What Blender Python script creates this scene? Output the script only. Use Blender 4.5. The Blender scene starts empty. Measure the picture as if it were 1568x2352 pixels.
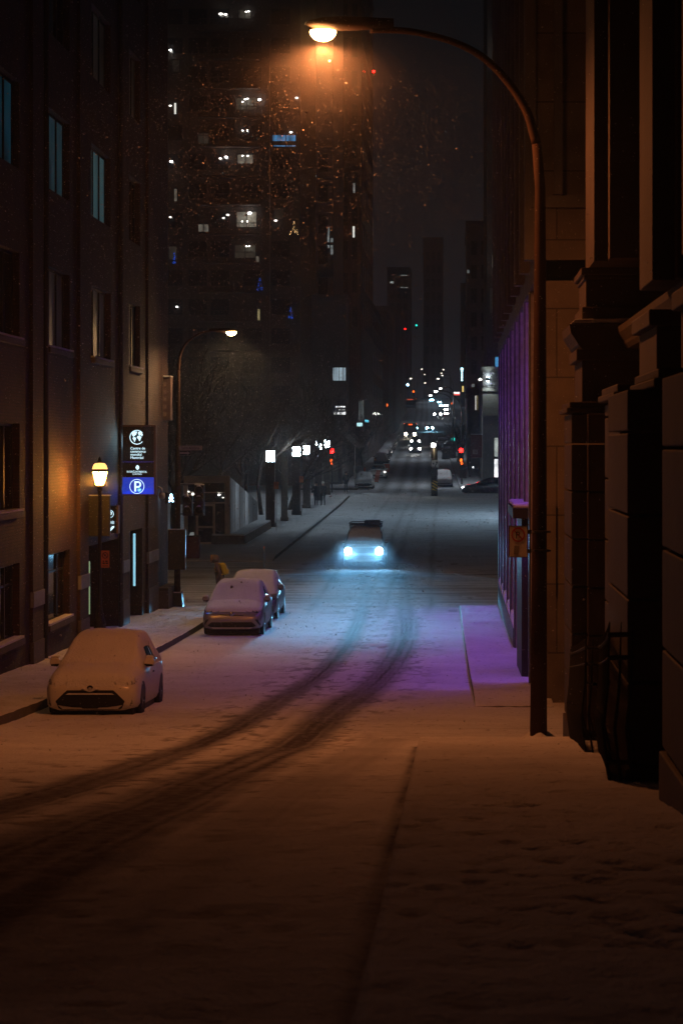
import bpy, bmesh, math, random
import numpy as np
from mathutils import Vector, Matrix
from mathutils.bvhtree import BVHTree

random.seed(7)
rng = np.random.default_rng(11)
R = math.radians
S = bpy.context.scene
COL = S.collection
F = 5000.0          # focal length in units of a 1568-wide picture
HAZE = .0008
SKY = .7


def px(u, v, Y):
    return ((u - 1040.0) * Y / F, Y, (1025.0 - v) * Y / F)


# ---------------------------------------------------------------- terrain profile
_py = [-60, 0, 6, 33, 39, 50, 63, 80, 100, 167, 185, 209, 330, 380, 430, 520, 600, 750, 900, 1000, 1600]
_pz = [5.5, -0.955, -1.6, -4.5, -4.84, -5.25, -5.5, -5.65, -5.5, -4.67, -4.3, -4.04, -1.1, .2, 1.7, 3.6, 8.0, 15, 20, 21, 22]
_ty = np.arange(-60, 1601, 1.0)
_tz = np.interp(_ty, _py, _pz)
_k = np.ones(7) / 7
_ts = np.convolve(np.pad(_tz, 3, mode='edge'), _k, mode='valid')
_ts[:62] = _tz[:62]


def gz(y):
    return np.interp(y, _ty, _ts)


def g(y):
    return float(gz(y))


def ground_px(u, v, lift=0.0, lo=5.0, hi=190.0):
    ys = np.geomspace(lo, hi, 4000)
    vv = 1025 - F * (gz(ys) + lift) / ys
    i = np.argmax(vv <= v)
    Y = ys[i]
    return ((u - 1040) * Y / F, Y)


def cx(y):          # the road drifts left as it climbs
    return float(np.interp(y, [0, 100, 200, 310, 430, 620, 1000], [0, 0, 0, -1.3, -2.6, -3.8, -9.0]))


# ---------------------------------------------------------------- value noise
def vnoise(x, y, seed=0):
    xi = np.floor(x).astype(np.int64)
    yi = np.floor(y).astype(np.int64)
    xf = x - xi
    yf = y - yi
    xf = xf * xf * (3 - 2 * xf)
    yf = yf * yf * (3 - 2 * yf)

    def h(a, b):
        n = (a * 374761393 + b * 668265263 + seed * 1442695041) & 0x7fffffff
        n = ((n ^ (n >> 13)) * 1274126177) & 0x7fffffff
        return ((n ^ (n >> 16)) & 0xffff) / 65535.0
    a = h(xi, yi)
    b = h(xi + 1, yi)
    c = h(xi, yi + 1)
    d = h(xi + 1, yi + 1)
    return (a * (1 - xf) + b * xf) * (1 - yf) + (c * (1 - xf) + d * xf) * yf


# ---------------------------------------------------------------- materials
def nt(name):
    m = bpy.data.materials.new(name)
    m.use_nodes = True
    t = m.node_tree
    return m, t, t.nodes, t.links, t.nodes['Principled BSDF']


def mat(name, col, rough=.6, metal=0.0, var=.18, scale=3.0, bump=0.0, bscale=40.0, spec=.4):
    m, t, N, L, P = nt(name)
    P.inputs['Roughness'].default_value = rough
    P.inputs['Metallic'].default_value = metal
    P.inputs['Specular IOR Level'].default_value = spec
    ge = N.new('ShaderNodeNewGeometry')
    nz = N.new('ShaderNodeTexNoise')
    nz.inputs['Scale'].default_value = scale
    nz.inputs['Detail'].default_value = 4
    L.new(ge.outputs['Position'], nz.inputs['Vector'])
    mr = N.new('ShaderNodeMapRange')
    mr.inputs[1].default_value = .25
    mr.inputs[2].default_value = .75
    mr.inputs[3].default_value = 1 - var
    mr.inputs[4].default_value = 1 + var
    L.new(nz.outputs['Fac'], mr.inputs[0])
    mx = N.new('ShaderNodeVectorMath')
    mx.operation = 'SCALE'
    mx.inputs[0].default_value = col
    L.new(mr.outputs[0], mx.inputs['Scale'])
    L.new(mx.outputs[0], P.inputs['Base Color'])
    if bump:
        n2 = N.new('ShaderNodeTexNoise')
        n2.inputs['Scale'].default_value = bscale
        n2.inputs['Detail'].default_value = 3
        L.new(ge.outputs['Position'], n2.inputs['Vector'])
        bp = N.new('ShaderNodeBump')
        bp.inputs['Strength'].default_value = bump
        bp.inputs['Distance'].default_value = .02
        L.new(n2.outputs['Fac'], bp.inputs['Height'])
        L.new(bp.outputs[0], P.inputs['Normal'])
    return m


def emis(name, col, strength, sample=True):
    m, t, N, L, P = nt(name)
    P.inputs['Base Color'].default_value = (*[min(1, c * .5) for c in col], 1)
    P.inputs['Roughness'].default_value = .4
    P.inputs['Emission Color'].default_value = (*col, 1)
    P.inputs['Emission Strength'].default_value = strength
    if not sample:
        m.cycles.emission_sampling = 'NONE'
    return m


def emis_var(name, col, strength, scale=1.2, lo=.35, stretch=(1, 1, 1)):
    """uneven dim glow of a pane: lit rooms, and reflections made to glow"""
    m = emis(name, col, strength, False)
    t = m.node_tree
    N, L, P = t.nodes, t.links, t.nodes['Principled BSDF']
    ge = N.new('ShaderNodeNewGeometry')
    mp = N.new('ShaderNodeMapping')
    mp.inputs['Scale'].default_value = stretch
    L.new(ge.outputs['Position'], mp.inputs[0])
    nz = N.new('ShaderNodeTexNoise')
    nz.inputs['Scale'].default_value = scale
    L.new(mp.outputs[0], nz.inputs['Vector'])
    mr = N.new('ShaderNodeMapRange')
    mr.inputs[1].default_value = .3
    mr.inputs[2].default_value = .7
    mr.inputs[3].default_value = strength * lo
    mr.inputs[4].default_value = strength * 1.3
    L.new(nz.outputs['Fac'], mr.inputs[0])
    L.new(mr.outputs[0], P.inputs['Emission Strength'])
    return m


def brick_mat(name, c1, c2, mortar, bw=.22, rh=.075, ms=.008, axis='y', rough=.85, bump=.5):
    m, t, N, L, P = nt(name)
    ge = N.new('ShaderNodeNewGeometry')
    sp = N.new('ShaderNodeSeparateXYZ')
    cb = N.new('ShaderNodeCombineXYZ')
    L.new(ge.outputs['Position'], sp.inputs[0])
    if axis == 'y':
        L.new(sp.outputs['Y'], cb.inputs[0])
    elif axis == 'x':
        L.new(sp.outputs['X'], cb.inputs[0])
    else:
        ad = N.new('ShaderNodeMath')
        L.new(sp.outputs['X'], ad.inputs[0])
        L.new(sp.outputs['Y'], ad.inputs[1])
        L.new(ad.outputs[0], cb.inputs[0])
    L.new(sp.outputs['Z'], cb.inputs[1])
    b = N.new('ShaderNodeTexBrick')
    b.inputs['Scale'].default_value = 1
    b.inputs['Brick Width'].default_value = bw
    b.inputs['Row Height'].default_value = rh
    b.inputs['Mortar Size'].default_value = ms
    b.inputs['Color1'].default_value = (*c1, 1)
    b.inputs['Color2'].default_value = (*c2, 1)
    b.inputs['Mortar'].default_value = (*mortar, 1)
    L.new(cb.outputs[0], b.inputs['Vector'])
    nz = N.new('ShaderNodeTexNoise')
    nz.inputs['Scale'].default_value = 1.3
    nz.inputs['Detail'].default_value = 5
    L.new(ge.outputs['Position'], nz.inputs['Vector'])
    mr = N.new('ShaderNodeMapRange')
    mr.inputs[1].default_value = .3
    mr.inputs[2].default_value = .7
    mr.inputs[3].default_value = .65
    mr.inputs[4].default_value = 1.2
    L.new(nz.outputs['Fac'], mr.inputs[0])
    sc = N.new('ShaderNodeVectorMath')
    sc.operation = 'SCALE'
    L.new(b.outputs['Color'], sc.inputs[0])
    L.new(mr.outputs[0], sc.inputs['Scale'])
    L.new(sc.outputs[0], P.inputs['Base Color'])
    bp = N.new('ShaderNodeBump')
    bp.inputs['Strength'].default_value = bump
    bp.inputs['Distance'].default_value = .012
    bp.invert = True
    L.new(b.outputs['Fac'], bp.inputs['Height'])
    L.new(bp.outputs[0], P.inputs['Normal'])
    P.inputs['Roughness'].default_value = rough
    return m


def snow_mat(name, slush=(.075, .06, .05), attr=True, bump=1.0):
    m, t, N, L, P = nt(name)
    P.inputs['Roughness'].default_value = .95
    P.inputs['Specular IOR Level'].default_value = .06
    ge = N.new('ShaderNodeNewGeometry')
    n1 = N.new('ShaderNodeTexNoise')
    n1.inputs['Scale'].default_value = 7
    n1.inputs['Detail'].default_value = 6
    n1.inputs['Roughness'].default_value = .65
    L.new(ge.outputs['Position'], n1.inputs['Vector'])
    n0 = N.new('ShaderNodeTexNoise')
    n0.inputs['Scale'].default_value = .6
    n0.inputs['Detail'].default_value = 3
    L.new(ge.outputs['Position'], n0.inputs['Vector'])
    mr = N.new('ShaderNodeMapRange')
    mr.inputs[1].default_value = .3
    mr.inputs[2].default_value = .7
    mr.inputs[3].default_value = .86
    mr.inputs[4].default_value = 1.06
    L.new(n0.outputs['Fac'], mr.inputs[0])
    sc = N.new('ShaderNodeVectorMath')
    sc.operation = 'SCALE'
    sc.inputs[0].default_value = (.74, .76, .80)
    L.new(mr.outputs[0], sc.inputs['Scale'])
    mix = N.new('ShaderNodeMix')
    mix.data_type = 'RGBA'
    mix.inputs[7].default_value = (*slush, 1)
    L.new(sc.outputs[0], mix.inputs[6])
    if attr:
        at = N.new('ShaderNodeAttribute')
        at.attribute_name = 'wear'
        m2 = N.new('ShaderNodeMath')
        m2.operation = 'MULTIPLY_ADD'
        m2.inputs[1].default_value = .9
        L.new(n1.outputs['Fac'], m2.inputs[0])
        m2.inputs[2].default_value = -.45
        ad = N.new('ShaderNodeMath')
        ad.operation = 'MULTIPLY_ADD'
        L.new(at.outputs['Fac'], ad.inputs[0])
        L.new(m2.outputs[0], ad.inputs[1])
        L.new(at.outputs['Fac'], ad.inputs[2])
        ad.use_clamp = True
        # slush dragged along the cross street, and fine specks
        ac = N.new('ShaderNodeAttribute')
        ac.attribute_name = 'cross'
        mp = N.new('ShaderNodeMapping')
        mp.inputs['Scale'].default_value = (.35, 5.5, 1)
        L.new(ge.outputs['Position'], mp.inputs[0])
        n3 = N.new('ShaderNodeTexNoise')
        n3.inputs['Scale'].default_value = 1.0
        n3.inputs['Detail'].default_value = 8
        n3.inputs['Roughness'].default_value = .72
        L.new(mp.outputs[0], n3.inputs['Vector'])
        r3 = N.new('ShaderNodeMapRange')
        r3.inputs[1].default_value = .50
        r3.inputs[2].default_value = .66
        r3.inputs[3].default_value = 0
        r3.inputs[4].default_value = .85
        L.new(n3.outputs['Fac'], r3.inputs[0])
        m3 = N.new('ShaderNodeMath')
        m3.operation = 'MULTIPLY'
        L.new(r3.outputs[0], m3.inputs[0])
        L.new(ac.outputs['Fac'], m3.inputs[1])
        n4 = N.new('ShaderNodeTexNoise')
        n4.inputs['Scale'].default_value = 9
        n4.inputs['Detail'].default_value = 3
        L.new(ge.outputs['Position'], n4.inputs['Vector'])
        r4 = N.new('ShaderNodeMapRange')
        r4.inputs[1].default_value = .61
        r4.inputs[2].default_value = .72
        r4.inputs[3].default_value = 0
        r4.inputs[4].default_value = .5
        L.new(n4.outputs['Fac'], r4.inputs[0])
        x1 = N.new('ShaderNodeMath')
        x1.operation = 'MAXIMUM'
        L.new(m3.outputs[0], x1.inputs[0])
        L.new(ad.outputs[0], x1.inputs[1])
        x2 = N.new('ShaderNodeMath')
        x2.operation = 'MAXIMUM'
        L.new(x1.outputs[0], x2.inputs[0])
        L.new(r4.outputs[0], x2.inputs[1])
        L.new(x2.outputs[0], mix.inputs[0])
    else:
        mix.inputs[0].default_value = 0
    L.new(mix.outputs[2], P.inputs['Base Color'])
    n2 = N.new('ShaderNodeTexNoise')
    n2.inputs['Scale'].default_value = 28
    n2.inputs['Detail'].default_value = 5
    L.new(ge.outputs['Position'], n2.inputs['Vector'])
    bp = N.new('ShaderNodeBump')
    bp.inputs['Strength'].default_value = bump
    bp.inputs['Distance'].default_value = .02
    L.new(n2.outputs['Fac'], bp.inputs['Height'])
    L.new(bp.outputs[0], P.inputs['Normal'])
    return m


M = {}
M['road'] = snow_mat('snowy_road')
M['snow'] = snow_mat('fresh_snow', attr=False)
M['kerb'] = mat('kerb_concrete', (.12, .11, .10), .9, bump=.3)
M['brick'] = brick_mat('brown_brick', (.058, .024, .015), (.038, .017, .011), (.026, .02, .016))
M['brick_x'] = brick_mat('brown_brick_end', (.11, .055, .04), (.08, .04, .03), (.055, .05, .04), axis='x')
M['darkstone'] = mat('dark_stone', (.09, .075, .065), .8, bump=.3)
M['belt'] = mat('pale_belt_stone', (.20, .21, .21), .7, bump=.2)
M['stone'] = brick_mat('bank_stone', (.06, .042, .03), (.052, .037, .027), (.027, .02, .015), bw=1.1, rh=.62, ms=.012, axis='xy', bump=.6)
M['stone_smooth'] = mat('bank_stone_smooth', (.06, .042, .03), .8, var=.25, scale=1.5, bump=.25, bscale=18)
M['concrete'] = mat('grey_concrete', (.13, .125, .12), .8, var=.22, scale=1.2, bump=.2)
M['concrete_panel'] = brick_mat('concrete_panels', (.15, .13, .105), (.13, .11, .095), (.06, .054, .05), bw=2.2, rh=1.33, ms=.015, axis='xy', bump=.5)
M['granite'] = mat('polished_dark_granite', (.035, .033, .036), .18, var=.35, scale=9, spec=.6)
M['metal_dark'] = mat('dark_painted_metal', (.03, .03, .032), .45, .3)
M['pole_brown'] = mat('brown_painted_steel', (.045, .025, .018), .8, 0, bump=.08, spec=.12)
M['steel'] = mat('galvanised_steel', (.32, .33, .35), .35, .8)
M['black'] = mat('black_plastic', (.012, .012, .013), .5)
M['fin_metal'] = mat('fin_edge_metal', (.10, .10, .11), .4, .4)
M['fin_stone'] = mat('dark_fin_stone', (.36, .33, .36), .35, var=.3, scale=6)
M['sign_frame'] = mat('sign_frame_metal', (.16, .11, .10), .6)
M['rubber'] = mat('rubber', (.016, .016, .016), .85)
M['glass'] = mat('dark_glass', (.012, .014, .018), .06, spec=.7)
M['glass_pane'] = mat('window_pane', (.02, .022, .026), .08, spec=.7)
M['iron'] = mat('black_iron', (.009, .008, .008), .85, 0, bump=.2)
M['tower'] = mat('tower_concrete', (.075, .062, .055), .9, var=.25, scale=.6)
M['tower_b'] = mat('grey_tower_cladding', (.11, .11, .12), .8, var=.2, scale=.5)
M['tower_c'] = mat('brown_tower_masonry', (.08, .055, .046), .9, var=.2, scale=.5)
M['bark'] = mat('dark_bark', (.028, .021, .017), .9, var=.3, scale=8)
M['white_paint'] = mat('white_car_paint', (.70, .69, .66), .28, var=.03, spec=.6)
M['grey_paint'] = mat('silver_grey_car_paint', (.34, .33, .36), .25, .3, var=.03, spec=.6)
M['dark_paint'] = mat('dark_car_paint', (.02, .023, .03), .22, .2, var=.05, spec=.6)
M['blue_paint'] = mat('grey_blue_car_paint', (.22, .23, .27), .25, .3, var=.03, spec=.6)
M['suv_paint'] = mat('pale_suv_paint', (.24, .24, .26), .35, .1, var=.04, spec=.5)
M['chrome'] = mat('chrome', (.6, .6, .62), .15, 1.0)
M['lens'] = mat('clear_lens', (.25, .26, .28), .08, spec=.8)
M['orange_sign'] = mat('orange_sign_face', (.62, .18, .06), .55)
M['orange_plastic'] = mat('orange_plastic', (.55, .10, .03), .6, var=.25)
M['white_sign'] = mat('white_sign_face', (.66, .62, .58), .5)
M['sign_black'] = mat('sign_black', (.015, .015, .015), .6)
M['sign_red'] = mat('sign_red', (.45, .03, .02), .6)
M['sign_yellow'] = mat('sign_yellow', (.65, .45, .04), .5)
M['sign_grey'] = mat('sign_grey_sticker', (.22, .20, .18), .7)
M['pack'] = mat('yellow_nylon', (.62, .42, .02), .7)
M['coat_brown'] = mat('brown_coat', (.14, .10, .075), .9)
M['coat_black'] = mat('black_coat', (.018, .018, .02), .9)
M['fur'] = mat('tan_fur', (.30, .19, .10), .95, var=.4, scale=40)
M['skin'] = mat('skin', (.40, .25, .18), .6)
M['jeans'] = mat('dark_trousers', (.03, .03, .04), .9)
M['beanie_green'] = mat('green_knit', (.03, .12, .07), .95)
M['white_knit'] = mat('white_knit', (.5, .5, .48), .95)
M['awning'] = mat('dark_awning', (.05, .045, .04), .9)
M['frosted'] = mat('frosted_glass', (.62, .66, .70), .35, var=.25, scale=2.5)
M['kiosk_frame'] = mat('kiosk_frame', (.78, .72, .66), .6)
M['red_board'] = mat('dark_red_board', (.14, .03, .035), .7)
_m = M['frosted']
_t = _m.node_tree
_tr = _t.nodes.new('ShaderNodeBsdfTranslucent')
_tr.inputs['Color'].default_value = (.75, .80, .84, 1)
_mx = _t.nodes.new('ShaderNodeMixShader')
_mx.inputs[0].default_value = .5
_t.links.new(_t.nodes['Principled BSDF'].outputs[0], _mx.inputs[1])
_t.links.new(_tr.outputs[0], _mx.inputs[2])
_t.links.new(_mx.outputs[0], _t.nodes['Material Output'].inputs['Surface'])
# lit things, and reflections made to glow
M['e_sodium'] = emis('sodium_lens', (1, .50, .16), 60)
M['e_sodium2'] = emis('sodium_lens_far', (1, .62, .2), 40)
M['e_lantern'] = emis('lantern_glass', (1, .36, .05), 280)
M['e_lantern_top'] = emis('lantern_dome', (1, .50, .14), 2.2)
M['e_white'] = emis('white_lamp', (.74, .90, 1), 80)
M['e_dot'] = emis('ceiling_lamp', (1, .95, .85), 3.0, False)
M['e_dot_hi'] = emis('bright_lamp', (1, .96, .9), 14, False)
M['e_far'] = emis('far_street_lamp', (1, .90, .72), 5, False)
M['e_head'] = emis('headlamp_white', (1, .96, .90), 45, False)
M['e_head_cy'] = emis('headlamp_cyan', (.35, .80, 1), 45, False)
M['e_head_warm'] = emis('headlamp_warm', (1, .86, .62), 45, False)
M['e_jeep'] = emis('headlamp_xenon', (.5, .88, 1), 60, False)
M['e_red'] = emis('red_signal', (1, .004, .003), 40, False)
M['e_orange'] = emis('orange_hand', (1, .11, .008), 5, False)
M['e_green'] = emis('green_signal', (.01, .62, .50), 5, False)
M['e_walk'] = emis('walk_symbol', (.35, .68, 1), 22, True)
M['e_blue'] = emis('blue_lamp', (.01, .12, 1), 6, False)
M['e_signtext'] = emis('sign_white', (.62, .90, 1), 1.5)
M['e_signblue'] = emis('sign_blue_panel', (.005, .045, .52), .8)
M['e_signcheck'] = emis('sign_check', (.12, .65, .75), .8, False)
M['e_signline'] = emis('sign_divider', (.03, .03, .35), .5, False)
M['e_purple'] = emis('purple_led', (.42, .12, 1), 6, False)
M['e_cyan_strip'] = emis('gleam_strip', (.35, .8, 1), .8, False)  # emission that imitates a reflection on the door jamb
M['e_green_strip'] = emis('green_gleam_strip', (.45, .7, .35), .35, False)  # likewise, a greenish reflection put in as emission
M['r_cyan'] = emis_var('pane_reflection_cyan', (.05, .34, .52), .07, .5, .08, (1, 1, .6))  # this and the next two: bluish pane reflections put in as emission
M['r_cyan2'] = emis_var('pane_reflection_pale', (.26, .60, .66), .085, 1.4, .5, (1, 1, .3))
M['r_cyan3'] = emis_var('pane_reflection_teal', (.14, .42, .52), .055, 1.0, .3, (1, 1, .4))
M['r_dim'] = emis_var('room_dim', (.30, .27, .20), .075, 1.2, .3)
M['r_faint'] = emis_var('room_faint', (.30, .30, .24), .011, .9, .2)
M['r_warm'] = emis_var('room_warm', (.55, .50, .40), .24, 1.6, .3)
M['r_white'] = emis('room_white', (1, .98, .88), .9, False)
M['r_white_dim'] = emis_var('room_white_dim', (.8, .9, .9), .22, 2)
M['r_yellow'] = emis_var('room_yellow', (.9, .75, .35), .35, 3)
M['r_blue'] = emis_var('room_blue', (.10, .42, .85), .5, 1.3, .2, (1.5, 1, .3))
M['r_stripes'] = emis_var('lit_blinds', (.62, .82, .95), .55, 2.2, .15, (1.8, 1, .12))
M['r_shop'] = emis_var('shop_light', (.85, .95, .9), .5, 1.0, .3)
M['r_shop_hi'] = emis_var('shop_light_bright', (.95, .97, 1), 2.2, 1.2, .4)


# ---------------------------------------------------------------- mesh builder
class MB:
    def __init__(s):
        s.v = []
        s.f = []
        s.m = []

    def add(s, vs, fs, mi=0):
        o = len(s.v)
        s.v.extend([tuple(p) for p in vs])
        for q in fs:
            s.f.append([o + i for i in q])
            s.m.append(mi)

    def quad(s, a, b, c, d, mi=0):
        s.add([a, b, c, d], [(0, 1, 2, 3)], mi)

    def box(s, x0, x1, y0, y1, z0, z1, mi=0):
        s.add([(x0, y0, z0), (x1, y0, z0), (x1, y1, z0), (x0, y1, z0), (x0, y0, z1), (x1, y0, z1), (x1, y1, z1), (x0, y1, z1)],
              [(0, 3, 2, 1), (4, 5, 6, 7), (0, 1, 5, 4), (1, 2, 6, 5), (2, 3, 7, 6), (3, 0, 4, 7)], mi)

    def tube(s, pts, r, n=8, mi=0, cap=True):
        pts = [Vector(p) for p in pts]
        if not hasattr(r, '__len__'):
            r = [r] * len(pts)
        o = len(s.v)
        prev = None
        for i, p in enumerate(pts):
            a = pts[max(i - 1, 0)]
            b = pts[min(i + 1, len(pts) - 1)]
            t = (b - a).normalized()
            if prev is None:
                up = Vector((0, 0, 1)) if abs(t.z) < .95 else Vector((1, 0, 0))
                e = t.cross(up).normalized()
            else:
                e = (prev - t * prev.dot(t)).normalized()
            prev = e
            h = t.cross(e)
            for k in range(n):
                w = 2 * math.pi * k / n
                s.v.append(tuple(p + (e * math.cos(w) + h * math.sin(w)) * r[i]))
        for i in range(len(pts) - 1):
            for k in range(n):
                k2 = (k + 1) % n
                s.f.append([o + i * n + k, o + i * n + k2, o + (i + 1) * n + k2, o + (i + 1) * n + k])
                s.m.append(mi)
        if cap:
            s.f.append([o + k for k in range(n)][::-1])
            s.f.append([o + (len(pts) - 1) * n + k for k in range(n)])
            s.m += [mi, mi]

    def lathe(s, prof, n=16, c=(0, 0, 0), axis='z', mi=0):
        o = len(s.v)
        for (r, h) in prof:
            for k in range(n):
                w = 2 * math.pi * k / n
                a, b = r * math.cos(w), r * math.sin(w)
                if axis == 'z':
                    s.v.append((c[0] + a, c[1] + b, c[2] + h))
                elif axis == 'x':
                    s.v.append((c[0] + h, c[1] + a, c[2] + b))
                else:
                    s.v.append((c[0] + a, c[1] + h, c[2] + b))
        for i in range(len(prof) - 1):
            for k in range(n):
                k2 = (k + 1) % n
                s.f.append([o + i * n + k, o + i * n + k2, o + (i + 1) * n + k2, o + (i + 1) * n + k])
                s.m.append(mi)
        s.f.append([o + k for k in range(n)])
        s.f.append([o + (len(prof) - 1) * n + k for k in range(n)])
        s.m += [mi, mi]

    def prism(s, poly, y0, y1, plane='xz', mi=0):
        n = len(poly)

        def P(a, b, d):
            return (a, d, b) if plane == 'xz' else ((d, a, b) if plane == 'yz' else (a, b, d))
        s.add([P(a, b, y0) for a, b in poly] + [P(a, b, y1) for a, b in poly],
              [list(range(n))[::-1], list(range(n, 2 * n))] + [(i, (i + 1) % n, n + (i + 1) % n, n + i) for i in range(n)], mi)

    def ring(s, cx_, cz_, r0, r1, y0, y1, n=32, a0=0, a1=360, mi=0):
        full = abs(a1 - a0) >= 360
        k = n if full else n + 1
        A = [R(a0 + (a1 - a0) * i / n) for i in range(k)]
        o = len(s.v)
        for a in A:
            for r_, y_ in ((r0, y0), (r1, y0), (r1, y1), (r0, y1)):
                s.v.append((cx_ + r_ * math.cos(a), y_, cz_ + r_ * math.sin(a)))
        for i in range(n):
            j = (i + 1) % k
            for q in range(4):
                q2 = (q + 1) % 4
                s.f.append([o + i * 4 + q, o + i * 4 + q2, o + j * 4 + q2, o + j * 4 + q])
                s.m.append(mi)
        if not full:
            s.f.append([o, o + 1, o + 2, o + 3])
            e = o + n * 4
            s.f.append([e, e + 3, e + 2, e + 1])
            s.m += [mi, mi]

    def build(s, name, mats, parent=None, smooth=False, world=False, bevel=0.0):
        me = bpy.data.meshes.new(name)
        me.from_pydata(s.v, [], s.f)
        if not isinstance(mats, (list, tuple)):
            mats = [mats]
        for m in mats:
            me.materials.append(M[m] if isinstance(m, str) else m)
        if len(mats) > 1:
            me.polygons.foreach_set('material_index', s.m)
        if smooth:
            me.polygons.foreach_set('use_smooth', [True] * len(me.polygons))
        o = bpy.data.objects.new(name, me)
        COL.objects.link(o)
        if parent is not None:
            attach(o, parent, world)
        if bevel:
            b = o.modifiers.new('b', 'BEVEL')
            b.width = bevel
            b.segments = 2
            b.limit_method = 'ANGLE'
        return o


def attach(o, parent, world=False):
    o.parent = parent
    if world and parent.parent is None:
        o.matrix_parent_inverse = Matrix.Translation(-Vector(parent.location))


def tag(o, label=None, cat=None, group=None, kind=None):
    if label:
        o['label'] = label
    if cat:
        o['category'] = cat
    if group:
        o['group'] = group
    if kind:
        o['kind'] = kind
    return o


def thing(name, label, cat, loc=(0, 0, 0), rz=0.0, group=None):
    o = bpy.data.objects.new(name, None)
    o.empty_display_size = .2
    COL.objects.link(o)
    o.location = loc
    o.rotation_euler = (0, 0, rz)
    return tag(o, label, cat, group)


def dup(root, loc, rz=None, label=None, scale=None):
    def cp(o, parent):
        c = o.copy()
        COL.objects.link(c)
        if parent is not None:
            c.parent = parent
        for ch in o.children:
            cp(ch, c)
        return c
    r = cp(root, None)
    r.location = loc
    if rz is not None:
        r.rotation_euler = (0, 0, rz)
    if label:
        r['label'] = label
    if scale:
        r.scale = scale
    return r


def text(name, s, size, m, parent, at, world=False, align='LEFT', sx=1.0, depth=.004, yaw=0.0, shear=0.0):
    """lettering standing in the x-z plane, facing -y (yaw turns it about z)"""
    c = bpy.data.curves.new(name, 'FONT')
    c.body = s
    c.size = size
    c.align_x = align
    c.extrude = depth / 2
    c.resolution_u = 3
    c.shear = shear
    o = bpy.data.objects.new('tmp', c)
    COL.objects.link(o)
    dg = bpy.context.evaluated_depsgraph_get()
    me = bpy.data.meshes.new_from_object(o.evaluated_get(dg))
    bpy.data.objects.remove(o)
    me.transform(Matrix.Translation(at) @ Matrix.Rotation(yaw, 4, 'Z') @ Matrix.Rotation(R(90), 4, 'X') @ Matrix.Diagonal((sx, 1, 1, 1)))
    me.materials.clear()
    me.materials.append(M[m] if isinstance(m, str) else m)
    t = bpy.data.objects.new(name, me)
    COL.objects.link(t)
    if parent is not None:
        attach(t, parent, world)
    return t


def point(name, loc, col, power, radius=.1):
    l = bpy.data.lights.new(name, 'POINT')
    l.color = col
    l.energy = power
    l.shadow_soft_size = radius
    o = bpy.data.objects.new(name, l)
    COL.objects.link(o)
    o.location = loc
    return o


def roadway(o, base=.85, gain=.7):
    """a street luminaire's own light distribution: stronger along the road, cut off above the horizontal"""
    l = o.data
    l.use_nodes = True
    N, L = l.node_tree.nodes, l.node_tree.links
    em = next(n for n in N if n.type == 'EMISSION')
    tc = N.new('ShaderNodeTexCoord')
    sp = N.new('ShaderNodeSeparateXYZ')
    L.new(tc.outputs['Normal'], sp.inputs[0])
    ab = N.new('ShaderNodeMath')
    ab.operation = 'ABSOLUTE'
    L.new(sp.outputs['Y'], ab.inputs[0])
    pw = N.new('ShaderNodeMath')
    pw.operation = 'POWER'
    pw.inputs[1].default_value = 3
    L.new(ab.outputs[0], pw.inputs[0])
    ma = N.new('ShaderNodeMath')
    ma.operation = 'MULTIPLY_ADD'
    ma.inputs[1].default_value = gain
    ma.inputs[2].default_value = base
    L.new(pw.outputs[0], ma.inputs[0])
    mr = N.new('ShaderNodeMapRange')
    mr.interpolation_type = 'SMOOTHSTEP'
    mr.inputs[1].default_value = -.50
    mr.inputs[2].default_value = -.04
    mr.inputs[3].default_value = 1.0
    mr.inputs[4].default_value = .03
    L.new(sp.outputs['Z'], mr.inputs[0])
    mu = N.new('ShaderNodeMath')
    mu.operation = 'MULTIPLY'
    L.new(ma.outputs[0], mu.inputs[0])
    L.new(mr.outputs[0], mu.inputs[1])
    L.new(mu.outputs[0], em.inputs['Strength'])
    return o


def low_beam(o, cut=.011, wide=.17, stray=.0045):
    """a dipped headlamp: sharp cut-off just below the horizontal, long flat reach"""
    l = o.data
    l.use_nodes = True
    N, L = l.node_tree.nodes, l.node_tree.links
    em = next(n for n in N if n.type == 'EMISSION')

    def mth(op, a_, b_=None, c_=None):
        n = N.new('ShaderNodeMath')
        n.operation = op
        for i, q in enumerate((a_, b_, c_)):
            if q is None:
                continue
            if isinstance(q, (int, float)):
                n.inputs[i].default_value = q
            else:
                L.new(q, n.inputs[i])
        return n.outputs[0]
    tc = N.new('ShaderNodeTexCoord')
    sp = N.new('ShaderNodeSeparateXYZ')
    L.new(tc.outputs['Normal'], sp.inputs[0])
    f = mth('MAXIMUM', mth('MULTIPLY', sp.outputs['Z'], -1.0), .01)
    el = mth('DIVIDE', mth('MULTIPLY', sp.outputs['Y'], -1.0), f)      # positive = below the horizontal
    az = mth('DIVIDE', sp.outputs['X'], f)
    mr = N.new('ShaderNodeMapRange')
    mr.interpolation_type = 'SMOOTHSTEP'
    mr.inputs[1].default_value = cut
    mr.inputs[2].default_value = cut + .016
    L.new(el, mr.inputs[0])
    fall = mth('MINIMUM', 1.0, mth('POWER', mth('DIVIDE', .024, mth('MAXIMUM', el, .001)), 2.1))
    h = mth('EXPONENT', mth('MULTIPLY', mth('POWER', mth('ABSOLUTE', mth('DIVIDE', az, wide)), 2.0), -1.0))
    st = mth('ADD', mth('MULTIPLY', mth('MULTIPLY', mr.outputs[0], fall), h), stray)
    l.energy /= 10          # the beam's peak goes into the distribution: keeps the sampling of the other lamps clean
    st = mth('MULTIPLY', st, 10.0)
    L.new(st, em.inputs['Strength'])
    return o


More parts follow.
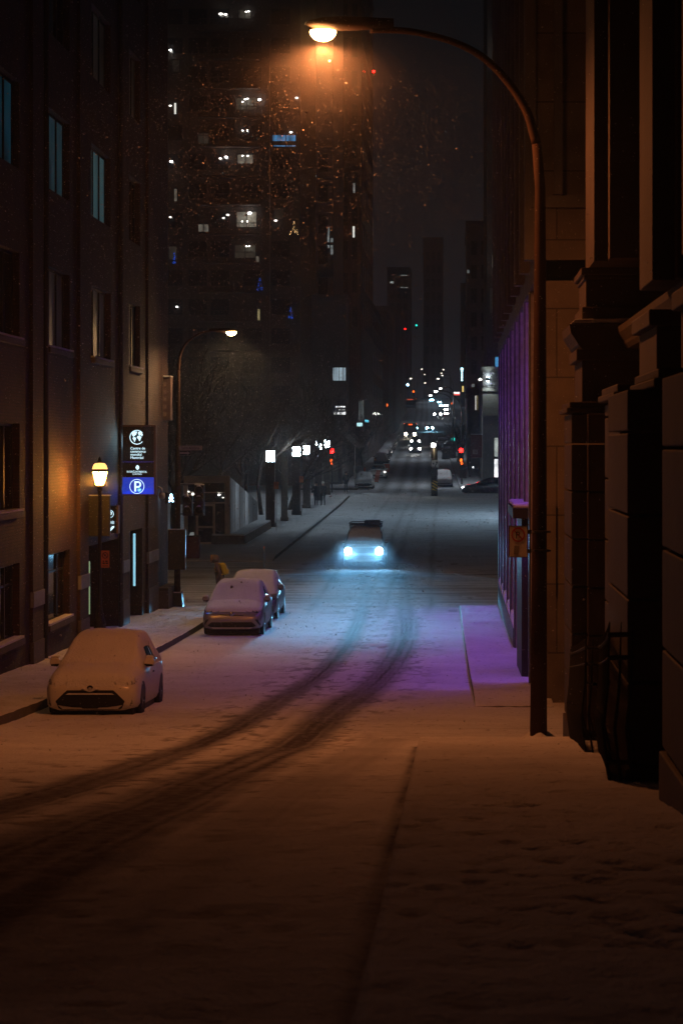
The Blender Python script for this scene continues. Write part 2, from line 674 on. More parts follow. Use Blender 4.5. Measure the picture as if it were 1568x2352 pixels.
def grazer(o, y0=.15, y1=.30, x0=.16, x1=.66):
    """a wall-grazing fitting with shutters: it lights its own bay of the pavement and fades across the road"""
    l = o.data
    o.rotation_euler = (0, 0, 0)
    l.use_nodes = True
    N, L = l.node_tree.nodes, l.node_tree.links
    em = next(n for n in N if n.type == 'EMISSION')

    def mth(op, a_, b_):
        n = N.new('ShaderNodeMath')
        n.operation = op
        for i, q in enumerate((a_, b_)):
            if isinstance(q, (int, float)):
                n.inputs[i].default_value = q
            else:
                L.new(q, n.inputs[i])
        return n.outputs[0]

    def ramp(v, lo, hi, t0, t1):
        n = N.new('ShaderNodeMapRange')
        n.interpolation_type = 'SMOOTHSTEP'
        for i, q in enumerate((lo, hi, t0, t1)):
            n.inputs[i + 1].default_value = q
        L.new(v, n.inputs[0])
        return n.outputs[0]
    tc = N.new('ShaderNodeTexCoord')
    sp = N.new('ShaderNodeSeparateXYZ')
    L.new(tc.outputs['Normal'], sp.inputs[0])
    f = mth('MAXIMUM', mth('MULTIPLY', sp.outputs['Z'], -1.0), .01)
    ty = mth('ABSOLUTE', mth('DIVIDE', sp.outputs['Y'], f), 0)
    tx = mth('DIVIDE', mth('MULTIPLY', sp.outputs['X'], -1.0), f)
    s = mth('MULTIPLY', ramp(ty, y0, y1, 1, 0), ramp(tx, x0, x1, 1, 0))
    L.new(s, em.inputs['Strength'])
    return o


def spot(name, loc, target, col, power, angle, blend=.6, radius=.08):
    l = bpy.data.lights.new(name, 'SPOT')
    l.color = col
    l.energy = power
    l.spot_size = R(angle)
    l.spot_blend = blend
    l.shadow_soft_size = radius
    o = bpy.data.objects.new(name, l)
    COL.objects.link(o)
    o.location = loc
    o.rotation_euler = (Vector(target) - Vector(loc)).to_track_quat('-Z', 'Y').to_euler()
    return o


def area(name, loc, target, col, power, sx, sy, spread=180):
    l = bpy.data.lights.new(name, 'AREA')
    l.shape = 'RECTANGLE'
    l.size = sx
    l.size_y = sy
    l.color = col
    l.energy = power
    l.spread = R(spread)
    o = bpy.data.objects.new(name, l)
    COL.objects.link(o)
    o.location = loc
    o.rotation_euler = (Vector(target) - Vector(loc)).to_track_quat('-Z', 'Y').to_euler()
    return o


# ================================================================ THE GROUND
def sheet(name, xs, ys, zfun, mats, wear=None, skirt=0.0, smooth=True):
    """xs: 2-D (rows, cols) x positions or 1-D; ys 1-D. One mesh."""
    ys = np.asarray(ys)
    if np.ndim(xs) == 1:
        X = np.repeat(np.asarray(xs)[None, :], len(ys), 0)
    else:
        X = np.asarray(xs)
    Y = np.repeat(ys[:, None], X.shape[1], 1)
    Z = zfun(X, Y)
    nr, nc = X.shape
    P = np.stack([X, Y, Z], -1).reshape(-1, 3)
    idx = np.arange(nr * nc).reshape(nr, nc)
    q = np.stack([idx[:-1, :-1], idx[:-1, 1:], idx[1:, 1:], idx[1:, :-1]], -1).reshape(-1, 4)
    mi = np.zeros(len(q), int)
    if skirt:
        rim = np.concatenate([idx[0, :], idx[1:, -1], idx[-1, -2::-1], idx[-2:0:-1, 0]])
        low = P[rim].copy()
        low[:, 2] -= skirt
        n0 = len(P)
        P = np.concatenate([P, low])
        k = len(rim)
        a = np.arange(k)
        b = (a + 1) % k
        sk = np.stack([rim[a], n0 + a, n0 + b, rim[b]], -1)
        q = np.concatenate([q, sk])
        mi = np.concatenate([mi, np.ones(k, int)])
    me = bpy.data.meshes.new(name)
    me.vertices.add(len(P))
    me.vertices.foreach_set('co', P.astype(np.float32).ravel())
    me.loops.add(len(q) * 4)
    me.loops.foreach_set('vertex_index', q.astype(np.int32).ravel())
    me.polygons.add(len(q))
    me.polygons.foreach_set('loop_start', np.arange(len(q), dtype=np.int32) * 4)
    me.polygons.foreach_set('loop_total', np.full(len(q), 4, np.int32))
    me.update(calc_edges=True)
    for m in mats:
        me.materials.append(M[m])
    me.polygons.foreach_set('material_index', mi.astype(np.int32))
    me.polygons.foreach_set('use_smooth', (mi == 0))
    at = me.attributes.new('wear', 'FLOAT', 'POINT')
    w = np.zeros(len(P), np.float32)
    if wear is not None:
        w[:nr * nc] = wear(X, Y).ravel()
    at.data.foreach_set('value', w)
    if name == 'road':
        ac = me.attributes.new('cross', 'FLOAT', 'POINT')
        v = np.zeros(len(P), np.float32)
        yy, xx = P[:, 1], P[:, 0]
        v[:] = np.interp(yy, [66, 74, 79, 97, 103, 110], [0, .75, 1, .9, .45, 0]) * (.55 + .9 * vnoise(xx * .25, yy * .35, 91)).clip(0, 1)
        v = np.maximum(v, .35 * np.interp(yy, [32, 34, 38, 41], [0, 1, 1, 0]) * (xx > -2)).astype(np.float32)
        ac.data.foreach_set('value', v)
    me.update()
    o = bpy.data.objects.new(name, me)
    COL.objects.link(o)
    return tag(o, kind='structure')


def seg_dist(X, Y, pts):
    d = np.full(X.shape, 1e9)
    for (x0, y0), (x1, y1) in zip(pts[:-1], pts[1:]):
        dx, dy = x1 - x0, y1 - y0
        t = np.clip(((X - x0) * dx + (Y - y0) * dy) / (dx * dx + dy * dy + 1e-9), 0, 1)
        px_, py_ = X - (x0 + t * dx), Y - (y0 + t * dy)
        s = np.sqrt(px_ ** 2 + py_ ** 2)
        d = np.minimum(d, s)
    return d


def dense(pts, n=10):
    """Catmull-Rom through 2-D points"""
    p = [np.array(q, float) for q in pts]
    p = [2 * p[0] - p[1]] + p + [2 * p[-1] - p[-2]]
    out = []
    for i in range(1, len(p) - 2):
        for k in range(n):
            t = k / n
            a, b, c, d = p[i - 1], p[i], p[i + 1], p[i + 2]
            out.append(.5 * ((2 * b) + (c - a) * t + (2 * a - 5 * b + 4 * c - d) * t * t + (3 * b - a - 3 * c + d) * t ** 3))
    out.append(p[-2])
    return [tuple(q) for q in out]


TA = dense([ground_px(u, v) for u, v in [(842, 1318), (836, 1370), (826, 1415), (815, 1445), (790, 1490), (720, 1560), (600, 1635), (440, 1715), (220, 1790), (0, 1852), (-250, 1915)]], 5)
TB = dense([ground_px(u, v) for u, v in [(922, 1318), (928, 1370), (931, 1415), (932, 1450), (915, 1500), (860, 1570), (750, 1650), (590, 1745), (400, 1830), (200, 1915), (0, 2010), (-250, 2140)]], 5)
TC = dense([ground_px(u, v) for u, v in [(760, 1500), (730, 1580), (640, 1665), (500, 1745), (300, 1830), (60, 1920)]], 5)
TD = dense([ground_px(u, v) for u, v in [(880, 1700), (700, 1800), (480, 1930), (200, 2090), (-100, 2260)]], 5)


def road_wear(X, Y):
    w = np.zeros(X.shape)
    st = vnoise(X * 9, Y * .35, 3)
    fine = vnoise(X * 14, Y * 9, 5)
    for T, wd, k in ((TA, .36, .95), (TB, .50, .95), (TC, .10, .25), (TD, .42, .36)):
        d = seg_dist(X, Y, T)
        grow = np.interp(Y, [6, 18, 30, 60, 80], [1.5, 1.2, 1.05, 1.0, .8])
        edge = (vnoise(X * 2.2, Y * 1.6, 8) - .5) * .30 + (vnoise(X * 7, Y * 3.5, 18) - .5) * .34
        s = np.exp(-((d / (wd * .86 * grow) + edge * .5).clip(0) ** 3.4))
        ds = vnoise(d * 16, Y * .12, 21)
        fade = np.interp(Y, [5, 66, 76, 94], [1, 1, .55, .3])
        w = np.maximum(w, s * k * (.62 + .55 * ds) * fade)
        # clods thrown beside the tracks
        cl = (vnoise(X * 9, Y * 6, 31) * vnoise(X * 3, Y * 2.2, 32) > .40) & (d < 1.7 * grow)
        w = np.maximum(w, cl * .85 * np.exp(-(d / (1.0 * grow)) ** 2) * k)
    # cross street: slush dragged along x
    band = np.interp(Y, [73, 77, 80, 96, 101, 106], [0, .8, 1, .9, .45, 0])
    cs = vnoise(X * .16, Y * 1.9, 41) * .6 + vnoise(X * .5, Y * 5.0, 42) * .5
    w = np.maximum(w, band * ((cs - .52) * 2.2).clip(0, .62))
    bl = (vnoise(X * 1.6, Y * 1.1, 43) > .86) & (Y > 68) & (Y < 104)
    w = np.maximum(w, bl * .5)
    # straight wheel marks through the crossing and up the far road
    for x0 in (-5.15, -3.35, -2.6, -1.0):
        s = np.exp(-((X - x0 - .25 * np.sin(Y * .03)) / .20) ** 2) * np.interp(Y, [70, 76, 98, 130, 185], [0, .6, .6, .3, .25])
        w = np.maximum(w, s * (.4 + .7 * st))
    rut = np.interp(Y, [186, 200, 600], [0, .62, .7])
    for x0 in (-6.6, -5.0, -3.6, -2.0):
        xx = X - np.interp(Y, [0, 200, 310, 430, 620, 1000], [0, 0, -1.3, -2.6, -3.8, -9.0])
        w = np.maximum(w, rut * np.exp(-((xx - x0) / .45) ** 2) * (.5 + .6 * st))
    # soft overall dirt
    w = np.maximum(w, .16 * (vnoise(X * .5, Y * .4, 51) * fine).clip(0, 1))
    sp = (vnoise(X * 7, Y * 4.5, 71) > .93) & (vnoise(X * .7, Y * .5, 72) > .5)
    w = np.maximum(w, sp * .5)
    w = np.maximum(w, 1.0 * np.exp(-((X - (-.185 - .0092 * Y) + .05) / .055) ** 2) * (Y < 31) * (.55 + .45 * vnoise(X * 3, Y * 1.2, 66)))
    # a few kicked clumps along the gutter
    gt = (vnoise(X * 6, Y * 3, 61) > .90) & (np.abs(X + .9) < .5) & (Y > 44) & (Y < 75)
    w = np.maximum(w, gt * .4)
    return w


def road_z(X, Y):
    w = road_wear(X, Y)
    n = (vnoise(X * .8, Y * .6, 1) - .5) * .02 + (vnoise(X * 5, Y * 3.4, 2) - .5) * .014 + (vnoise(X * 12, Y * 8, 22) - .5) * .008 * (Y < 60)
    z = gz(Y) + n - .014 * w
    # windrow left by the plough before the far crossing
    rid = np.exp(-((Y - 186.5) / .7) ** 2) * .28 * (.7 + .6 * vnoise(X * .8, Y, 9)) * ((X > -9) & (X < 12))
    return z + rid


xs = np.concatenate([np.linspace(-60, -9.6, 28)[:-1], np.arange(-9.6, 1.2, .055), np.linspace(1.2, 60, 34)[1:]])
ys = [4.0]
while ys[-1] < 215:
    ys.append(ys[-1] * 1.0036)
sheet('road', xs, ys, road_z, ['road'], road_wear)

xs2 = np.concatenate([np.linspace(-60, -13, 12)[:-1], np.arange(-13, 3, .25), np.linspace(3, 60, 14)])
ys2 = np.concatenate([np.arange(ys[-1] - .2, 620, 2.0), np.linspace(622, 1010, 60)])
sheet('road', xs2 + 0 * xs2, ys2, lambda X, Y: gz(Y) + (vnoise(X * .7, Y * .3, 4) - .5) * .04, ['road'], road_wear)
sheet('ground', np.linspace(-420, 420, 30), np.concatenate([np.arange(-40, 220, 10), np.linspace(230, 1580, 60)]),
      lambda X, Y: gz(Y) - .12, ['snow'])


def walk(xl, xr, y0, y1, nx, ky, dents=None, lift=.15, dirt=.0, ramp=(0, 0)):
    yy = [y0]
    while yy[-1] < y1:
        yy.append(min(y1, yy[-1] + max(.03, yy[-1] * ky)))
    yy = np.array(yy)
    t = np.linspace(0, 1, nx)
    X = np.stack([xl(y) * (1 - t) + xr(y) * t for y in yy])

    def dent(X, Y):
        d = np.zeros(X.shape)
        if dents is not None:
            for (a, b, c, l, k) in dents:
                sl = np.abs(yy - b) < .5
                if sl.any():
                    xx, y2 = X[sl] - a, Y[sl] - b
                    p = xx * math.cos(c) + y2 * math.sin(c)
                    q = -xx * math.sin(c) + y2 * math.cos(c)
                    d[sl] = np.maximum(d[sl], k * np.exp(-((p / .04) ** 2 + (q / l) ** 2)))
        return d

    def zf(X, Y):
        n = (vnoise(X * 1.1, Y * .8, 12) - .5) * .025 + (vnoise(X * 5, Y * 4, 13) - .5) * .016 + (vnoise(X * 12, Y * 9, 23) - .5) * .009
        lf = np.full(Y.shape, lift)
        if ramp[0]:
            lf = lf * np.clip((Y - y0) / ramp[0], 0, 1)
        if ramp[1]:
            lf = lf * np.clip((y1 - Y) / ramp[1], 0, 1)
        return gz(Y) + lf + .012 + n - .04 * dent(X, Y)

    def wf(X, Y):
        return np.maximum(.17 * dent(X, Y), dirt * ((vnoise(X * 5, Y * 4, 14) - .45) * 2).clip(0, 1))
    return sheet('sidewalk', X, yy, zf, ['road', 'kerb'], wf, skirt=.34)


kerb_r = lambda y: -.185 - .0092 * y
dn = []
for i in range(240):
    y = 6.5 + 24 * random.random() ** 1.5
    x = .35 + random.gauss(.25, .36)
    dn.append((x, y, random.uniform(-.5, .5), .05 + .03 * random.random(), .25 + .75 * random.random()))
for i in range(14):
    dn.append((-.1 + random.gauss(0, .1), random.uniform(7, 30), 0, .12, .5))
walk(kerb_r, lambda y: 2.6, 4.2, 33.6, 80, .0028, dn, ramp=(0, 3.2))
walk(lambda y: .42 - .0056 * (y - 41), lambda y: 1.9, 41.0, 75.5, 44, .003, [(random.uniform(.5, 1.5), random.uniform(43, 75), random.uniform(-.4, .4), .14, .5) for i in range(60)], ramp=(2.2, 1.2))
walk(lambda y: -13.0, lambda y: -7.62 - .0 * y, 6.0, 75.8, 90, .003, [(random.uniform(-9.6, -7.9), random.uniform(56, 75), random.uniform(-.6, .6), .13, .6) for i in range(260)], dirt=.12, ramp=(0, 1.6))
walk(lambda y: -40.0, lambda y: -8.55 - .003 * (y - 103), 103.0, 185.5, 100, .004, None, dirt=.08, ramp=(2.0, .8))
walk(lambda y: -14.5 + cx(y), lambda y: -8.9 + cx(y), 204, 560, 12, .012)
walk(lambda y: .75 + cx(y), lambda y: 3.2 + cx(y), 206, 560, 10, .012)
# ================================================================ WALLS WITH OPENINGS
class Fr:
    """facade frame: s along the wall, z up, d outwards"""
    def __init__(s, kind, base):
        s.k, s.b = kind, base

    def p(s, a, z, d):
        if s.k == '+x':
            return (s.b + d, a, z)
        if s.k == '-x':
            return (s.b - d, a, z)
        return (a, s.b - d, z)          # '-y'

    def box(s, mb, a0, a1, z0, z1, d0, d1, mi=0):
        p, q = s.p(a0, z0, d0), s.p(a1, z1, d1)
        mb.box(min(p[0], q[0]), max(p[0], q[0]), min(p[1], q[1]), max(p[1], q[1]), min(p[2], q[2]), max(p[2], q[2]), mi)

    def wall(s, mb, a0, a1, z0, z1, ops, depth, mi=0, mr=None):
        mr = mi if mr is None else mr
        A = sorted({a0, a1, *[x for o in ops for x in o[:2] if a0 < x < a1]})
        Z = sorted({z0, z1, *[x for o in ops for x in o[2:4] if z0 < x < z1]})
        for i in range(len(A) - 1):
            for j in range(len(Z) - 1):
                ca, cz = (A[i] + A[i + 1]) / 2, (Z[j] + Z[j + 1]) / 2
                if any(o[0] < ca < o[1] and o[2] < cz < o[3] for o in ops):
                    continue
                mb.quad(s.p(A[i], Z[j], 0), s.p(A[i + 1], Z[j], 0), s.p(A[i + 1], Z[j + 1], 0), s.p(A[i], Z[j + 1], 0), mi)
        for o in ops:
            a, b, c, d = o[:4]
            dp = o[4] if len(o) > 4 else depth
            for (p1, p2) in (((a, c), (b, c)), ((b, c), (b, d)), ((b, d), (a, d)), ((a, d), (a, c))):
                mb.quad(s.p(*p1, 0), s.p(*p2, 0), s.p(*p2, -dp), s.p(*p1, -dp), mr)

    def window(s, parent, a0, a1, z0, z1, d=-.18, pane='glass_pane', frame='metal_dark', mull=(), bars=(), fw=.06, label=None, sill=None):
        f = MB()
        t = .05
        s.box(f, a0, a1, z0, z0 + fw, d - t, d + .02)
        s.box(f, a0, a1, z1 - fw, z1, d - t, d + .02)
        s.box(f, a0, a0 + fw, z0 + fw, z1 - fw, d - t, d + .02)
        s.box(f, a1 - fw, a1, z0 + fw, z1 - fw, d - t, d + .02)
        for q in mull:
            c = a0 + (a1 - a0) * q
            s.box(f, c - fw * .5, c + fw * .5, z0 + fw, z1 - fw, d - t, d + .03)
        for q in bars:
            c = z0 + (z1 - z0) * q
            s.box(f, a0 + fw, a1 - fw, c - fw * .4, c + fw * .4, d - t, d + .015)
        fo = f.build('window', frame, parent, world=True)
        if label:
            fo['label'] = label
        q = MB()
        s.box(q, a0 + fw * .3, a1 - fw * .3, z0 + fw * .3, z1 - fw * .3, d - t + .012, d - .012)
        q.build('pane', pane, fo)
        if sill:
            q = MB()
            s.box(q, a0 - .08, a1 + .08, z0 - .14, z0 - .002, -.2, .12)
            q.build('sill', sill, fo)
            q = MB()
            s.box(q, a0 - .05, a1 + .05, z0, z0 + .05, -.13, .10)
            q.build('sill_snow', 'snow', fo)
        return fo


# ================================================================ LEFT BRICK OFFICE BUILDING
fr = Fr('+x', -9.9)
bl = thing('brick_office_building', 'dark brown brick office building with tall pilasters along the left pavement', 'building', (-9.9, 56, g(56)))
cols = [(33.6, 36.9), (40.1, 43.4), (46.6, 49.75), (53.0, 56.25), (59.6, 63.0), (66.3, 68.9)]
ops = []
rows = [(2.43, 4.43), (6.33, 8.33), (10.18, 12.2), (14.0, 16.0)]
for (a, b) in cols:
    for (c, d) in rows:
        ops.append((a, b, c, d))
for (a, b) in cols[:3]:
    ops.append((a, b, -1.47, .52))
for (a, b) in cols[:4]:
    ops.append((a, b, -4.38, -2.66))
garage = (58.9, 64.6, -6.0, -2.72, 4.5)
door = (66.1, 69.4, -6.0, -2.6, .55)
w = MB()
fr.wall(w, 6, 75.6, -6.0, 30, ops + [garage, door], .26)
w.build('wall', 'brick', bl, world=True)
w = MB()
w.box(-30, -14.6, 6, 75.5, -6, 29.9)
w.quad((-14.6, 75.6, -6), (-9.9, 75.6, -6), (-9.9, 75.6, 30), (-14.6, 75.6, 30))
w.quad((-14.6, 6, -6), (-9.9, 6, -6), (-9.9, 6, 30), (-14.6, 6, 30))
w.quad((-14.6, 6, 29.95), (-9.9, 6, 29.95), (-9.9, 75.6, 29.95), (-14.6, 75.6, 29.95))
w.build('end_wall', 'brick_x', bl, world=True)
for (a, b) in [(37.9, 39.2), (44.4, 45.7), (50.9, 52.2), (57.35, 58.7), (64.75, 66.0), (70.2, 72.5)]:
    w = MB()
    fr.box(w, a, b, -6, 29.5, -.02, .085)
    pl = w.build('pilaster', 'brick', bl, world=True)
    w = MB()
    fr.box(w, a - .02, b + .02, -3.78, -3.42, .03, .115)
    w.build('belt_stone', 'belt', pl)
    w = MB()
    fr.box(w, a - .03, b + .03, -6, -4.6, .03, .11)
    w.build('plinth', 'darkstone', pl)
pane_of = {(46.6, 6.33): 'r_cyan', (53.0, 6.33): 'r_cyan3', (59.6, 6.33): 'r_cyan2', (59.6, 10.18): 'r_faint', (66.3, 10.18): 'r_faint',
           (53.0, 2.43): 'r_faint', (59.6, 2.43): 'r_faint', (66.3, 2.43): 'r_faint', (66.3, 6.33): 'glass_pane', (40.1, 6.33): 'r_cyan'}
lab_of = {(46.6, 6.33): 'window with deep blue reflection made to glow', (53.0, 6.33): 'window with dull blue reflection made to glow', (59.6, 6.33): 'window with pale teal reflection made to glow'}
for (a, b, c, d) in ops:
    fr.window(bl, a, b, c, d, pane=pane_of.get((a, c), 'glass_pane'), mull=(.36, .68) if c > -2 else (.7,),
              bars=() if c > -2 else (.72,), label=lab_of.get((a, c)), sill='darkstone' if c in (2.43, -1.47, -4.38) else None)
# garage mouth and door
w = MB()
fr.box(w, 58.92, 64.58, -5.62, -2.74, -4.4, -4.3)
fr.box(w, 61.4, 61.55, -5.6, -2.74, -.7, -.55)
w.build('garage_door', 'metal_dark', bl, world=True)
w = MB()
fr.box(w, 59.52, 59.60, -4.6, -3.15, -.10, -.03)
w.build('gleam_strip', 'e_green_strip', bl, world=True)  # glowing strip in place of a green reflection at the garage edge
w = MB()
fr.box(w, 66.12, 69.38, -5.6, -2.62, -.5, -.46)
dd = w.build('door', 'glass_pane', bl, world=True)
w = MB()
for a in (66.14, 67.66, 69.28):
    fr.box(w, a, a + .1, -5.55, -2.64, -.45, -.38)
fr.box(w, 66.24, 69.28, -2.76, -2.64, -.45, -.385)
fr.box(w, 66.24, 69.28, -4.5, -4.38, -.45, -.39)
w.build('door_frame', 'steel', dd)
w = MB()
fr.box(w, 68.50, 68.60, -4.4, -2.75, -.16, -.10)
w.build('gleam_strip', 'e_cyan_strip', bl, world=True)  # glowing strip in place of a cyan reflection on the steel jamb
w = MB()
fr.box(w, 72.6, 75.3, -6, -4.85, 0.02, .42)
fr.box(w, 72.65, 75.25, -4.848, -4.74, 0.03, .40)
w.build('planter_ledge', 'darkstone', bl, world=True)
w = MB()
for a in (46.0, 52.6, 64.4):
    w.tube([fr.p(a, -5.9, .07), fr.p(a, 29, .07)], .06, 8)
w.build('drainpipe', 'metal_dark', bl, world=True)

# ================================================================ PURPLE-LIT BUILDING (RIGHT)
fr = Fr('-x', 1.6)
bp_ = thing('purple_lit_building', 'tall right-hand building whose ground floor fins glow with purple light', 'building', (1.6, 58, g(58)))
fins = [42.2, 45.2, 48.5, 52.2, 56.2, 60.3, 64.3, 68.3, 71.9, 75.3]
for y in fins:
    w = MB()
    fr.box(w, y - .17, y + .17, -6, 3.2, -1.2, -.012)
    o = w.build('fin', 'fin_stone', bp_, world=True)
    w = MB()
    fr.box(w, y - .18, y + .18, -5.4, 3.2, -.010, .03)
    o2 = w.build('fin_edge', 'fin_metal', o)
w = MB()
fr.box(w, 42.0, 75.6, -6, 3.2, -2.4, -2.2)
w.build('inner_wall', 'granite', bp_, world=True)
w = MB()
fr.box(w, 42.0, 75.6, 3.2, 3.6, -2.4, .03)
w.build('soffit', 'concrete', bp_, world=True)
w = MB()
fr.box(w, 56.4, 75.1, -6, -4.72, -.6, .045)
pl = w.build('plinth', 'granite', bp_, world=True)
for i in range(4, 9):
    a, b = fins[i] + .2, fins[i + 1] - .2
    w = MB()
    n = 8
    for k in range(n):
        a0, a1 = a + (b - a) * k / n, a + (b - a) * (k + 1) / n
        h0 = .10 + .30 * (k / n) ** 2
        h1 = .10 + .30 * ((k + 1) / n) ** 2
        w.add([fr.p(a0, -4.72, .035), fr.p(a1, -4.72, .035), fr.p(a1, -4.72 + h1 * .5, .0), fr.p(a0, -4.72 + h0 * .5, .0),
               fr.p(a1, -4.72 + h1, -.45), fr.p(a0, -4.72 + h0, -.45)], [(0, 1, 2, 3), (3, 2, 4, 5)])
    w.build('ledge_snow', 'snow', pl, smooth=True)
# entrance box with a snow-topped roof
w = MB()
fr.box(w, 46.6, 50.9, -1.55, -1.33, -.2, .32)
fr.box(w, 47.0, 50.5, -5.6, -1.55, -.1, .12)
can = w.build('entrance_canopy', 'metal_dark', bp_, world=True, bevel=.01)
w = MB()
fr.box(w, 46.64, 50.86, -1.33, -1.23, -.2, .30)
w.build('canopy_snow', 'snow', can, bevel=.05)
# lights in the soffit
for i in range(1, len(fins) - 1):
    a, b = fins[i] + .5, fins[i + 1] - .5
    w = MB()
    fr.box(w, a, b, 3.12, 3.19, -.75, -.6)
    w.build('light_strip', 'e_purple', bp_, world=True)
    c = (a + b) / 2
    area('purple_light', (1.6 + .68, c, 3.08), (1.6 + .15, c, -5.4), (.32, .09, 1), 26, .12, b - a, 120)
    if 45 < c < 51:      # these two bays are lit from under the entrance canopy
        grazer(spot('purple_grazer', (1.36, c, -1.6), (1.36, c, -5), (.30, .11, 1), 100, 120, .1, .05), .36, .62, .25, 1.3)
    else:
        grazer(spot('purple_grazer', (1.6 + .68, c, 3.05), (1.6 + .68, c, -5), (.30, .11, 1), 520, 100, .1, .05))
# upper storeys: piers and dark windows
pos = []
ops = []
yy = 42.0
k = 0
while yy < 74.5:
    for (c, d) in [(4.6, 7.4), (8.6, 11.4), (12.6, 15.4), (16.6, 19.4), (20.6, 23.4)]:
        ops.append((yy + .9, yy + 3.0, c, d))
    yy += 3.36
w = MB()
fr.wall(w, 42.0, 75.6, 3.6, 34, ops, .35)
w.quad((1.6, 75.6, 3.6), (12, 75.6, 3.6), (12, 75.6, 34), (1.6, 75.6, 34))
w.quad((1.6, 75.6, -6), (12, 75.6, -6), (12, 75.6, 3.6), (1.6, 75.6, 3.6))
w.quad((1.6, 42, 34), (12, 42, 34), (12, 75.6, 34), (1.6, 75.6, 34))
w.build('wall', 'concrete', bp_, world=True)
for i in range(11):
    w = MB()
    y0 = 42.0 + 3.36 * i - .12
    fr.box(w, y0 + .03, y0 + .45, 3.6, 34, .002, .22)
    w.build('pier', 'concrete', bp_, world=True)
for j, (a, b, c, d) in enumerate(ops):
    fr.window(bp_, a, b, c, d, d=-.25, mull=(.5,), fw=.05)
w = MB()
w.quad((1.6, 42.0, -6), (12, 42.0, -6), (12, 42.0, 4.85), (1.6, 42.0, 4.85))
w.quad((1.6, 42.0, 4.85), (12, 42.0, 4.85), (12, 42.0, 34), (1.6, 42.0, 34))
w.build('side_wall', 'concrete_panel', bp_, world=True)
w = MB()
w.box(1.94, 2.10, 41.78, 41.995, 4.85, 34)
w.box(1.5, 12, 41.86, 41.993, 4.6, 4.83)
w.build('corner_trim', 'concrete', bp_, world=True)
w = MB()
w.box(2.25, 2.9, 41.7, 41.99, -5.05, -4.2)
w.build('vent_box', 'metal_dark', bp_, world=True, bevel=.02)
w = MB()
w.tube([(1.99, 41.95, z) for z in np.arange(-2.9, -.9, .25)], .012, 6)
w.build('cable', 'black', bp_, world=True)

# ================================================================ STONE BANK BUILDING (NEAR RIGHT)
sb = thing('stone_bank_building', 'brown classical stone building with stacked pilasters at the near right', 'building', (1.9, 20, g(20)))
piers = [(30.3, 32.3), (21.5, 23.7), (17.2, 19.4), (12.2, 14.4), (7.5, 9.7), (3.0, 5.2)]
WX = 3.6


def zb(y):
    return g(y) - .3


fr = Fr('-x', WX)
ops, ops2 = [], []
for (hi, lo) in zip(piers[:-1], piers[1:]):
    a, b = lo[1] + .55, hi[0] - .55
    if hi[0] - lo[1] < 3:
        a, b = lo[1] + .4, hi[0] - .4
    ops.append((a, b, g(hi[0]) + 1.5, .2))
    ops2.append((a, b, 3.4, 8.2))
w = MB()
fr.wall(w, -2, 32.25, -6, 1.36, ops, .3)
fr.wall(w, -2, 32.25, 1.36, 22, ops2, .3)
w.quad((WX, 32.25, -6), (14, 32.25, -6), (14, 32.25, 22), (WX, 32.25, 22))
w.quad((WX, -2, -6), (14, -2, -6), (14, -2, 22), (WX, -2, 22))
w.quad((WX, -2, 22), (14, -2, 22), (14, 32.25, 22), (WX, 32.25, 22))
w.build('wall', 'stone', sb, world=True)
for o in ops + ops2:
    if o[1] > o[0] and o[3] > o[2]:
        fr.window(sb, *o, d=-.2, mull=(.5,), bars=(.6,), fw=.07)
for (a, b) in piers:
    w = MB()
    # rusticated lower shaft: blocks with open joints, in two steps
    z = zb(a)
    fx = 1.63 if a > 20 else 1.36
    w.box(fx, WX, a, b, z - .5, z + .55)
    z += .58
    while z < .42:
        z1 = min(z + .64, .45)
        w.box(fx + .02, WX, a + .03, b - .03, z, z1)
        w.box(1.86, WX, a - .28, a + .01, z, z1)
        z = z1 + .022
    p = w.build('pier', 'stone_smooth', sb, world=True, bevel=.012)
    if a < 16:
        continue
    w = MB()
    w.box(1.58, WX, a - .06, b + .06, .47, .54)
    w.box(1.62, WX, a - .03, b + .03, .54, .62)
    w.build('moulding', 'stone_smooth', p, bevel=.015)
    w = MB()
    q_ = 0 if a > 28 else .22
    w.box(1.80 + q_, WX, a + .1, b - .1, .62, 1.2)
    w.box(1.72 + q_, WX, a + .05, b - .05, 1.2, 1.36)
    w.build('capital', 'stone_smooth', p, bevel=.015)
    # upper order: pedestal, flared cap and shaft
    w = MB()
    if a < 28:
        w.box(2.0, WX, a + .35, b - .35, 1.67, 21)
        w.box(2.22, WX, a + .05, a + .348, 1.67, 21)
        w.build('shaft', 'stone_smooth', p, bevel=.012)
        continue
    w.box(1.80, WX, a + .1, b - .1, 1.74, 1.95)
    w.box(1.86, WX, a + .2, b - .2, 1.95, 2.34)
    w.box(1.83, WX, a + .16, b - .16, 2.34, 2.40)
    w.box(1.79, WX, a + .10, b - .10, 2.40, 2.50)
    w.build('pedestal', 'stone_smooth', p, bevel=.015)
    w = MB()
    w.box(1.90, WX, a - .95, b - 1.1, 2.5, 21)
    w.box(2.08, WX, a - 1.38, a - .952, 2.5, 21)
    w.build('shaft', 'stone_smooth', p, bevel=.012)
w = MB()
w.prism([(2.42, 1.36), (2.38, 1.42), (2.37, 1.46), (2.30, 1.58), (2.29, 1.66), (3.6, 1.68), (3.6, 1.36)], 16.4, 32.28)
w.build('cornice', 'stone_smooth', sb, world=True)
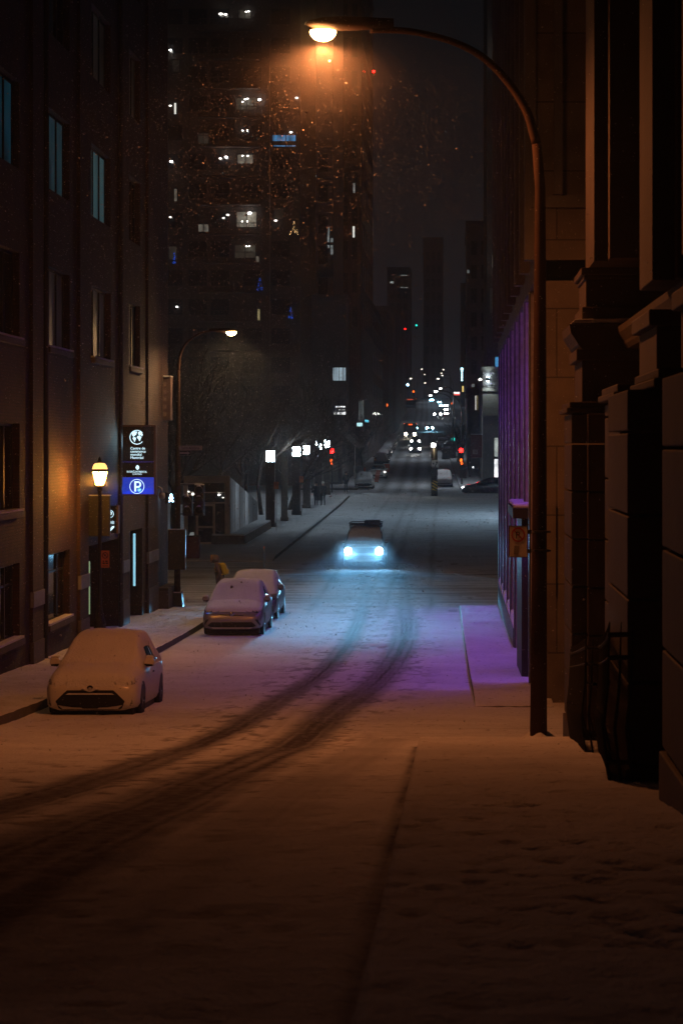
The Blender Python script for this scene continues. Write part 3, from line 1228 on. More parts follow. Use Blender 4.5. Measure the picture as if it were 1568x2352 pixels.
for (a, b) in piers[:1]:
    w = MB()
    w.prism([(1.80, 1.352), (1.74, 1.42), (1.72, 1.46), (1.64, 1.58), (1.62, 1.70), (3.6, 1.735), (3.6, 1.352)], a - .02, b + .08)
    cb_ = w.build('cornice_block', 'stone_smooth', sb, world=True)
    w = MB()
    w.prism([(1.63, 1.705), (3.0, 1.74), (3.0, 1.80), (1.70, 1.77)], a + .0, b + .06)
    w.build('ledge_snow', 'snow', cb_, bevel=.01)

# the area railing in front of it: black iron, bellied out towards the pavement
ra = thing('iron_railing', 'black iron area railing standing in snow before the stone building', 'railing', (1.4, 23, g(23)))
path = [(1.62, 30.0), (1.56, 27.0), (1.46, 23.9), (1.60, 23.75), (1.57, 22.9), (1.40, 19.8), (1.23, 17.1), (1.40, 16.95)]


def along(p, step):
    out = []
    for (a, b), (c, d) in zip(p[:-1], p[1:]):
        L_ = math.hypot(c - a, d - b)
        n = max(1, int(L_ / step))
        for k in range(n):
            out.append((a + (c - a) * k / n, b + (d - b) * k / n))
    out.append(p[-1])
    return out


pp = along(path, .085)
for h, nm in ((1.16, 'top_rail'), (.98, 'middle_rail'), (.16, 'bottom_rail')):
    w = MB()
    w.tube([(x, y, g(y) + .15 + h) for x, y in pp], .022, 6)
    w.build(nm, 'iron', ra, world=True)
w = MB()
for i, (x, y) in enumerate(pp):
    z = g(y) + .15
    b = .05
    w.tube([(x, y, z), (x - b * .6, y, z + .22), (x - b, y, z + .42), (x - b * .3, y, z + .75), (x, y, z + 1.26)], [.013, .013, .014, .012, .004], 5)
    if i % 2 == 0:
        w.tube([(x, y - .05, z + .25), (x - b, y, z + .5), (x, y + .05, z + .8)], .009, 5)
o = w.build('bars', 'iron', ra, world=True)
o['kind'] = 'stuff'
# ================================================================ TOWERS AND FAR BUILDINGS


def win_px(parent, fr, Y, u, v, wpx, hpx, pane, d=-.1):
    x, _, z = px(u, v, Y)
    a, b = wpx * Y / F / 2, hpx * Y / F / 2
    return fr.window(parent, x - a, x + a, z - b, z + b, d=d, pane=pane, fw=min(.07, a * .25), mull=(.5,) if wpx > 24 else ())


def lamp_px(parent, u, v, Y, r, m='e_dot'):
    x, y, z = px(u, v, Y)
    w = MB()
    w.lathe([(r * .4, -r * .55), (r, -r * .2), (r, r * .2), (r * .6, r * .5)], 8, (x, y, z))
    return w.build('ceiling_light', m, parent, world=True, smooth=True)


TY = 215.0
t1 = thing('apartment_tower', 'tall dark apartment tower with balconies and a few lit rooms behind the trees', 'building', (-22, TY, g(TY)))
fr = Fr('-y', TY)
wins = [(402, 248, 6, 27, 'r_white'), (403, 447, 8, 30, 'r_warm'), (397, 580, 20, 33, 'r_dim'), (467, 317, 27, 27, 'r_dim'), (467, 523, 27, 20, 'r_warm'),
        (562, 32, 32, 23, 'r_dim'), (566, 237, 50, 30, 'r_dim'), (563, 364, 38, 23, 'r_warm'), (566, 503, 48, 38, 'r_warm'), (563, 577, 50, 32, 'r_dim'),
        (591, 597, 8, 20, 'r_warm'), (656, 316, 64, 17, 'r_blue'), (656, 334, 60, 6, 'r_blue'), (594, 724, 7, 30, 'r_yellow'), (640, 490, 24, 26, 'r_faint'), (404, 150, 18, 30, 'r_faint')]
ops = []
for (u, v, a, b, m) in wins:
    x, _, z = px(u, v, TY)
    ops.append((x - a * TY / F / 2, x + a * TY / F / 2, z - b * TY / F / 2, z + b * TY / F / 2))
w = MB()
fr.wall(w, -46, -15.05, -5.5, 52, ops, .3)
w.quad((-15.05, TY, -5.5), (-15.05, TY + 24, -5.5), (-15.05, TY + 24, 52), (-15.05, TY, 52))
w.quad((-46, TY, -5.5), (-46, TY + 24, -5.5), (-46, TY + 24, 52), (-46, TY, 52))
w.quad((-46, TY, 52), (-15.05, TY, 52), (-15.05, TY + 24, 52), (-46, TY + 24, 52))
w.quad((-46, TY + 24, -5.5), (-15.05, TY + 24, -5.5), (-15.05, TY + 24, 52), (-46, TY + 24, 52))
w.build('wall', 'tower', t1, world=True)
for (u, v, a, b, m) in wins:
    win_px(t1, fr, TY, u, v, a, b, m)
# dark windows on a regular grid
for j in range(15):
    z = 2.2 + j * 2.87
    for xx in (-27.6, -25.2, -23.0, -19.8, -17.0):
        a = .95
        if any(o[0] < xx + a + .1 and o[1] > xx - a - .1 and o[2] < z + 1.0 and o[3] > z - .75 for o in ops):
            continue
        fr.window(t1, xx - a, xx + a, z - .7, z + .9, d=.03, fw=.06)
for j in range(15):
    z = .9 + j * 2.87
    w = MB()
    w.box(-25.0, -19.0, TY - 1.25, TY - .004, z - .12, z)
    w.box(-25.0, -19.0, TY - 1.25, TY - 1.2, z + .95, z + 1.0)
    for k in range(13):
        w.box(-25.0 + k * .498, -24.97 + k * .498, TY - 1.24, TY - 1.21, z, z + .95)
    w.build('balcony', 'tower', t1, world=True)
for xx in (-29.4, -18.3, -15.3):
    w = MB()
    w.box(xx - .22, xx + .22, TY - .3, TY - .003, -5, 52)
    w.build('rib', 'tower', t1, world=True)
for (u, v, r, m) in [(507, 31, .26, 'e_dot'), (518, 32, .22, 'e_dot'), (391, 114, .16, 'e_dot_hi'), (391, 242, .18, 'e_dot'), (393, 370, .18, 'e_dot_hi'),
                     (391, 498, .16, 'e_dot'), (565, 26, .10, 'e_dot_hi'), (571, 25, .10, 'e_dot_hi'), (563, 227, .12, 'e_dot_hi'), (568, 226, .12, 'e_dot_hi'), (557, 233, .1, 'e_dot_hi'),
                     (596, 228, .2, 'e_dot_hi'), (681, 224, .2, 'e_dot'), (557, 299, .10, 'e_dot_hi'), (568, 299, .10, 'e_dot_hi'), (506, 363, .2, 'e_dot'),
                     (519, 360, .2, 'e_dot_hi'), (557, 357, .1, 'e_dot_hi'), (569, 357, .1, 'e_dot_hi'), (573, 489, .24, 'e_dot_hi'), (556, 508, .09, 'e_dot_hi'),
                     (568, 508, .09, 'e_dot_hi'), (523, 493, .2, 'e_dot'), (633, 506, .2, 'e_dot'), (566, 565, .09, 'e_dot_hi'), (572, 565, .09, 'e_dot_hi'), (406, 704, .12, 'e_dot_hi'), (668, 303, .2, 'e_dot'), (513, 500, .16, 'e_dot')]:
    lamp_px(t1, u, v, TY - .5, r * .8, m)

M['e_tree_warm'] = emis('tree_lights_warm', (1, .62, .25), 3.0, False)
M['e_tree_blue'] = emis('tree_lights_blue', (.02, .13, 1), 1.3, False)


def lit_tree(u, v, wpx, hpx, m, label, group='lit trees on the tower balconies'):
    x, y, z = px(u, v, TY - .8)
    h, r = hpx * TY / F, wpx * TY / F / 2
    t = thing('christmas_tree', label, 'christmas tree', (x, y, z - h / 2), 0, group)
    c = MB()
    c.lathe([(.03, -.12), (.03, 0), (r * .9, .02), (r * .62, h * .35), (r * .7, h * .36), (r * .3, h * .7), (r * .36, h * .71), (.01, h)], 9)
    c.build('branches', 'bark', t)
    d = MB()
    for k in range(26):
        q = random.random() ** 1.6
        an = random.uniform(math.pi, 2 * math.pi)
        rr = (r * (1 - q) + .02) * 1.03
        s = random.uniform(.016, .034)
        d.lathe([(s * .5, -s), (s, 0), (s * .5, s)], 5, (rr * math.cos(an), rr * math.sin(an), q * h))
    o = d.build('string_lights', m, t)
    o['kind'] = 'stuff'


lit_tree(675, 521, 18, 34, 'e_tree_warm', 'small christmas tree with warm white lights on a tower balcony')
lit_tree(597, 652, 13, 30, 'e_tree_blue', 'blue lit christmas tree on the middle of the tower')
lit_tree(667, 718, 9, 26, 'e_tree_blue', 'thin blue lit tree low at the right edge of the tower')
lit_tree(400, 592, 8, 26, 'e_tree_blue', 'faint blue lit tree at the far left edge of the tower')


def block(name, label, Y, x0, x1, ztop, depth, m, zbase=-6, steps=()):
    t = thing(name, label, 'building', ((x0 + x1) / 2, Y, g(Y)))
    w = MB()
    w.box(x0, x1, Y, Y + depth, zbase, ztop)
    w.build('wall', m, t, world=True)
    w = MB()
    w.box(x0 - .15, x1 + .15, Y - .15, Y + depth + .15, ztop, ztop + .6)
    w.build('parapet', m, t, world=True)
    for (a, b, c, d) in steps:
        w = MB()
        w.box(a, b, Y + 1, Y + depth, ztop + .6, d)
        w.build('setback', m, t, world=True)
    return t


def front_windows(t, Y, x0, x1, z0, z1, nx, nz, m='glass_pane', skip=.0):
    fr = Fr('-y', Y)
    dx, dz = (x1 - x0) / nx, (z1 - z0) / nz
    for i in range(nx):
        for j in range(nz):
            if random.random() < skip:
                continue
            fr.window(t, x0 + dx * (i + .2), x0 + dx * (i + .8), z0 + dz * (j + .2), z0 + dz * (j + .8), d=.04, pane=m, fw=.06)


def side_windows(t, X, y0, y1, z0, z1, ny, nz, lit=(), sgn='+x'):
    fr = Fr(sgn, X)
    dy, dz = (y1 - y0) / ny, (z1 - z0) / nz
    for i in range(ny):
        for j in range(nz):
            fr.window(t, y0 + dy * (i + .2), y0 + dy * (i + .8), z0 + dz * (j + .2), z0 + dz * (j + .8), d=.04, fw=.08,
                      pane='r_warm' if (i, j) in lit else 'glass_pane')


t2 = block('office_tower', 'pale grey office tower with bright blinds low down beside the apartment tower', 240, -17.2, -13.2, 66, 22, 'tower_b')
fr = Fr('-y', 240)
for (u, v, a, b, m) in [(756, 545, 6, 50, 'r_white_dim'), (764, 565, 8, 40, 'r_white_dim')]:
    win_px(t2, fr, 240, u - 2, v, a, b, m, d=.06)
tg = block('glass_fronted_building', 'lower pale building with bright striped blinds and a glowing shopfront', 232, -17.6, -11.4, 15.6, 7, 'tower_b')
fr = Fr('-y', 232)
for (u, v, a, b, m) in [(779, 859, 32, 33, 'r_stripes'), (781, 934, 25, 6, 'r_shop_hi'), (784, 941, 20, 4, 'r_shop_hi'), (780, 949, 30, 9, 'r_shop_hi')]:
    win_px(tg, fr, 232, u, v, a, b, m, d=.06)
front_windows(t2, 240, -17, -13.4, 16, 33, 2, 5)
for z in np.arange(-3, 34, 3.6):
    w = MB()
    w.box(-17.22, -13.18, 239.8, 239.99, z, z + .3)
    w.build('band', 'tower_b', t2, world=True)
t3 = block('masonry_tower', 'tall brown masonry tower with narrow lit windows beyond the pale tower', 270, -15.4, -11.4, 62, 40, 'tower_c', steps=[(-15, -12.5, 0, 70)])
fr = Fr('-y', 270)
for (u, v, a, b, m) in [(813, 431, 6, 24, 'r_white_dim'), (812, 532, 6, 27, 'r_white')]:
    win_px(t3, fr, 270, u, v, a, b, m, d=.06)
front_windows(t3, 270, -15.2, -11.6, 14, 60, 3, 11)
side_windows(t3, -11.4, 272, 308, 14, 60, 6, 9)
for (u, a) in ((826, 2.2), (831, 1.6), (835, 1.6)):
    win_px(t3, fr, 270, u - 1, 943, a, 46, 'r_white_dim', d=.08)
t4 = block('corner_commercial_building', 'dark mid-rise commercial building with corner cornice lit by thin yellow strips', 300, -14.6, -11.5, 19.2, 60, 'tower_c', steps=[(-14.4, -12, 0, 21.6)])
fr = Fr('-y', 300)
for (u, a) in ((825, 1.8), (829, 2.0), (833, 1.4)):
    win_px(t4, fr, 300, u + 2, 742, a, 62, 'r_yellow', d=.06)
side_windows(t4, -11.5, 303, 356, 2, 18, 8, 4)
t5 = block('low_shop_building', 'low dark shop building with a sagging awning at the far left corner', 214, -13.6, -10.9, 1.6, 24, 'darkstone')
fr = Fr('-x', -10.9)
fr = Fr('-y', 214)
fr.window(t5, -13.3, -11.2, -3.6, -1.4, d=.05, pane='r_faint', mull=(.33, .66))
w = MB()
w.prism([(-11.0, .7), (-11.0, 1.6), (-9.3, -.1)], 208, 238)
w.build('awning', 'awning', t5, world=True)
for i in range(9):
    Y = 372 + i * 42
    if Y > 640:
        break
    block('town_block', ['narrow dark block beyond the yellow lit corner on the left', 'second dim block climbing the hill on the left', 'third hazy block climbing the hill on the left',
                         'fourth hazy block climbing the hill on the left', 'fifth faint block climbing the hill on the left', 'sixth faint block high on the hill',
                         'seventh very faint block at the hilltop'][i], Y, -24 + cx(Y), -10.2 + cx(Y), g(Y) + [17, 24, 13, 28, 20, 30, 22][i], 38, ['tower_c', 'tower_b'][i % 2], zbase=-3)

# right side beyond the crossing
r1 = block('corner_shop_building', 'dark corner shop building with lit window and wall lamp beyond the right crossing', 213, 2.9, 16, 7.2, 30, 'concrete')
fr = Fr('-y', 213)
win_px(r1, fr, 213, 1139, 1027, 11, 46, 'r_shop', d=.05)
win_px(r1, fr, 213, 1139, 1077, 11, 48, 'r_shop_hi', d=.05)
win_px(r1, fr, 213, 1141, 831, 12, 26, 'r_blue', d=.05)
w = MB()
x, y, z = px(1120.5, 869, 212.6)
w.box(x - .16, x + .16, y, 213, z - .22, z + .02)
w.box(x - .10, x + .10, y - .02, y + .25, z + .04, z + .12)
o = w.build('wall_lamp', 'metal_dark', r1, world=True)
w = MB()
w.box(x - .12, x + .12, y + .02, y + .3, z - .25, z - .225)
w.box(x - .12, x + .12, y + .02, y + .3, z + .122, z + .15)
w.build('lamp_glass', 'e_white', o)
spot('wall_lamp_light', (x, y - .25, z - .3), (x, y + .1, z - 3), (.85, 1, .95), 260, 100, .8, .05)
spot('wall_lamp_light_up', (x, y - .25, z + .2), (x, y + .1, z + 3), (.85, 1, .95), 120, 90, .8, .05)
w = MB()
x, y, z = px(1102.5, 871, 212.7)
w.lathe([(.05, .1), (.14, .02), (.12, -.1)], 8, (x, y, z))
w.build('lamp_glass', 'e_dot_hi', r1, world=True)
for z in (3.0, 5.4):
    w = MB()
    w.box(2.85, 16, 212.85, 212.995, z, z + .25)
    w.build('band', 'concrete', r1, world=True)
w = MB()
fr2 = Fr('-x', 2.9)
r2 = block('slab_tower', 'tall dark slab tower rising above the corner shop on the right', 218, 3.4, 20, 70, 26, 'tower')
fr = Fr('-y', 218)
for (u, v, a, b, m) in [(1134, 600, 11, 32, 'r_warm'), (1147, 598, 4, 30, 'r_warm'), (1146, 700, 4, 20, 'r_dim'), (1146, 47, 16, 24, 'r_faint'), (1128, 690, 10, 60, 'r_faint')]:
    win_px(r2, fr, 218, u, v, a, b, m, d=.05)
for (u, v, r, m) in [(1147, 110, .2, 'e_dot_hi'), (1148, 595, .18, 'e_dot_hi'), (1143, 345, .12, 'e_green')]:
    lamp_px(r2, u, v, 217, r, m)
front_windows(r2, 218, 3.6, 9, 14, 66, 3, 14)
r3 = block('hazy_tower', 'hazy mid-height tower beyond the slab tower on the right', 300, 1.9, 16, 30.5, 30, 'tower_b')
fr = Fr('-y', 300)
win_px(r3, fr, 300, 1063 + 12, 623, 7, 9, 'r_white_dim', d=.05)
front_windows(r3, 300, 2.2, 6.4, 6, 29, 3, 7)
r4 = block('hillside_block', 'dim block behind the arched lamps on the right', 262, 1.75, 14, 6.4, 30, 'darkstone')
fr = Fr('-y', 262)
for (u, v, a, b, m) in [(1092, 925, 2.5, 34, 'r_white'), (1096, 925, 2, 34, 'r_yellow'), (1084, 1083, 10, 26, 'r_shop_hi'), (1093, 897, 7, 6, 'r_white'), (1086, 885, 9, 9, 'r_white_dim')]:
    win_px(r4, fr, 262, u, v, a, b, m, d=.05)
for (Y, x0, x1, zt, lab) in [(760, -23, -15, 62, 'faint far tower with thin lit floors in the haze'), (820, -31, -24.5, 44, 'faint lower far tower left of the thin lit floors'),
                             (880, -12, -4, 84, 'very faint far tower above the middle of the street'), (700, 2.5, 12, 52, 'faint far tower right of the street above the hill')]:
    t = block('far_tower', lab, Y, x0, x1, zt, 30, 'tower_b', zbase=0)
    front_windows(t, Y, x0 + .5, x1 - .5, zt * .3, zt * .95, 3, 10)
    fr = Fr('-y', Y)
    if Y == 760:
        for (u, v, a, b) in [(935, 632, 16, 2), (936, 660, 18, 2), (908, 648, 9, 5)]:
            win_px(t, fr, Y, u - 8, v, a, b, 'r_shop', d=.3)
# ================================================================ VEHICLES
def cr(rows, n):
    """Catmull-Rom through station rows, n samples"""
    A = np.array(rows, float)
    m = len(A)
    A = np.vstack([2 * A[0] - A[1], A, 2 * A[-1] - A[-2]])
    out = []
    for s in np.linspace(0, m - 1 - 1e-6, n):
        i = int(s)
        t = s - i
        a, b, c, d = A[i:i + 4]
        out.append(.5 * (2 * b + (c - a) * t + (2 * a - 5 * b + 4 * c - d) * t * t + (3 * b - a - 3 * c + d) * t ** 3))
    return np.array(out)


def loft(mb, rings, cap=True, mi=0):
    o = len(mb.v)
    n = len(rings[0])
    for r in rings:
        mb.v.extend([tuple(p) for p in r])
    for i in range(len(rings) - 1):
        for k in range(n):
            k2 = (k + 1) % n
            mb.f.append([o + i * n + k, o + i * n + k2, o + (i + 1) * n + k2, o + (i + 1) * n + k])
            mb.m.append(mi)
    if cap:
        mb.f.append([o + k for k in range(n)][::-1])
        mb.f.append([o + (len(rings) - 1) * n + k for k in range(n)])
        mb.m += [mi, mi]


BODY_HATCH = [(0, .60, .27, .50, .60), (.07, .76, .20, .60, .70), (.32, .845, .18, .72, .80), (.9, .85, .17, .82, .91), (1.3, .85, .17, .87, .96),
              (2.2, .85, .17, .89, .94), (3.3, .85, .18, .91, .96), (3.8, .81, .25, .89, .98), (3.98, .68, .34, .75, .88)]
GREEN_HATCH = [(1.0, .90, .93, .78, .72), (1.45, .90, 1.19, .80, .66), (1.9, .90, 1.41, .81, .62), (2.5, .90, 1.46, .81, .61), (3.2, .90, 1.39, .79, .58), (3.75, .92, 1.13, .74, .54), (3.92, .92, .96, .70, .5)]
BODY_BOX = [(0, .78, .36, .88, .98), (.06, .87, .31, .97, 1.05), (.3, .91, .29, 1.02, 1.09), (1.2, .92, .29, 1.05, 1.13), (4.1, .92, .31, 1.08, 1.11), (4.35, .87, .36, 1.0, 1.08)]
GREEN_BOX = [(1.15, 1.05, 1.10, .86, .80), (1.45, 1.05, 1.42, .86, .77), (1.8, 1.05, 1.70, .86, .74), (2.5, 1.05, 1.76, .86, .74), (3.9, 1.05, 1.74, .86, .74), (4.3, 1.05, 1.25, .84, .74)]


def car_rings(body, green, sx, sy, sz, nb=34, ng=26):
    B = []
    for (y, w, zb, zs, zt) in cr(body, nb):
        y, w, zb, zs, zt = y * sy, w * sx, zb * sz, zs * sz, zt * sz
        h = zs - zb
        half = [(0, zb), (.72 * w, zb), (.93 * w, zb + .05), (.985 * w, zb + .2 * h), (w, zb + .5 * h), (.995 * w, zb + .75 * h), (.965 * w, zs - .02 * h),
                (.90 * w, zs + .30 * (zt - zs)), (.72 * w, zs + .66 * (zt - zs)), (.4 * w, zs + .92 * (zt - zs)), (0, zt)]
        B.append([(a, y, b) for a, b in half] + [(-a, y, b) for a, b in half[-2:0:-1]])
    G = []
    for (y, zb, zt, wb, wt) in cr(green, ng):
        y, zb, zt, wb, wt = y * sy, zb * sz, zt * sz, wb * sx, wt * sx
        h = zt - zb
        half = [(0, zb - .06), (wb, zb - .06), (wb * .99, zb + .12 * h), (wb + (wt - wb) * .55, zb + .55 * h), (wt, zt - .13 * h), (wt * .93, zt - .05 * h), (wt * .75, zt - .01), (wt * .4, zt + .012), (0, zt + .016)]
        G.append([(a, y, b) for a, b in half] + [(-a, y, b) for a, b in half[-2:0:-1]])
    return B, G


def poly_cols(poly, n):
    xs = [p[0] for p in poly]
    x0, x1 = min(xs), max(xs)
    out = []
    for i in range(n + 1):
        x = x0 + (x1 - x0) * (i / n)
        x = min(max(x, x0 + 1e-4), x1 - 1e-4)
        zs = []
        for (a, b), (c, d) in zip(poly, poly[1:] + poly[:1]):
            if (a - x) * (c - x) <= 0 and a != c:
                zs.append(b + (d - b) * (x - a) / (c - a))
        out.append((x, min(zs), max(zs)))
    return out


def patch(bvh, poly, side, mat_, name, parent, off=.006, n=14, m=5, mi_smooth=True, label=None):
    w = MB()
    G = []
    for (x, lo, hi) in poly_cols(poly, n):
        for k in range(m + 1):
            z = lo + (hi - lo) * k / m
            if side == 'front':
                o, d = Vector((x, -3, z)), Vector((0, 1, 0))
            elif side == 'rear':
                o, d = Vector((x, 9, z)), Vector((0, -1, 0))
            elif side == 'right':
                o, d = Vector((3, x, z)), Vector((-1, 0, 0))
            else:
                o, d = Vector((-3, x, z)), Vector((1, 0, 0))
            hit = bvh.ray_cast(o, d)
            if hit[0] is None:
                q = bvh.find_nearest(Vector((x, .2, z)) if side == 'front' else (Vector((.8, x, z)) if side == 'right' else Vector((-.8, x, z))))[0]
            else:
                q = hit[0]
            G.append(tuple(q - d * off))
    w.v = G
    for i in range(n):
        for k in range(m):
            a = i * (m + 1) + k
            w.f.append([a, a + 1, a + m + 2, a + m + 1])
            w.m.append(0)
    o = w.build(name, mat_, parent, smooth=True)
    if label:
        o['label'] = label
    return o


def car_snow(bvh, L, W, parent, T=.09, step=.035, zmin=.55, seed=0, edge=.0):
    nx, ny = int(W / step), int(L / step)
    X = np.linspace(-W / 2 + .01, W / 2 - .01, nx)
    Y = np.linspace(.01, L - .01, ny)
    Z = np.zeros((ny, nx))
    K = np.zeros((ny, nx), bool)
    for j in range(ny):
        for i in range(nx):
            h = bvh.ray_cast(Vector((X[i], Y[j], 4)), Vector((0, 0, -1)))
            if h[0] is not None and h[0].z > zmin and abs(h[1].z) > .40:
                K[j, i] = True
                Z[j, i] = h[0].z
    lev = np.zeros((ny, nx))
    cur = K.copy()
    for q in range(5):
        p = np.pad(cur, 1)
        cur = p[1:-1, 1:-1] & p[:-2, 1:-1] & p[2:, 1:-1] & p[1:-1, :-2] & p[1:-1, 2:]
        lev += cur
    # settle the snow: smooth the covered heights
    Zs = Z.copy()
    for q in range(3):
        p = np.pad(Zs, 1, mode='edge')
        k = np.pad(K, 1).astype(float)
        num = sum(p[1 + a:ny + 1 + a, 1 + b:nx + 1 + b] * k[1 + a:ny + 1 + a, 1 + b:nx + 1 + b] for a in (-1, 0, 1) for b in (-1, 0, 1))
        den = sum(k[1 + a:ny + 1 + a, 1 + b:nx + 1 + b] for a in (-1, 0, 1) for b in (-1, 0, 1))
        Zs = np.where(K, np.maximum(Z, num / np.maximum(den, 1)), Zs)
    YY, XX = np.meshgrid(Y, X, indexing='ij')
    nzv = .75 + .5 * vnoise(XX * 2.2 + seed * 7, YY * 2.2, seed)
    f = np.where(lev > 0, .5 + .5 * np.sqrt(np.clip((lev - 1) / 4, 0, 1)), 0)
    Zo = np.where(lev > 0, Z * (1 - f) + Zs * f + T * f * nzv, Z - .004)
    w = MB()
    idx = -np.ones((ny, nx), int)
    for j in range(ny):
        for i in range(nx):
            if K[j, i]:
                idx[j, i] = len(w.v)
                w.v.append((X[i], Y[j], Zo[j, i] + edge))
    for j in range(ny - 1):
        for i in range(nx - 1):
            q = [idx[j, i], idx[j, i + 1], idx[j + 1, i + 1], idx[j + 1, i]]
            if min(q) >= 0:
                w.f.append(q)
                w.m.append(0)
    return w.build('snow_cover', 'snow', parent, smooth=True)


def wheel(parent, x, y, r=.31, wd=.2, rim='steel'):
    w = MB()
    w.lathe([(r * .62, -wd / 2), (r * .93, -wd / 2), (r, -wd * .32), (r, wd * .32), (r * .93, wd / 2), (r * .62, wd / 2)], 22, (0, 0, 0), 'x')
    o = w.build('wheel', 'rubber', parent, smooth=False)
    o.location = (x, y, r)
    s = 1 if x > 0 else -1
    w = MB()
    w.lathe([(r * .6, s * wd * .30), (r * .6, s * wd * .44), (r * .54, s * wd * .40)], 20, (0, 0, 0), 'x')
    w.lathe([(r * .16, s * wd * .3), (r * .15, s * wd * .5), (r * .05, s * wd * .52)], 12, (0, 0, 0), 'x')
    for k in range(5):
        a = 2 * math.pi * k / 5
        w.tube([(s * wd * .42, r * .1 * math.cos(a), r * .1 * math.sin(a)), (s * wd * .42, r * .57 * math.cos(a), r * .57 * math.sin(a))], r * .065, 6)
    w.build('rim', rim, o)
    return o


def make_car(name, label, cat, loc, rz, paint, body=BODY_HATCH, green=GREEN_HATCH, sx=1., sy=1., sz=1., style='plain', snow=.09, group=None, lights=None, lod=1.0, shield=None):
    t = thing(name, label, cat, loc, rz, group)
    B, G = car_rings(body, green, sx, sy, sz, int(34 * lod), int(26 * lod))
    b = MB()
    loft(b, B)
    gr = MB()
    loft(gr, G)
    off = len(b.v)
    bvh = BVHTree.FromPolygons(b.v + gr.v, b.f + [[i + off for i in f] for f in gr.f])
    o = b.build('body', paint, t, smooth=True)
    c = gr.build('cabin', paint, t, smooth=True)
    for q in (o, c):
        q.modifiers.new('e', 'EDGE_SPLIT').split_angle = R(50)
    L, W = body[-1][0] * sy, 2 * max(r[1] for r in body) * sx
    wb = (.80 * sy, (.80 + 2.48 * (body[-1][0] / 3.98)) * sy)
    wr = .31 * max(sz, .98)
    for y in wb:
        for s in (-1, 1):
            wheel(t, s * (W / 2 - .105), y, wr)
            arch = [(y + (wr + .06) * math.cos(a), wr + (wr + .06) * math.sin(a)) for a in [R(k) for k in range(-20, 201, 20)]]
            patch(bvh, arch, 'right' if s > 0 else 'left', 'black', 'wheel_arch', t, .003, 12, 4)
    w = MB()
    w.box(-W / 2 + .10, W / 2 - .10, .22, L - .25, .07, .30)
    w.build('underbody', 'black', t)
    # side glass
    k = body[-1][0] / 3.98 * sy
    zs = sz * green[3][1]
    top = sz * (green[3][2] - .10)
    for s in ('left', 'right'):
        patch(bvh, [(1.22 * k, zs + .05), (1.95 * k, top), (2.38 * k, top + .02), (2.38 * k, zs + .05)], s, 'glass', 'side_window', t)
        patch(bvh, [(2.47 * k, zs + .05), (2.47 * k, top + .02), (3.1 * k, top - .04), (3.5 * k, zs + .10)], s, 'glass', 'side_window', t)
        sg = 1 if s == 'right' else -1
        w = MB()
        x0 = sg * (W / 2 - .06)
        pr = [(0, -.02), (.05, -.06), (.17, -.05), (.2, .02), (.17, .09), (.05, .1), (0, .05)]
        w.prism([(x0 + sg * a, zs + .08 + b_) for a, b_ in pr], 1.28 * k, 1.42 * k)
        m_ = w.build('mirror', paint if style != 'dark' else 'black', t, bevel=.02)
        w = MB()
        w.prism([(x0 + sg * a * .98, zs + .085 + b_) for a, b_ in [(.01, -.035), (.05, -.072), (.165, -.062), (.165, -.03), (.02, -.02)]], 1.27 * k, 1.43 * k)
        w.build('mirror_foot', 'black', m_)
        if snow:
            w = MB()
            w.prism([(x0 + sg * a, zs + .17 + b_) for a, b_ in [(.02, 0), (.18, -.01), (.16, .04), (.05, .05)]], 1.28 * k, 1.41 * k)
            w.build('mirror_snow', 'snow', m_, bevel=.015)
        w = MB()
        w.box(min(sg * W / 2 * .995, sg * W / 2 * 1.004), max(sg * W / 2 * .995, sg * W / 2 * 1.004), 2.1 * k, 2.26 * k, zs - .14, zs - .11)
        w.build('door_handle', 'black', t)
    if shield:
        patch(bvh, shield, 'front', 'glass', 'windshield', t, .008, 16, 6)
    return t, bvh, L, W


def mirror_poly(p):
    return [(-a, b) for a, b in p]


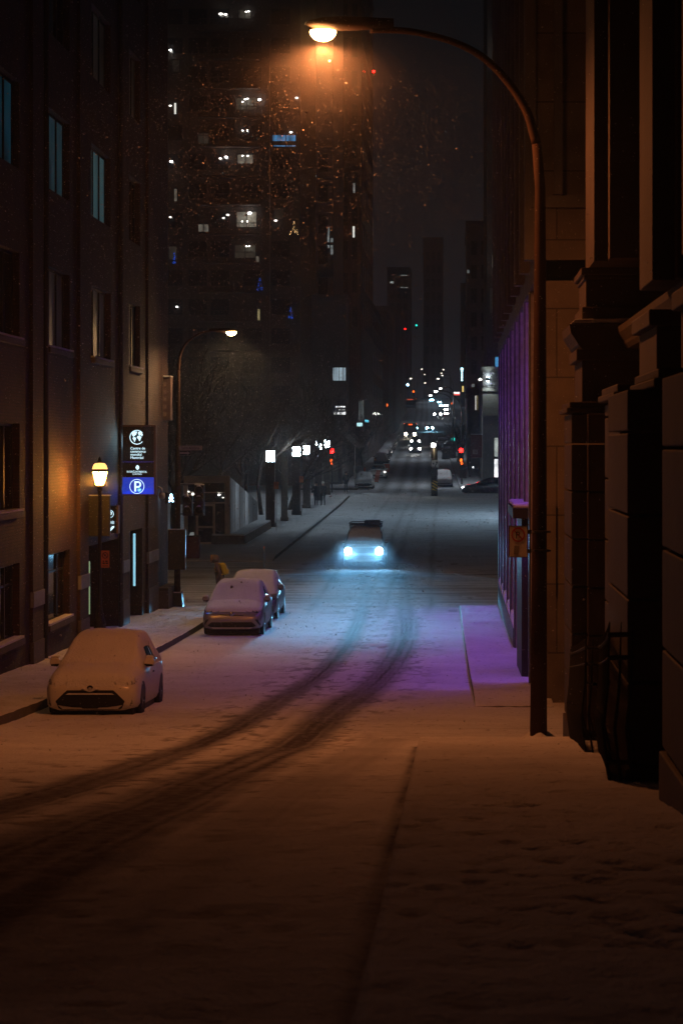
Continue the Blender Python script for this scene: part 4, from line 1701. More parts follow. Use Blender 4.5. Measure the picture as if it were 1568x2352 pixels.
# ---- the snow-buried white hatchback near the left kerb
def car1():
    t, bvh, L, W = make_car('parked_car', 'white hatchback with wide dark grille buried in snow, nearest car at the left kerb', 'car', (-6.50, 39.0, g(41) + .0), R(0),
                            'white_paint', sx=.985, sy=1.0, sz=.99, snow=.09)
    t.location.z = g(41) - .02
    t.rotation_euler.x = math.atan((g(43) - g(39)) / 4)
    patch(bvh, [(-.42, .555), (.42, .555), (.62, .36), (.60, .27), (.54, .20), (-.54, .20), (-.60, .27), (-.62, .36)], 'front', 'black', 'grille', t, .012, 24, 6)
    patch(bvh, [(-.40, .505), (.40, .505), (.44, .478), (-.44, .478)], 'front', 'snow', 'grille_snow', t, .035, 16, 2)
    patch(bvh, [(.12, .215), (.50, .225), (.58, .29), (.30, .25), (.13, .245)], 'front', 'snow', 'grille_snow', t, .03, 12, 2)
    patch(bvh, [(-.12, .215), (-.50, .225), (-.58, .29), (-.30, .25), (-.13, .245)], 'front', 'snow', 'grille_snow', t, .03, 12, 2)
    patch(bvh, [(-.83, .14), (.83, .14), (.80, .205), (-.80, .205)], 'front', 'black', 'bumper_skirt', t, .004, 24, 2)
    for s in (1, -1):
        patch(bvh, [(s * .60, .70), (s * .80, .76), (s * .80, .66), (s * .70, .64)], 'front', 'lens', 'headlight', t, .004, 8, 3)
        patch(bvh, [(s * .76, .26), (s * .70, .28), (s * .745, .40)], 'front', 'black', 'fog_light', t, .004, 6, 3)
        for k in range(3):
            patch(bvh, [(s * .77, .29 + .03 * k), (s * .715, .29 + .03 * k), (s * .715, .302 + .03 * k), (s * .77, .302 + .03 * k)], 'front', 'snow', 'grille_snow', t, .02, 4, 1)
    w = MB()
    w.lathe([(.03, -.02), (.06, -.012), (.06, .0), (.03, .01)], 14, (0, -.02, .585), 'y')
    w.build('badge', 'chrome', t)
    w = MB()
    w.prism([(-.16, .585), (-.10, .555), (-.04, .535), (.04, .535), (.10, .555), (.16, .585), (.09, .60), (-.09, .60)], -.035, .02)
    w.build('badge_snow', 'snow', t, bevel=.01)
    car_snow(bvh, L, W, t, .10, .035, .58, 1)
    return t


def car2():
    t, bvh, L, W = make_car('parked_car', 'grey crossover with slanted headlights and snow-covered hood, second car along the left kerb', 'car', (-6.40, 63.0, g(65)), 0,
                            'grey_paint', sx=1.03, sy=1.06, sz=1.02, snow=.07)
    t.rotation_euler.x = math.atan((g(67) - g(63)) / 4)
    patch(bvh, [(-.60, .42), (.60, .42), (.70, .32), (.60, .27), (-.60, .27), (-.70, .32)], 'front', 'black', 'grille', t, .012, 24, 5)
    patch(bvh, [(-.60, .27), (.60, .27), (.56, .235), (-.56, .235)], 'front', 'snow', 'grille_snow', t, .03, 20, 2)
    patch(bvh, [(-.88, .15), (.88, .15), (.84, .22), (-.84, .22)], 'front', 'black', 'bumper_skirt', t, .006, 24, 2)
    patch(bvh, [(-.34, .64), (.34, .62), (.36, .60), (-.34, .615)], 'front', 'black', 'hood_gap', t, .004, 16, 1)
    for s in (1, -1):
        patch(bvh, [(s * .50, .73), (s * .82, .83), (s * .84, .74), (s * .74, .68)], 'front', 'glass', 'headlight', t, .006, 10, 3)
        patch(bvh, [(s * .74, .50), (s * .66, .50), (s * .80, .32), (s * .83, .34)], 'front', 'black', 'fog_light', t, .006, 6, 3)
    w = MB()
    w.lathe([(.03, -.02), (.055, -.012), (.055, .01)], 14, (0, -.0, .655), 'y')
    w.build('badge', 'chrome', t)
    car_snow(bvh, L, W, t, .07, .035, .70, 2)
    return t


def car3():
    t, bvh, L, W = make_car('parked_car', 'dark grey car with orange-lit snowy windshield tucked behind the grey crossover', 'car', (-6.50, 69.4, g(71.5)), 0,
                            'blue_paint', sx=1.02, sy=1.10, sz=1.0, snow=.06)
    t.rotation_euler.x = math.atan((g(73) - g(69)) / 4)
    for s in (1, -1):
        patch(bvh, [(s * .56, .68), (s * .80, .78), (s * .82, .68), (s * .70, .63)], 'front', 'glass', 'headlight', t, .006, 10, 3)
        patch(bvh, [(s * .74, .46), (s * .62, .46), (s * .66, .30), (s * .80, .30)], 'front', 'black', 'fog_light', t, .006, 6, 3)
    patch(bvh, [(-.5, .40), (.5, .40), (.58, .28), (-.58, .28)], 'front', 'black', 'grille', t, .01, 20, 4)
    patch(bvh, [(-.86, .15), (.86, .15), (.82, .22), (-.82, .22)], 'front', 'black', 'bumper_skirt', t, .006, 24, 2)
    car_snow(bvh, L, W, t, .06, .04, .80, 3)
    return t


car1()
car2()
car3()


# ---- the oncoming off-roader with blazing headlights
def headlight(t, x, y, z, r, m, hood='chrome'):
    w = MB()
    w.lathe([(r * .2, -.03), (r * .75, -.022), (r, 0), (r, .02)], 14, (x, y, z), 'y')
    return w.build('headlight', m, t, smooth=True)


def jeep():
    Y = 98.0
    t, bvh, L, W = make_car('off_road_car', 'oncoming boxy off-road car with blazing blue-white headlights and loaded roof rack', 'car', (-4.02, Y, g(Y + 2)), 0,
                            'suv_paint', BODY_BOX, GREEN_BOX, 1.02, 1.0, 1.0, snow=0, shield=[(-.72, 1.16), (-.64, 1.60), (.64, 1.60), (.72, 1.16)])
    patch(bvh, [(-.55, .92), (.55, .92), (.55, .68), (-.55, .68)], 'front', 'black', 'grille', t, .01, 20, 3)
    patch(bvh, [(-.85, .58), (.85, .58), (.85, .40), (-.85, .40)], 'front', 'metal_dark', 'bumper', t, .05, 20, 3)
    for s in (-1, 1):
        headlight(t, s * .70, -.03, .78, .165, 'e_jeep')
        low_beam(spot('headlight_beam', (-4.02 + s * .70, Y - .06, g(Y + 2) + .78), (-4.02 + s * .70 + .25, Y - 10, g(Y + 2) + .78), (.20, .60, 1), 175000, 80, .2, .06))
    w = MB()
    for y in (2.0, 2.6, 3.2, 3.8):
        w.box(-.72, .72, y, y + .04, 1.86, 1.89)
    for s in (-1, 1):
        w.tube([(s * .72, 1.9, 1.86), (s * .72, 4.0, 1.86)], .02, 6)
        w.tube([(s * .74, 1.9, 1.97), (s * .74, 4.0, 1.97)], .02, 6)
        for y in (1.95, 2.9, 3.9):
            w.tube([(s * .70, y, 1.72), (s * .73, y, 1.98)], .018, 6)
    w.tube([(-.74, 1.9, 1.97), (.74, 1.9, 1.97)], .02, 6)
    w.tube([(-.74, 4.0, 1.97), (.74, 4.0, 1.97)], .02, 6)
    w.build('roof_rack', 'metal_dark', t)
    w = MB()
    w.box(-.06, .64, 2.0, 3.2, 1.89, 2.08)
    o = w.build('cargo_case', 'black', None, bevel=.03)
    o.location = t.location
    tag(o, 'low black cargo case strapped on the roof rack of the oncoming off-road car', 'cargo case')
    car_snow(bvh, L, W, t, .03, .05, .95, 5)


jeep()

# ---- dark car crossing on the far right
t, bvh, L, W = make_car('crossing_car', 'dark estate car crossing at the far right with lit headlight and amber marker', 'car', (.75, 190.0, g(189) + .04), R(-90), 'dark_paint', sx=1.05, sy=1.18, sz=1.04, snow=0, style='dark',
                        shield=[(-.7, 1.0), (-.55, 1.36), (.55, 1.36), (.7, 1.0)])
for s in (1, -1):
    patch(bvh, [(s * .52, .64), (s * .80, .74), (s * .82, .64), (s * .70, .58)], 'front', 'e_white', 'headlight', t, .01, 8, 3)
    headlight(t, s * .62, .05, .36, .09, 'e_head')
patch(bvh, [(.55, .66), (.95, .76), (1.0, .70), (.6, .62)], 'left', 'e_orange', 'marker_light', t, .012, 6, 2)
patch(bvh, [(.10, .60), (.50, .72), (.55, .62), (.14, .54)], 'left', 'e_white', 'headlight', t, .012, 6, 2)

# ---- parked cars beyond the crossing
t, bvh, L, W = make_car('parked_car', 'white snow-topped car parked first beyond the far crossing on the left', 'car', (-8.45, 206.0, g(208)), 0, 'white_paint', sx=1.05, sy=1.1, sz=1.05, lod=.7)
patch(bvh, [(-.6, .55), (.6, .55), (.62, .25), (-.62, .25)], 'front', 'black', 'grille', t, .01, 12, 3)
patch(bvh, [(-.86, .20), (.86, .20), (.86, .50), (-.86, .50)], 'front', 'black', 'bumper', t, .005, 16, 3)
car_snow(bvh, L, W, t, .09, .07, .70, 7)
proto_w = t
t, bvh, L, W = make_car('parked_car', 'white car with a clear dark windshield parked behind the first one on the left', 'car', (-8.0, 232.0, g(233)), 0, 'white_paint', sx=1.05, sy=1.1, sz=1.05, lod=.7, snow=0,
                        shield=[(-.74, 1.02), (-.58, 1.40), (.58, 1.40), (.74, 1.02)])
patch(bvh, [(-.6, .45), (.6, .45), (.62, .25), (-.62, .25)], 'front', 'black', 'grille', t, .01, 12, 3)
headlight(t, .72, .10, .70, .09, 'e_dot_hi')
t, bvh, L, W = make_car('parked_car', 'pale snow-covered car parked behind the median post on the right', 'car', (-.92, 211.0, g(213)), 0, 'suv_paint', sx=1.05, sy=1.05, sz=1.1, lod=.7)
patch(bvh, [(-.86, .18), (.86, .18), (.86, .40), (-.86, .40)], 'front', 'black', 'bumper', t, .005, 16, 3)
car_snow(bvh, L, W, t, .08, .07, .70, 8)
t, bvh, L, W = make_car('parked_car', 'one of the dark cars parked in the long row up the left kerb', 'car', (-8.6, 262, g(262)), 0, 'dark_paint', sx=1.03, sy=1.08, sz=1.05, lod=.5, group='dark cars parked up the left kerb',
                        shield=[(-.74, 1.0), (-.58, 1.38), (.58, 1.38), (.74, 1.0)])
car_snow(bvh, L, W, t, .03, .09, .90, 9)
for i in range(1, 9):
    y = 262 + i * 17
    dup(t, (-8.35 + cx(y) - .02 * i, y, g(y)))
# tall vans parked on the right far kerb
V = [(0, .80, .35, 1.5, 1.9), (.06, .90, .3, 1.9, 2.2), (.4, .95, .3, 2.2, 2.5), (1.2, .96, .3, 2.25, 2.55), (4.6, .96, .32, 2.2, 2.5), (4.85, .9, .4, 2.0, 2.4)]
VG = [(1.0, 2.3, 2.32, .8, .75), (2, 2.3, 2.5, .85, .8), (3, 2.3, 2.56, .85, .8), (4, 2.3, 2.5, .85, .8), (4.5, 2.3, 2.35, .8, .75)]
for i, (x, y, lab) in enumerate([(-.55, 300, 'dark tall van parked on the right beyond the median post'), (-1.6, 345, 'second dark tall van parked farther up on the right')]):
    t, bvh, L, W = make_car('parked_van', lab, 'van', (x, y, g(y)), 0, 'dark_paint', V, VG, 1.05, 1.1, 1.0, snow=0, lod=.6, shield=[(-.8, 1.5), (-.75, 2.0), (.75, 2.0), (.8, 1.5)])

# ---- traffic coming down the hill
t, bvh, L, W = make_car('oncoming_car', 'lower of two oncoming cars with white headlights below the bus', 'car', (-5.72, 330, g(332)), 0, 'dark_paint', sx=1.0, sz=1.02, lod=.5, snow=0)
for s in (-1, 1):
    headlight(t, s * .64, .05, .66, .19, 'e_head')
onc = t
dup(onc, (-6.55, 380, g(381)), label='upper of two oncoming cars with white headlights just below the bus')
t, bvh, L, W = make_car('oncoming_car', 'oncoming car with glaring cyan headlights right of the bus', 'car', (-5.55, 520, g(521)), 0, 'dark_paint', sx=1.0, sz=1.02, lod=.5, snow=0)
for s in (-1, 1):
    headlight(t, s * .60, .05, .66, .36, 'e_head_cy')
low_beam(spot('headlight_beam', (-5.5, 519.5, g(521) + .7), (-5.5, 480, g(480)), (.32, .74, 1), 73330, 60, .2, .1))
low_beam(spot('headlight_beam', (-6.5, 379.5, g(381) + .7), (-6.5, 350, g(350)), (1, .96, .9), 11660, 60, .2, .1))
low_beam(spot('headlight_beam', (-5.7, 329.5, g(332) + .7), (-5.7, 300, g(300)), (1, .96, .9), 15000, 60, .2, .1))
for (u, v, Y, m, lab) in [(1004.5, 951, 590, 'e_head', 'pair of white headlights waiting lowest at the far crossing'),
                          (1024, 950, 596, 'e_head', 'car with white headlights right beside the lowest far pair'),
                          (1024, 941, 640, 'e_head', 'car with white headlights just above the right of the far pair'),
                          (1013, 932, 690, 'e_head_cy', 'far car with bluish headlights above the waiting pair'),
                          (1024, 931.5, 700, 'e_head', 'far car with white headlights highest on the right of the group'),
                          (1009, 924, 750, 'e_head_cy', 'far car with small bluish headlights near the hill crest'),
                          (991, 919.5, 780, 'e_head_cy', 'far car with strong cyan headlights alone left of the group')]:
    x, y, z = px(u, v, Y)
    t, bvh, L, W = make_car('far_car', lab, 'car', (x, Y, z - .72), 0, 'dark_paint', lod=.4, snow=0)
    s_ = .85 if Y < 600 and u < 1010 else .30
    for s in (-1, 1):
        headlight(t, s * s_, .05, .72, .32 if u != 991 else .5, m)


def bus(loc, label, disp, heads, w_=2.55, lit=True):
    t = thing('city_bus', label, 'bus', loc)
    w = MB()
    w.prism([(-w_ / 2, .35), (w_ / 2, .35), (w_ / 2, 2.7), (w_ / 2 - .18, 3.05), (-w_ / 2 + .18, 3.05), (-w_ / 2, 2.7)], 0, 11)
    w.build('body', 'dark_paint', t, bevel=.08)
    w = MB()
    w.box(-w_ / 2 + .15, w_ / 2 - .15, -.02, .0, 1.1, 2.45)
    w.build('windshield', 'glass', t)
    w = MB()
    w.box(-w_ / 2 + .3, w_ / 2 - .3, -.03, .0, 2.52, 2.9)
    dp = w.build('destination_display', 'black', t)
    if disp == 'dots':
        w = MB()
        for k in (-1, 0, 1):
            w.box(-.10 + k * .26 + .05, .06 + k * .26 + .05, -.05, -.031, 2.63, 2.82)
        w.build('display_digits', 'e_orange', dp)
    else:
        w = MB()
        for k in range(5):
            w.box(-.75 + k * .32, -.50 + k * .32, -.05, -.031, 2.58, 2.84)
        w.build('display_digits', 'e_dim_orange', dp)
    for s in (-1, 1):
        w = MB()
        w.box(s * w_ / 2 - .04, s * w_ / 2 + .04, .5, 10.5, 1.2, 2.4)
        w.build('side_window', 'glass', t)
        for y in (2.4, 8.2):
            wheel(t, s * (w_ / 2 - .14), y, .48, .28)
        if heads:
            headlight(t, s * .86, -.03, .80, .32, 'e_head_warm')
        w = MB()
        w.box(s * (w_ / 2 - .1) - .05, s * (w_ / 2 - .1) + .05, -.02, .0, 2.86, 2.94)
        w.build('marker_light', 'e_orange', t)
        w = MB()
        w.tube([(s * w_ / 2, .1, 2.6), (s * (w_ / 2 + .22), -.2, 2.5), (s * (w_ / 2 + .22), -.2, 1.9)], .05, 6)
        w.build('mirror', 'black', t)
    return t


M['e_dim_orange'] = emis('dim_display', (1, .12, .03), 1.2, False)
bus((-8.45, 430, g(430) - .1), 'oncoming city bus with warm headlights and three orange display dots', 'dots', True)
bus((-12.6, 640, g(640) + 1.2), 'dark far bus without headlights showing a dull orange display', 'dim', False, 3.4)
low_beam(spot('headlight_beam', (-8.45, 429.6, g(430) + .7), (-8.4, 400, g(400)), (1, .86, .62), 15000, 60, .2, .1))


# ================================================================ PEOPLE
def person(label, loc, rz, kind='walk', lean=0.0, coat='coat_black', legs='jeans', head='hood', group=None, stride=.28, h=1.72, pockets=True):
    t = thing('person', label, 'person', loc, rz, group)
    k = h / 1.75
    ln = lambda y, z: (y - lean * max(0, z - .9), z)
    V_, E, Rr = [], [], []

    def a(x, y, z, r, par=None, r2=None):
        y, z = ln(y, z)
        V_.append((x * k, y * k, z * k))
        Rr.append((r * k, (r2 or r) * k))
        if par is not None:
            E.append((par, len(V_) - 1))
        return len(V_) - 1
    pel = a(0, 0, .94, .155, None, .12)
    sp = a(0, 0, 1.12, .15, pel, .12)
    ch = a(0, 0, 1.32, .175, sp, .13)
    nk = a(0, -.01, 1.47, .075, ch)
    h0 = a(0, -.03, 1.55, .075, nk, .085)
    h1 = a(0, -.03, 1.66, .085, h0, .098)
    a(0, -.02, 1.74, .05, h1)
    a(0, -.115, 1.625, .018, h1)
    for s, f in ((-1, 1), (1, -1)):
        hip = a(s * .09, 0, .88, .10, pel)
        kn = a(s * .10, -f * stride * .42 - .02, .49, .068, hip)
        an = a(s * .10, -f * stride * .72 + .05, .09, .05, kn)
        a(s * .105, -f * stride * .72 - .09, .04, .038, an, .05)
        sh = a(s * .19, 0, 1.40, .075, ch)
        el = a(s * .245, .05, 1.13, .06, sh)
        wr = a(s * .20, -.09, .97, .045, el)
        pm = a(s * .175, -.13, .92, .036, wr, .026)
        if not pockets:
            for q in range(4):
                a(s * .175 + (q - 1.5) * .016, -.15, .86 - .006 * abs(q - 1.5), .009, pm)
            a(s * .15, -.165, .90, .009, pm)
    me = bpy.data.meshes.new('body')
    me.from_pydata(V_, E, [])
    o = bpy.data.objects.new('body', me)
    COL.objects.link(o)
    md = o.modifiers.new('s', 'SKIN')
    for i, q in enumerate(Rr):
        me.skin_vertices[0].data[i].radius = q
    me.skin_vertices[0].data[0].use_root = True
    su = o.modifiers.new('u', 'SUBSURF')
    su.levels = su.render_levels = 2
    dg = bpy.context.evaluated_depsgraph_get()
    m2 = bpy.data.meshes.new_from_object(o.evaluated_get(dg))
    bpy.data.objects.remove(o)
    m2.materials.clear()
    for q in (legs, coat, 'skin', 'black'):
        m2.materials.append(M[q])
    for p in m2.polygons:
        z = p.center.z / k
        p.material_index = 3 if z < .12 else (0 if z < .80 else (1 if z < 1.49 else 2))
        if .8 < z < 1.0 and abs(p.center.x) > .16 * k and not pockets and z < .93:
            p.material_index = 2
        p.use_smooth = True
    o = bpy.data.objects.new('body', m2)
    COL.objects.link(o)
    attach(o, t)
    # coat skirt
    w = MB()
    rings = []
    for z, rx, ry in ((.72, .20, .16), (.80, .205, .165), (1.0, .20, .16), (1.15, .195, .155)):
        y0, _ = ln(0, z)
        rings.append([(rx * k * math.cos(2 * math.pi * i / 16), (y0 + ry * math.sin(2 * math.pi * i / 16)) * k, z * k) for i in range(16)])
    loft(w, rings, False)
    w.build('coat', coat, t, smooth=True)
    y0, _ = ln(-.03, 1.62)
    w = MB()
    if head == 'hood':
        rings = []
        for d, r in ((-.135, .085), (-.12, .125), (-.04, .145), (.06, .13), (.12, .08), (.14, .02)):
            rings.append([(r * k * math.cos(2 * math.pi * i / 14), (y0 + d) * k, (1.625 + r * 1.08 * math.sin(2 * math.pi * i / 14)) * k) for i in range(14)])
        loft(w, rings, False)
        w.build('hood', coat, t, smooth=True)
        w = MB()
        pts = [(.118 * k * math.cos(2 * math.pi * i / 16), (y0 - .13) * k, (1.625 + .128 * math.sin(2 * math.pi * i / 16)) * k) for i in range(17)]
        w.tube(pts, .035 * k, 6)
        w.build('fur_trim', 'fur', t, smooth=True)
    else:
        w.lathe([(.105 * k, 0), (.108 * k, .04 * k), (.10 * k, .09 * k), (.06 * k, .13 * k), (.012, .145 * k)], 14, (0, y0 * k, 1.655 * k))
        w.build('knit_hat', head, t, smooth=True)
    return t


Yp = 77.0
pw = person('person in a fur-hooded brown coat walking left behind the parked cars', (-8.22, Yp, g(Yp) + .03), R(-90), 'walk', .22, 'coat_brown', 'jeans', 'hood', h=1.74)
bk = thing('backpack', 'yellow backpack on the back of the hooded walker', 'backpack', (-8.22, Yp, g(Yp) + .03), R(-90))
w = MB()
w.prism([(.10, 1.06), (.22, 1.03), (.27, 1.12), (.22, 1.36), (.13, 1.48), (-.02, 1.46)], -.17, .17, 'yz')
w.build('bag', 'pack', bk, bevel=.05)
w = MB()
w.prism([(.24, 1.07), (.31, 1.08), (.30, 1.22), (.24, 1.26)], -.12, .12, 'yz')
w.build('front_pocket', 'pack', bk, bevel=.03)
w = MB()
for s in (-1, 1):
    w.tube([(s * .11, .07, 1.44), (s * .13, -.10, 1.44), (s * .13, -.20, 1.28), (s * .15, -.10, 1.08), (s * .14, .12, 1.06)], .018, 6)
w.build('strap', 'pack', bk)
Yq = 166.0
x, _ = ((726 - 1040) * Yq / F, 0)
person('person in dark clothes walking on the left of the pair by the pillar lamps', (x, Yq, g(Yq) + .16), R(8), coat='coat_black', head='coat_black', h=1.78)
x = (741.5 - 1040) * Yq / F
person('person in white-topped knit hat walking on the right of the pair', (x, Yq, g(Yq) + .16), R(-6), coat='coat_black', head='white_knit', h=1.80, stride=.2)
Yq = 196.0
x = (794 - 1040) * Yq / F
person('lone dark figure standing at the far left corner', (x, Yq, g(Yq) + .03), R(20), coat='coat_black', head='coat_black', h=1.85, stride=.05)
Yq = 232.0
x = (1078.6 - 1040) * Yq / F
person('person in a long dark coat on the far right pavement before the bright shop', (x, Yq, g(Yq) + .18), R(10), coat='coat_black', head='coat_black', h=1.75)
# ================================================================ STREET LAMPS, SIGNALS AND SIGNS
def arc_lamp(name, label, Y, pole, base_z, rad, head, headlen=.7, lens='e_sodium', lens_r=.21, group=None, pole_m='pole_brown', cat='street lamp', n=10, detail=True):
    """pole: centre-line points (x, z); head: (x, z) of the lens, arm comes in from the +x or -x side"""
    t = thing(name, label, cat, (pole[0][0], Y, base_z), 0, group)
    P3 = [(x, Y, z) for x, z in pole]
    k = next(i for i in range(1, len(pole)) if abs(pole[i][0] - pole[0][0]) > .06) if len(pole) > 3 else 1
    w = MB()
    w.tube(P3[:k], rad[:k], n)
    w.build('pole', pole_m, t, smooth=True, world=True)
    pts = dense([(x, z) for x, z in pole[k - 1:]], 6)
    rr = np.interp(np.linspace(0, 1, len(pts)), np.linspace(0, 1, len(rad[k - 1:])), rad[k - 1:])
    w = MB()
    w.tube([(x, Y, z) for x, z in pts], list(rr), n)
    w.build('arm', pole_m, t, smooth=True, world=True)
    s = 1 if pole[-1][0] > head[0] else -1
    x, z = head
    w = MB()
    rings = []
    for d, hw, hh in ((-.19, .03, .01), (-.14, .12, .03), (.0, .17, .06), (.2, .15, .075), (.45, .09, .07), (.75, .055, .055)):
        q = headlen / .7
        c = (x + s * d * q, z + .15 * q)
        rings.append([(c[0], Y + hw * q * math.cos(a), c[1] + hh * q * math.sin(a)) for a in [2 * math.pi * i / 12 for i in range(12)]])
    if s < 0:
        pass
    loft(w, rings)
    hd = w.build('lamp_head', pole_m, t, smooth=True, world=True)
    w = MB()
    pr = [(lens_r * f, lens_r * h) for f, h in ((.99, .40), (1.0, .30), (.93, .10), (.72, -.16), (.38, -.32), (.02, -.38))]
    w.lathe(pr, 18, (x, Y, z + .02))
    w.build('lens', lens, hd, smooth=True)
    return t


Ym = 33.0
k = Ym / F
pts = [(1236, 1702), (1238, 1300), (1239, 900), (1240, 560), (1240, 430), (1232, 330), (1207, 250), (1160, 180), (1105, 128), (1040, 95), (960, 74), (900, 68), (850, 68)]
arc_lamp('street_lamp', 'tall brown curved-arm street lamp with glaring orange light at the near right kerb', Ym, [((u - 1040) * k, (1025 - v) * k) for u, v in pts], g(Ym),
         [.135, .118, .105, .09, .083, .075, .068, .062, .056, .052, .05, .05, .05], (-1.97, 6.2), 1.0, lens_r=.20)
lt = bpy.data.objects['lens']
w = MB()
w.box(1.215, 1.31, Ym - .155, Ym - .135, -3.15, -2.8)
w.build('access_door', 'pole_brown', bpy.data.objects['street_lamp'], world=True, bevel=.008)
w = MB()
for i in range(26):
    a = 2 * math.pi * i / 26
    a2 = 2 * math.pi * (i + 1) / 26
    zb_ = g(Ym) + .035
    h0, h1 = .05 + .03 * math.sin(3 * a), .05 + .03 * math.sin(3 * a2)
    for (r0, r1, za, zc, zd, ze) in ((.12, .17, zb_ + h0 + .02, zb_ + h0, zb_ + h1, zb_ + h1 + .02), (.17, .30, zb_ + h0, zb_ - .02, zb_ - .02, zb_ + h1)):
        w.quad((1.307 + r0 * math.cos(a), Ym + r0 * math.sin(a), za), (1.307 + r1 * math.cos(a), Ym + r1 * math.sin(a), zc), (1.307 + r1 * math.cos(a2), Ym + r1 * math.sin(a2), zd), (1.307 + r0 * math.cos(a2), Ym + r0 * math.sin(a2), ze))
w.build('base_snow', 'snow', bpy.data.objects['street_lamp'], world=True, smooth=True)
roadway(point('street_lamp_light', (-1.96, Ym, 6.085), (1, .265, .07), 1450, .05))

# no-parking sign clamped to the pole
Yn = 32.82
sx_, sz_ = (1168 - 1040) * Yn / F, (1025 - 1280) * Yn / F


def no_parking(t, W, H, face, ringm, sticker=True):
    w = MB()
    w.box(0, W, -.004, .004, 0, H)
    w.build('board', face, t, bevel=.02)
    cxx, cz, r = W / 2, H * .72, W * .36
    w = MB()
    w.ring(cxx, cz, r * .82, r, -.009, -.0045, 36)
    a = R(-45)
    d = (math.cos(a), math.sin(a))
    nx_, nz_ = -d[1] * r * .085, d[0] * r * .085
    w.prism([(cxx - d[0] * r * .86 + nx_, cz - d[1] * r * .86 + nz_), (cxx + d[0] * r * .86 + nx_, cz + d[1] * r * .86 + nz_),
             (cxx + d[0] * r * .86 - nx_, cz + d[1] * r * .86 - nz_), (cxx - d[0] * r * .86 - nx_, cz - d[1] * r * .86 - nz_)], -.0085, -.005)
    w.build('prohibition_ring', ringm, t)
    text('letter', 'P', r * 1.35, 'sign_black', t, (cxx - r * .40, -.012, cz - r * .5), depth=.003)
    if sticker:
        w = MB()
        w.prism([(W * .27, H * .10), (W * .50, H * .09), (W * .55, H * .36), (W * .30, H * .37)], -.008, -.005)
        w.build('sticker', 'sign_grey', t)
        w = MB()
        for (a, b, c, d_) in ((0, W, 0, W * .028), (0, W, H - W * .028, H), (0, W * .028, 0, H), (W - W * .028, W, 0, H)):
            w.box(a, b, -.007, -.0045, c, d_)
        w.build('border', 'sign_black', t)


t = thing('parking_sign', 'orange-lit no parking sign with a grey sticker clamped to the big street lamp pole', 'parking sign', (sx_, Yn, sz_), R(-20))
no_parking(t, .30, .475, 'white_sign', 'sign_red')
w = MB()
for z in (.40, .10):
    w.box(.285, .40, .006, .035, z - .025, z + .025)
    w.ring(.44, .0, .10, .115, z - .012, z + .012, 20)
ck = MB()
for z in (.385, .10):
    ck.lathe([(.126, -.014), (.132, -.014), (.132, .014), (.126, .014)], 20, (1.309 - sx_, Ym - Yn, z))
    ck.box(.28, .335, .004, .08, z - .03, z + .03)
ck.build('clamp', 'metal_dark', t)

# heritage lantern on the left pavement
lx, ly = -9.0, 55.5
lz = g(ly) + .15
t = thing('heritage_lamp', 'old-style lantern street lamp glowing warm orange beside the brick wall', 'street lamp', (lx, ly, lz))
zc = -.81 - lz
w = MB()
w.lathe([(.20, 0), (.20, .25), (.16, .32), (.15, .75), (.11, .85), (.085, 1.0), (.06, 1.15), (.052, 2.4), (.048, zc - .35), (.075, zc - .30), (.05, zc - .26), (.10, zc - .2)], 14)
w.build('pole', 'metal_dark', t, smooth=False)
w = MB()
for i in range(6):
    a0, a1 = 2 * math.pi * (i + .08) / 6 + .52, 2 * math.pi * (i + .92) / 6 + .52
    w.quad((.11 * math.cos(a0), .11 * math.sin(a0), zc - .17), (.11 * math.cos(a1), .11 * math.sin(a1), zc - .17), (.19 * math.cos(a1), .19 * math.sin(a1), zc + .16), (.19 * math.cos(a0), .19 * math.sin(a0), zc + .16))
ln = w.build('lantern', 'e_lantern', t)
w = MB()
for i in range(6):
    a = 2 * math.pi * i / 6 + .52
    w.tube([(.118 * math.cos(a), .118 * math.sin(a), zc - .18), (.200 * math.cos(a), .200 * math.sin(a), zc + .17)], .013, 5)
w.lathe([(.205, zc + .155), (.215, zc + .20), (.18, zc + .23)], 12)
w.build('lantern_frame', 'metal_dark', ln)
w = MB()
w.lathe([(.20, zc + .232), (.19, zc + .26), (.165, zc + .33), (.12, zc + .375), (.03, zc + .385)], 16)
w.build('dome', 'e_lantern_top', t, smooth=True)
w = MB()
w.lathe([(.06, zc + .386), (.07, zc + .42), (.03, zc + .46), (.04, zc + .49), (.01, zc + .55)], 10)
w.build('finial', 'metal_dark', t)
t = thing('parking_sign', 'small orange no parking sign on the heritage lamp pole', 'parking sign', (-9.0 + .05, 55.38, (1025 - 1304) * 55.4 / F))
no_parking(t, .215, .435, 'orange_sign', 'sign_black', False)
for i, (a, b, z) in enumerate([(.05, .08, .15), (.11, .17, .15), (.04, .10, .10), (.12, .18, .10), (.04, .18, .04)]):
    w = MB()
    w.box(a, b, -.008, -.005, z, z + (.03 if i < 4 else .012))
    w.build('printed_line', 'sign_black', t)
w = MB()
w.box(-.10, .03, .004, .03, .36, .39)
w.box(-.10, .03, .004, .03, .06, .09)
w.build('clamp', 'metal_dark', t)

# the tall lit hanging sign
Ys = 64.6
sc = Ys / F * .2056          # metres per unit of the close-up drawing
ox, oz = px(278.2, 979.9, Ys)[0], px(278.2, 979.9, Ys)[2]
t = thing('projecting_sign', 'tall black lit sign with globe and white lettering above a blue parking panel', 'sign', (ox, Ys, oz))


def Q(a, b):
    return ((a - 400) * sc, -(b - 190) * sc)


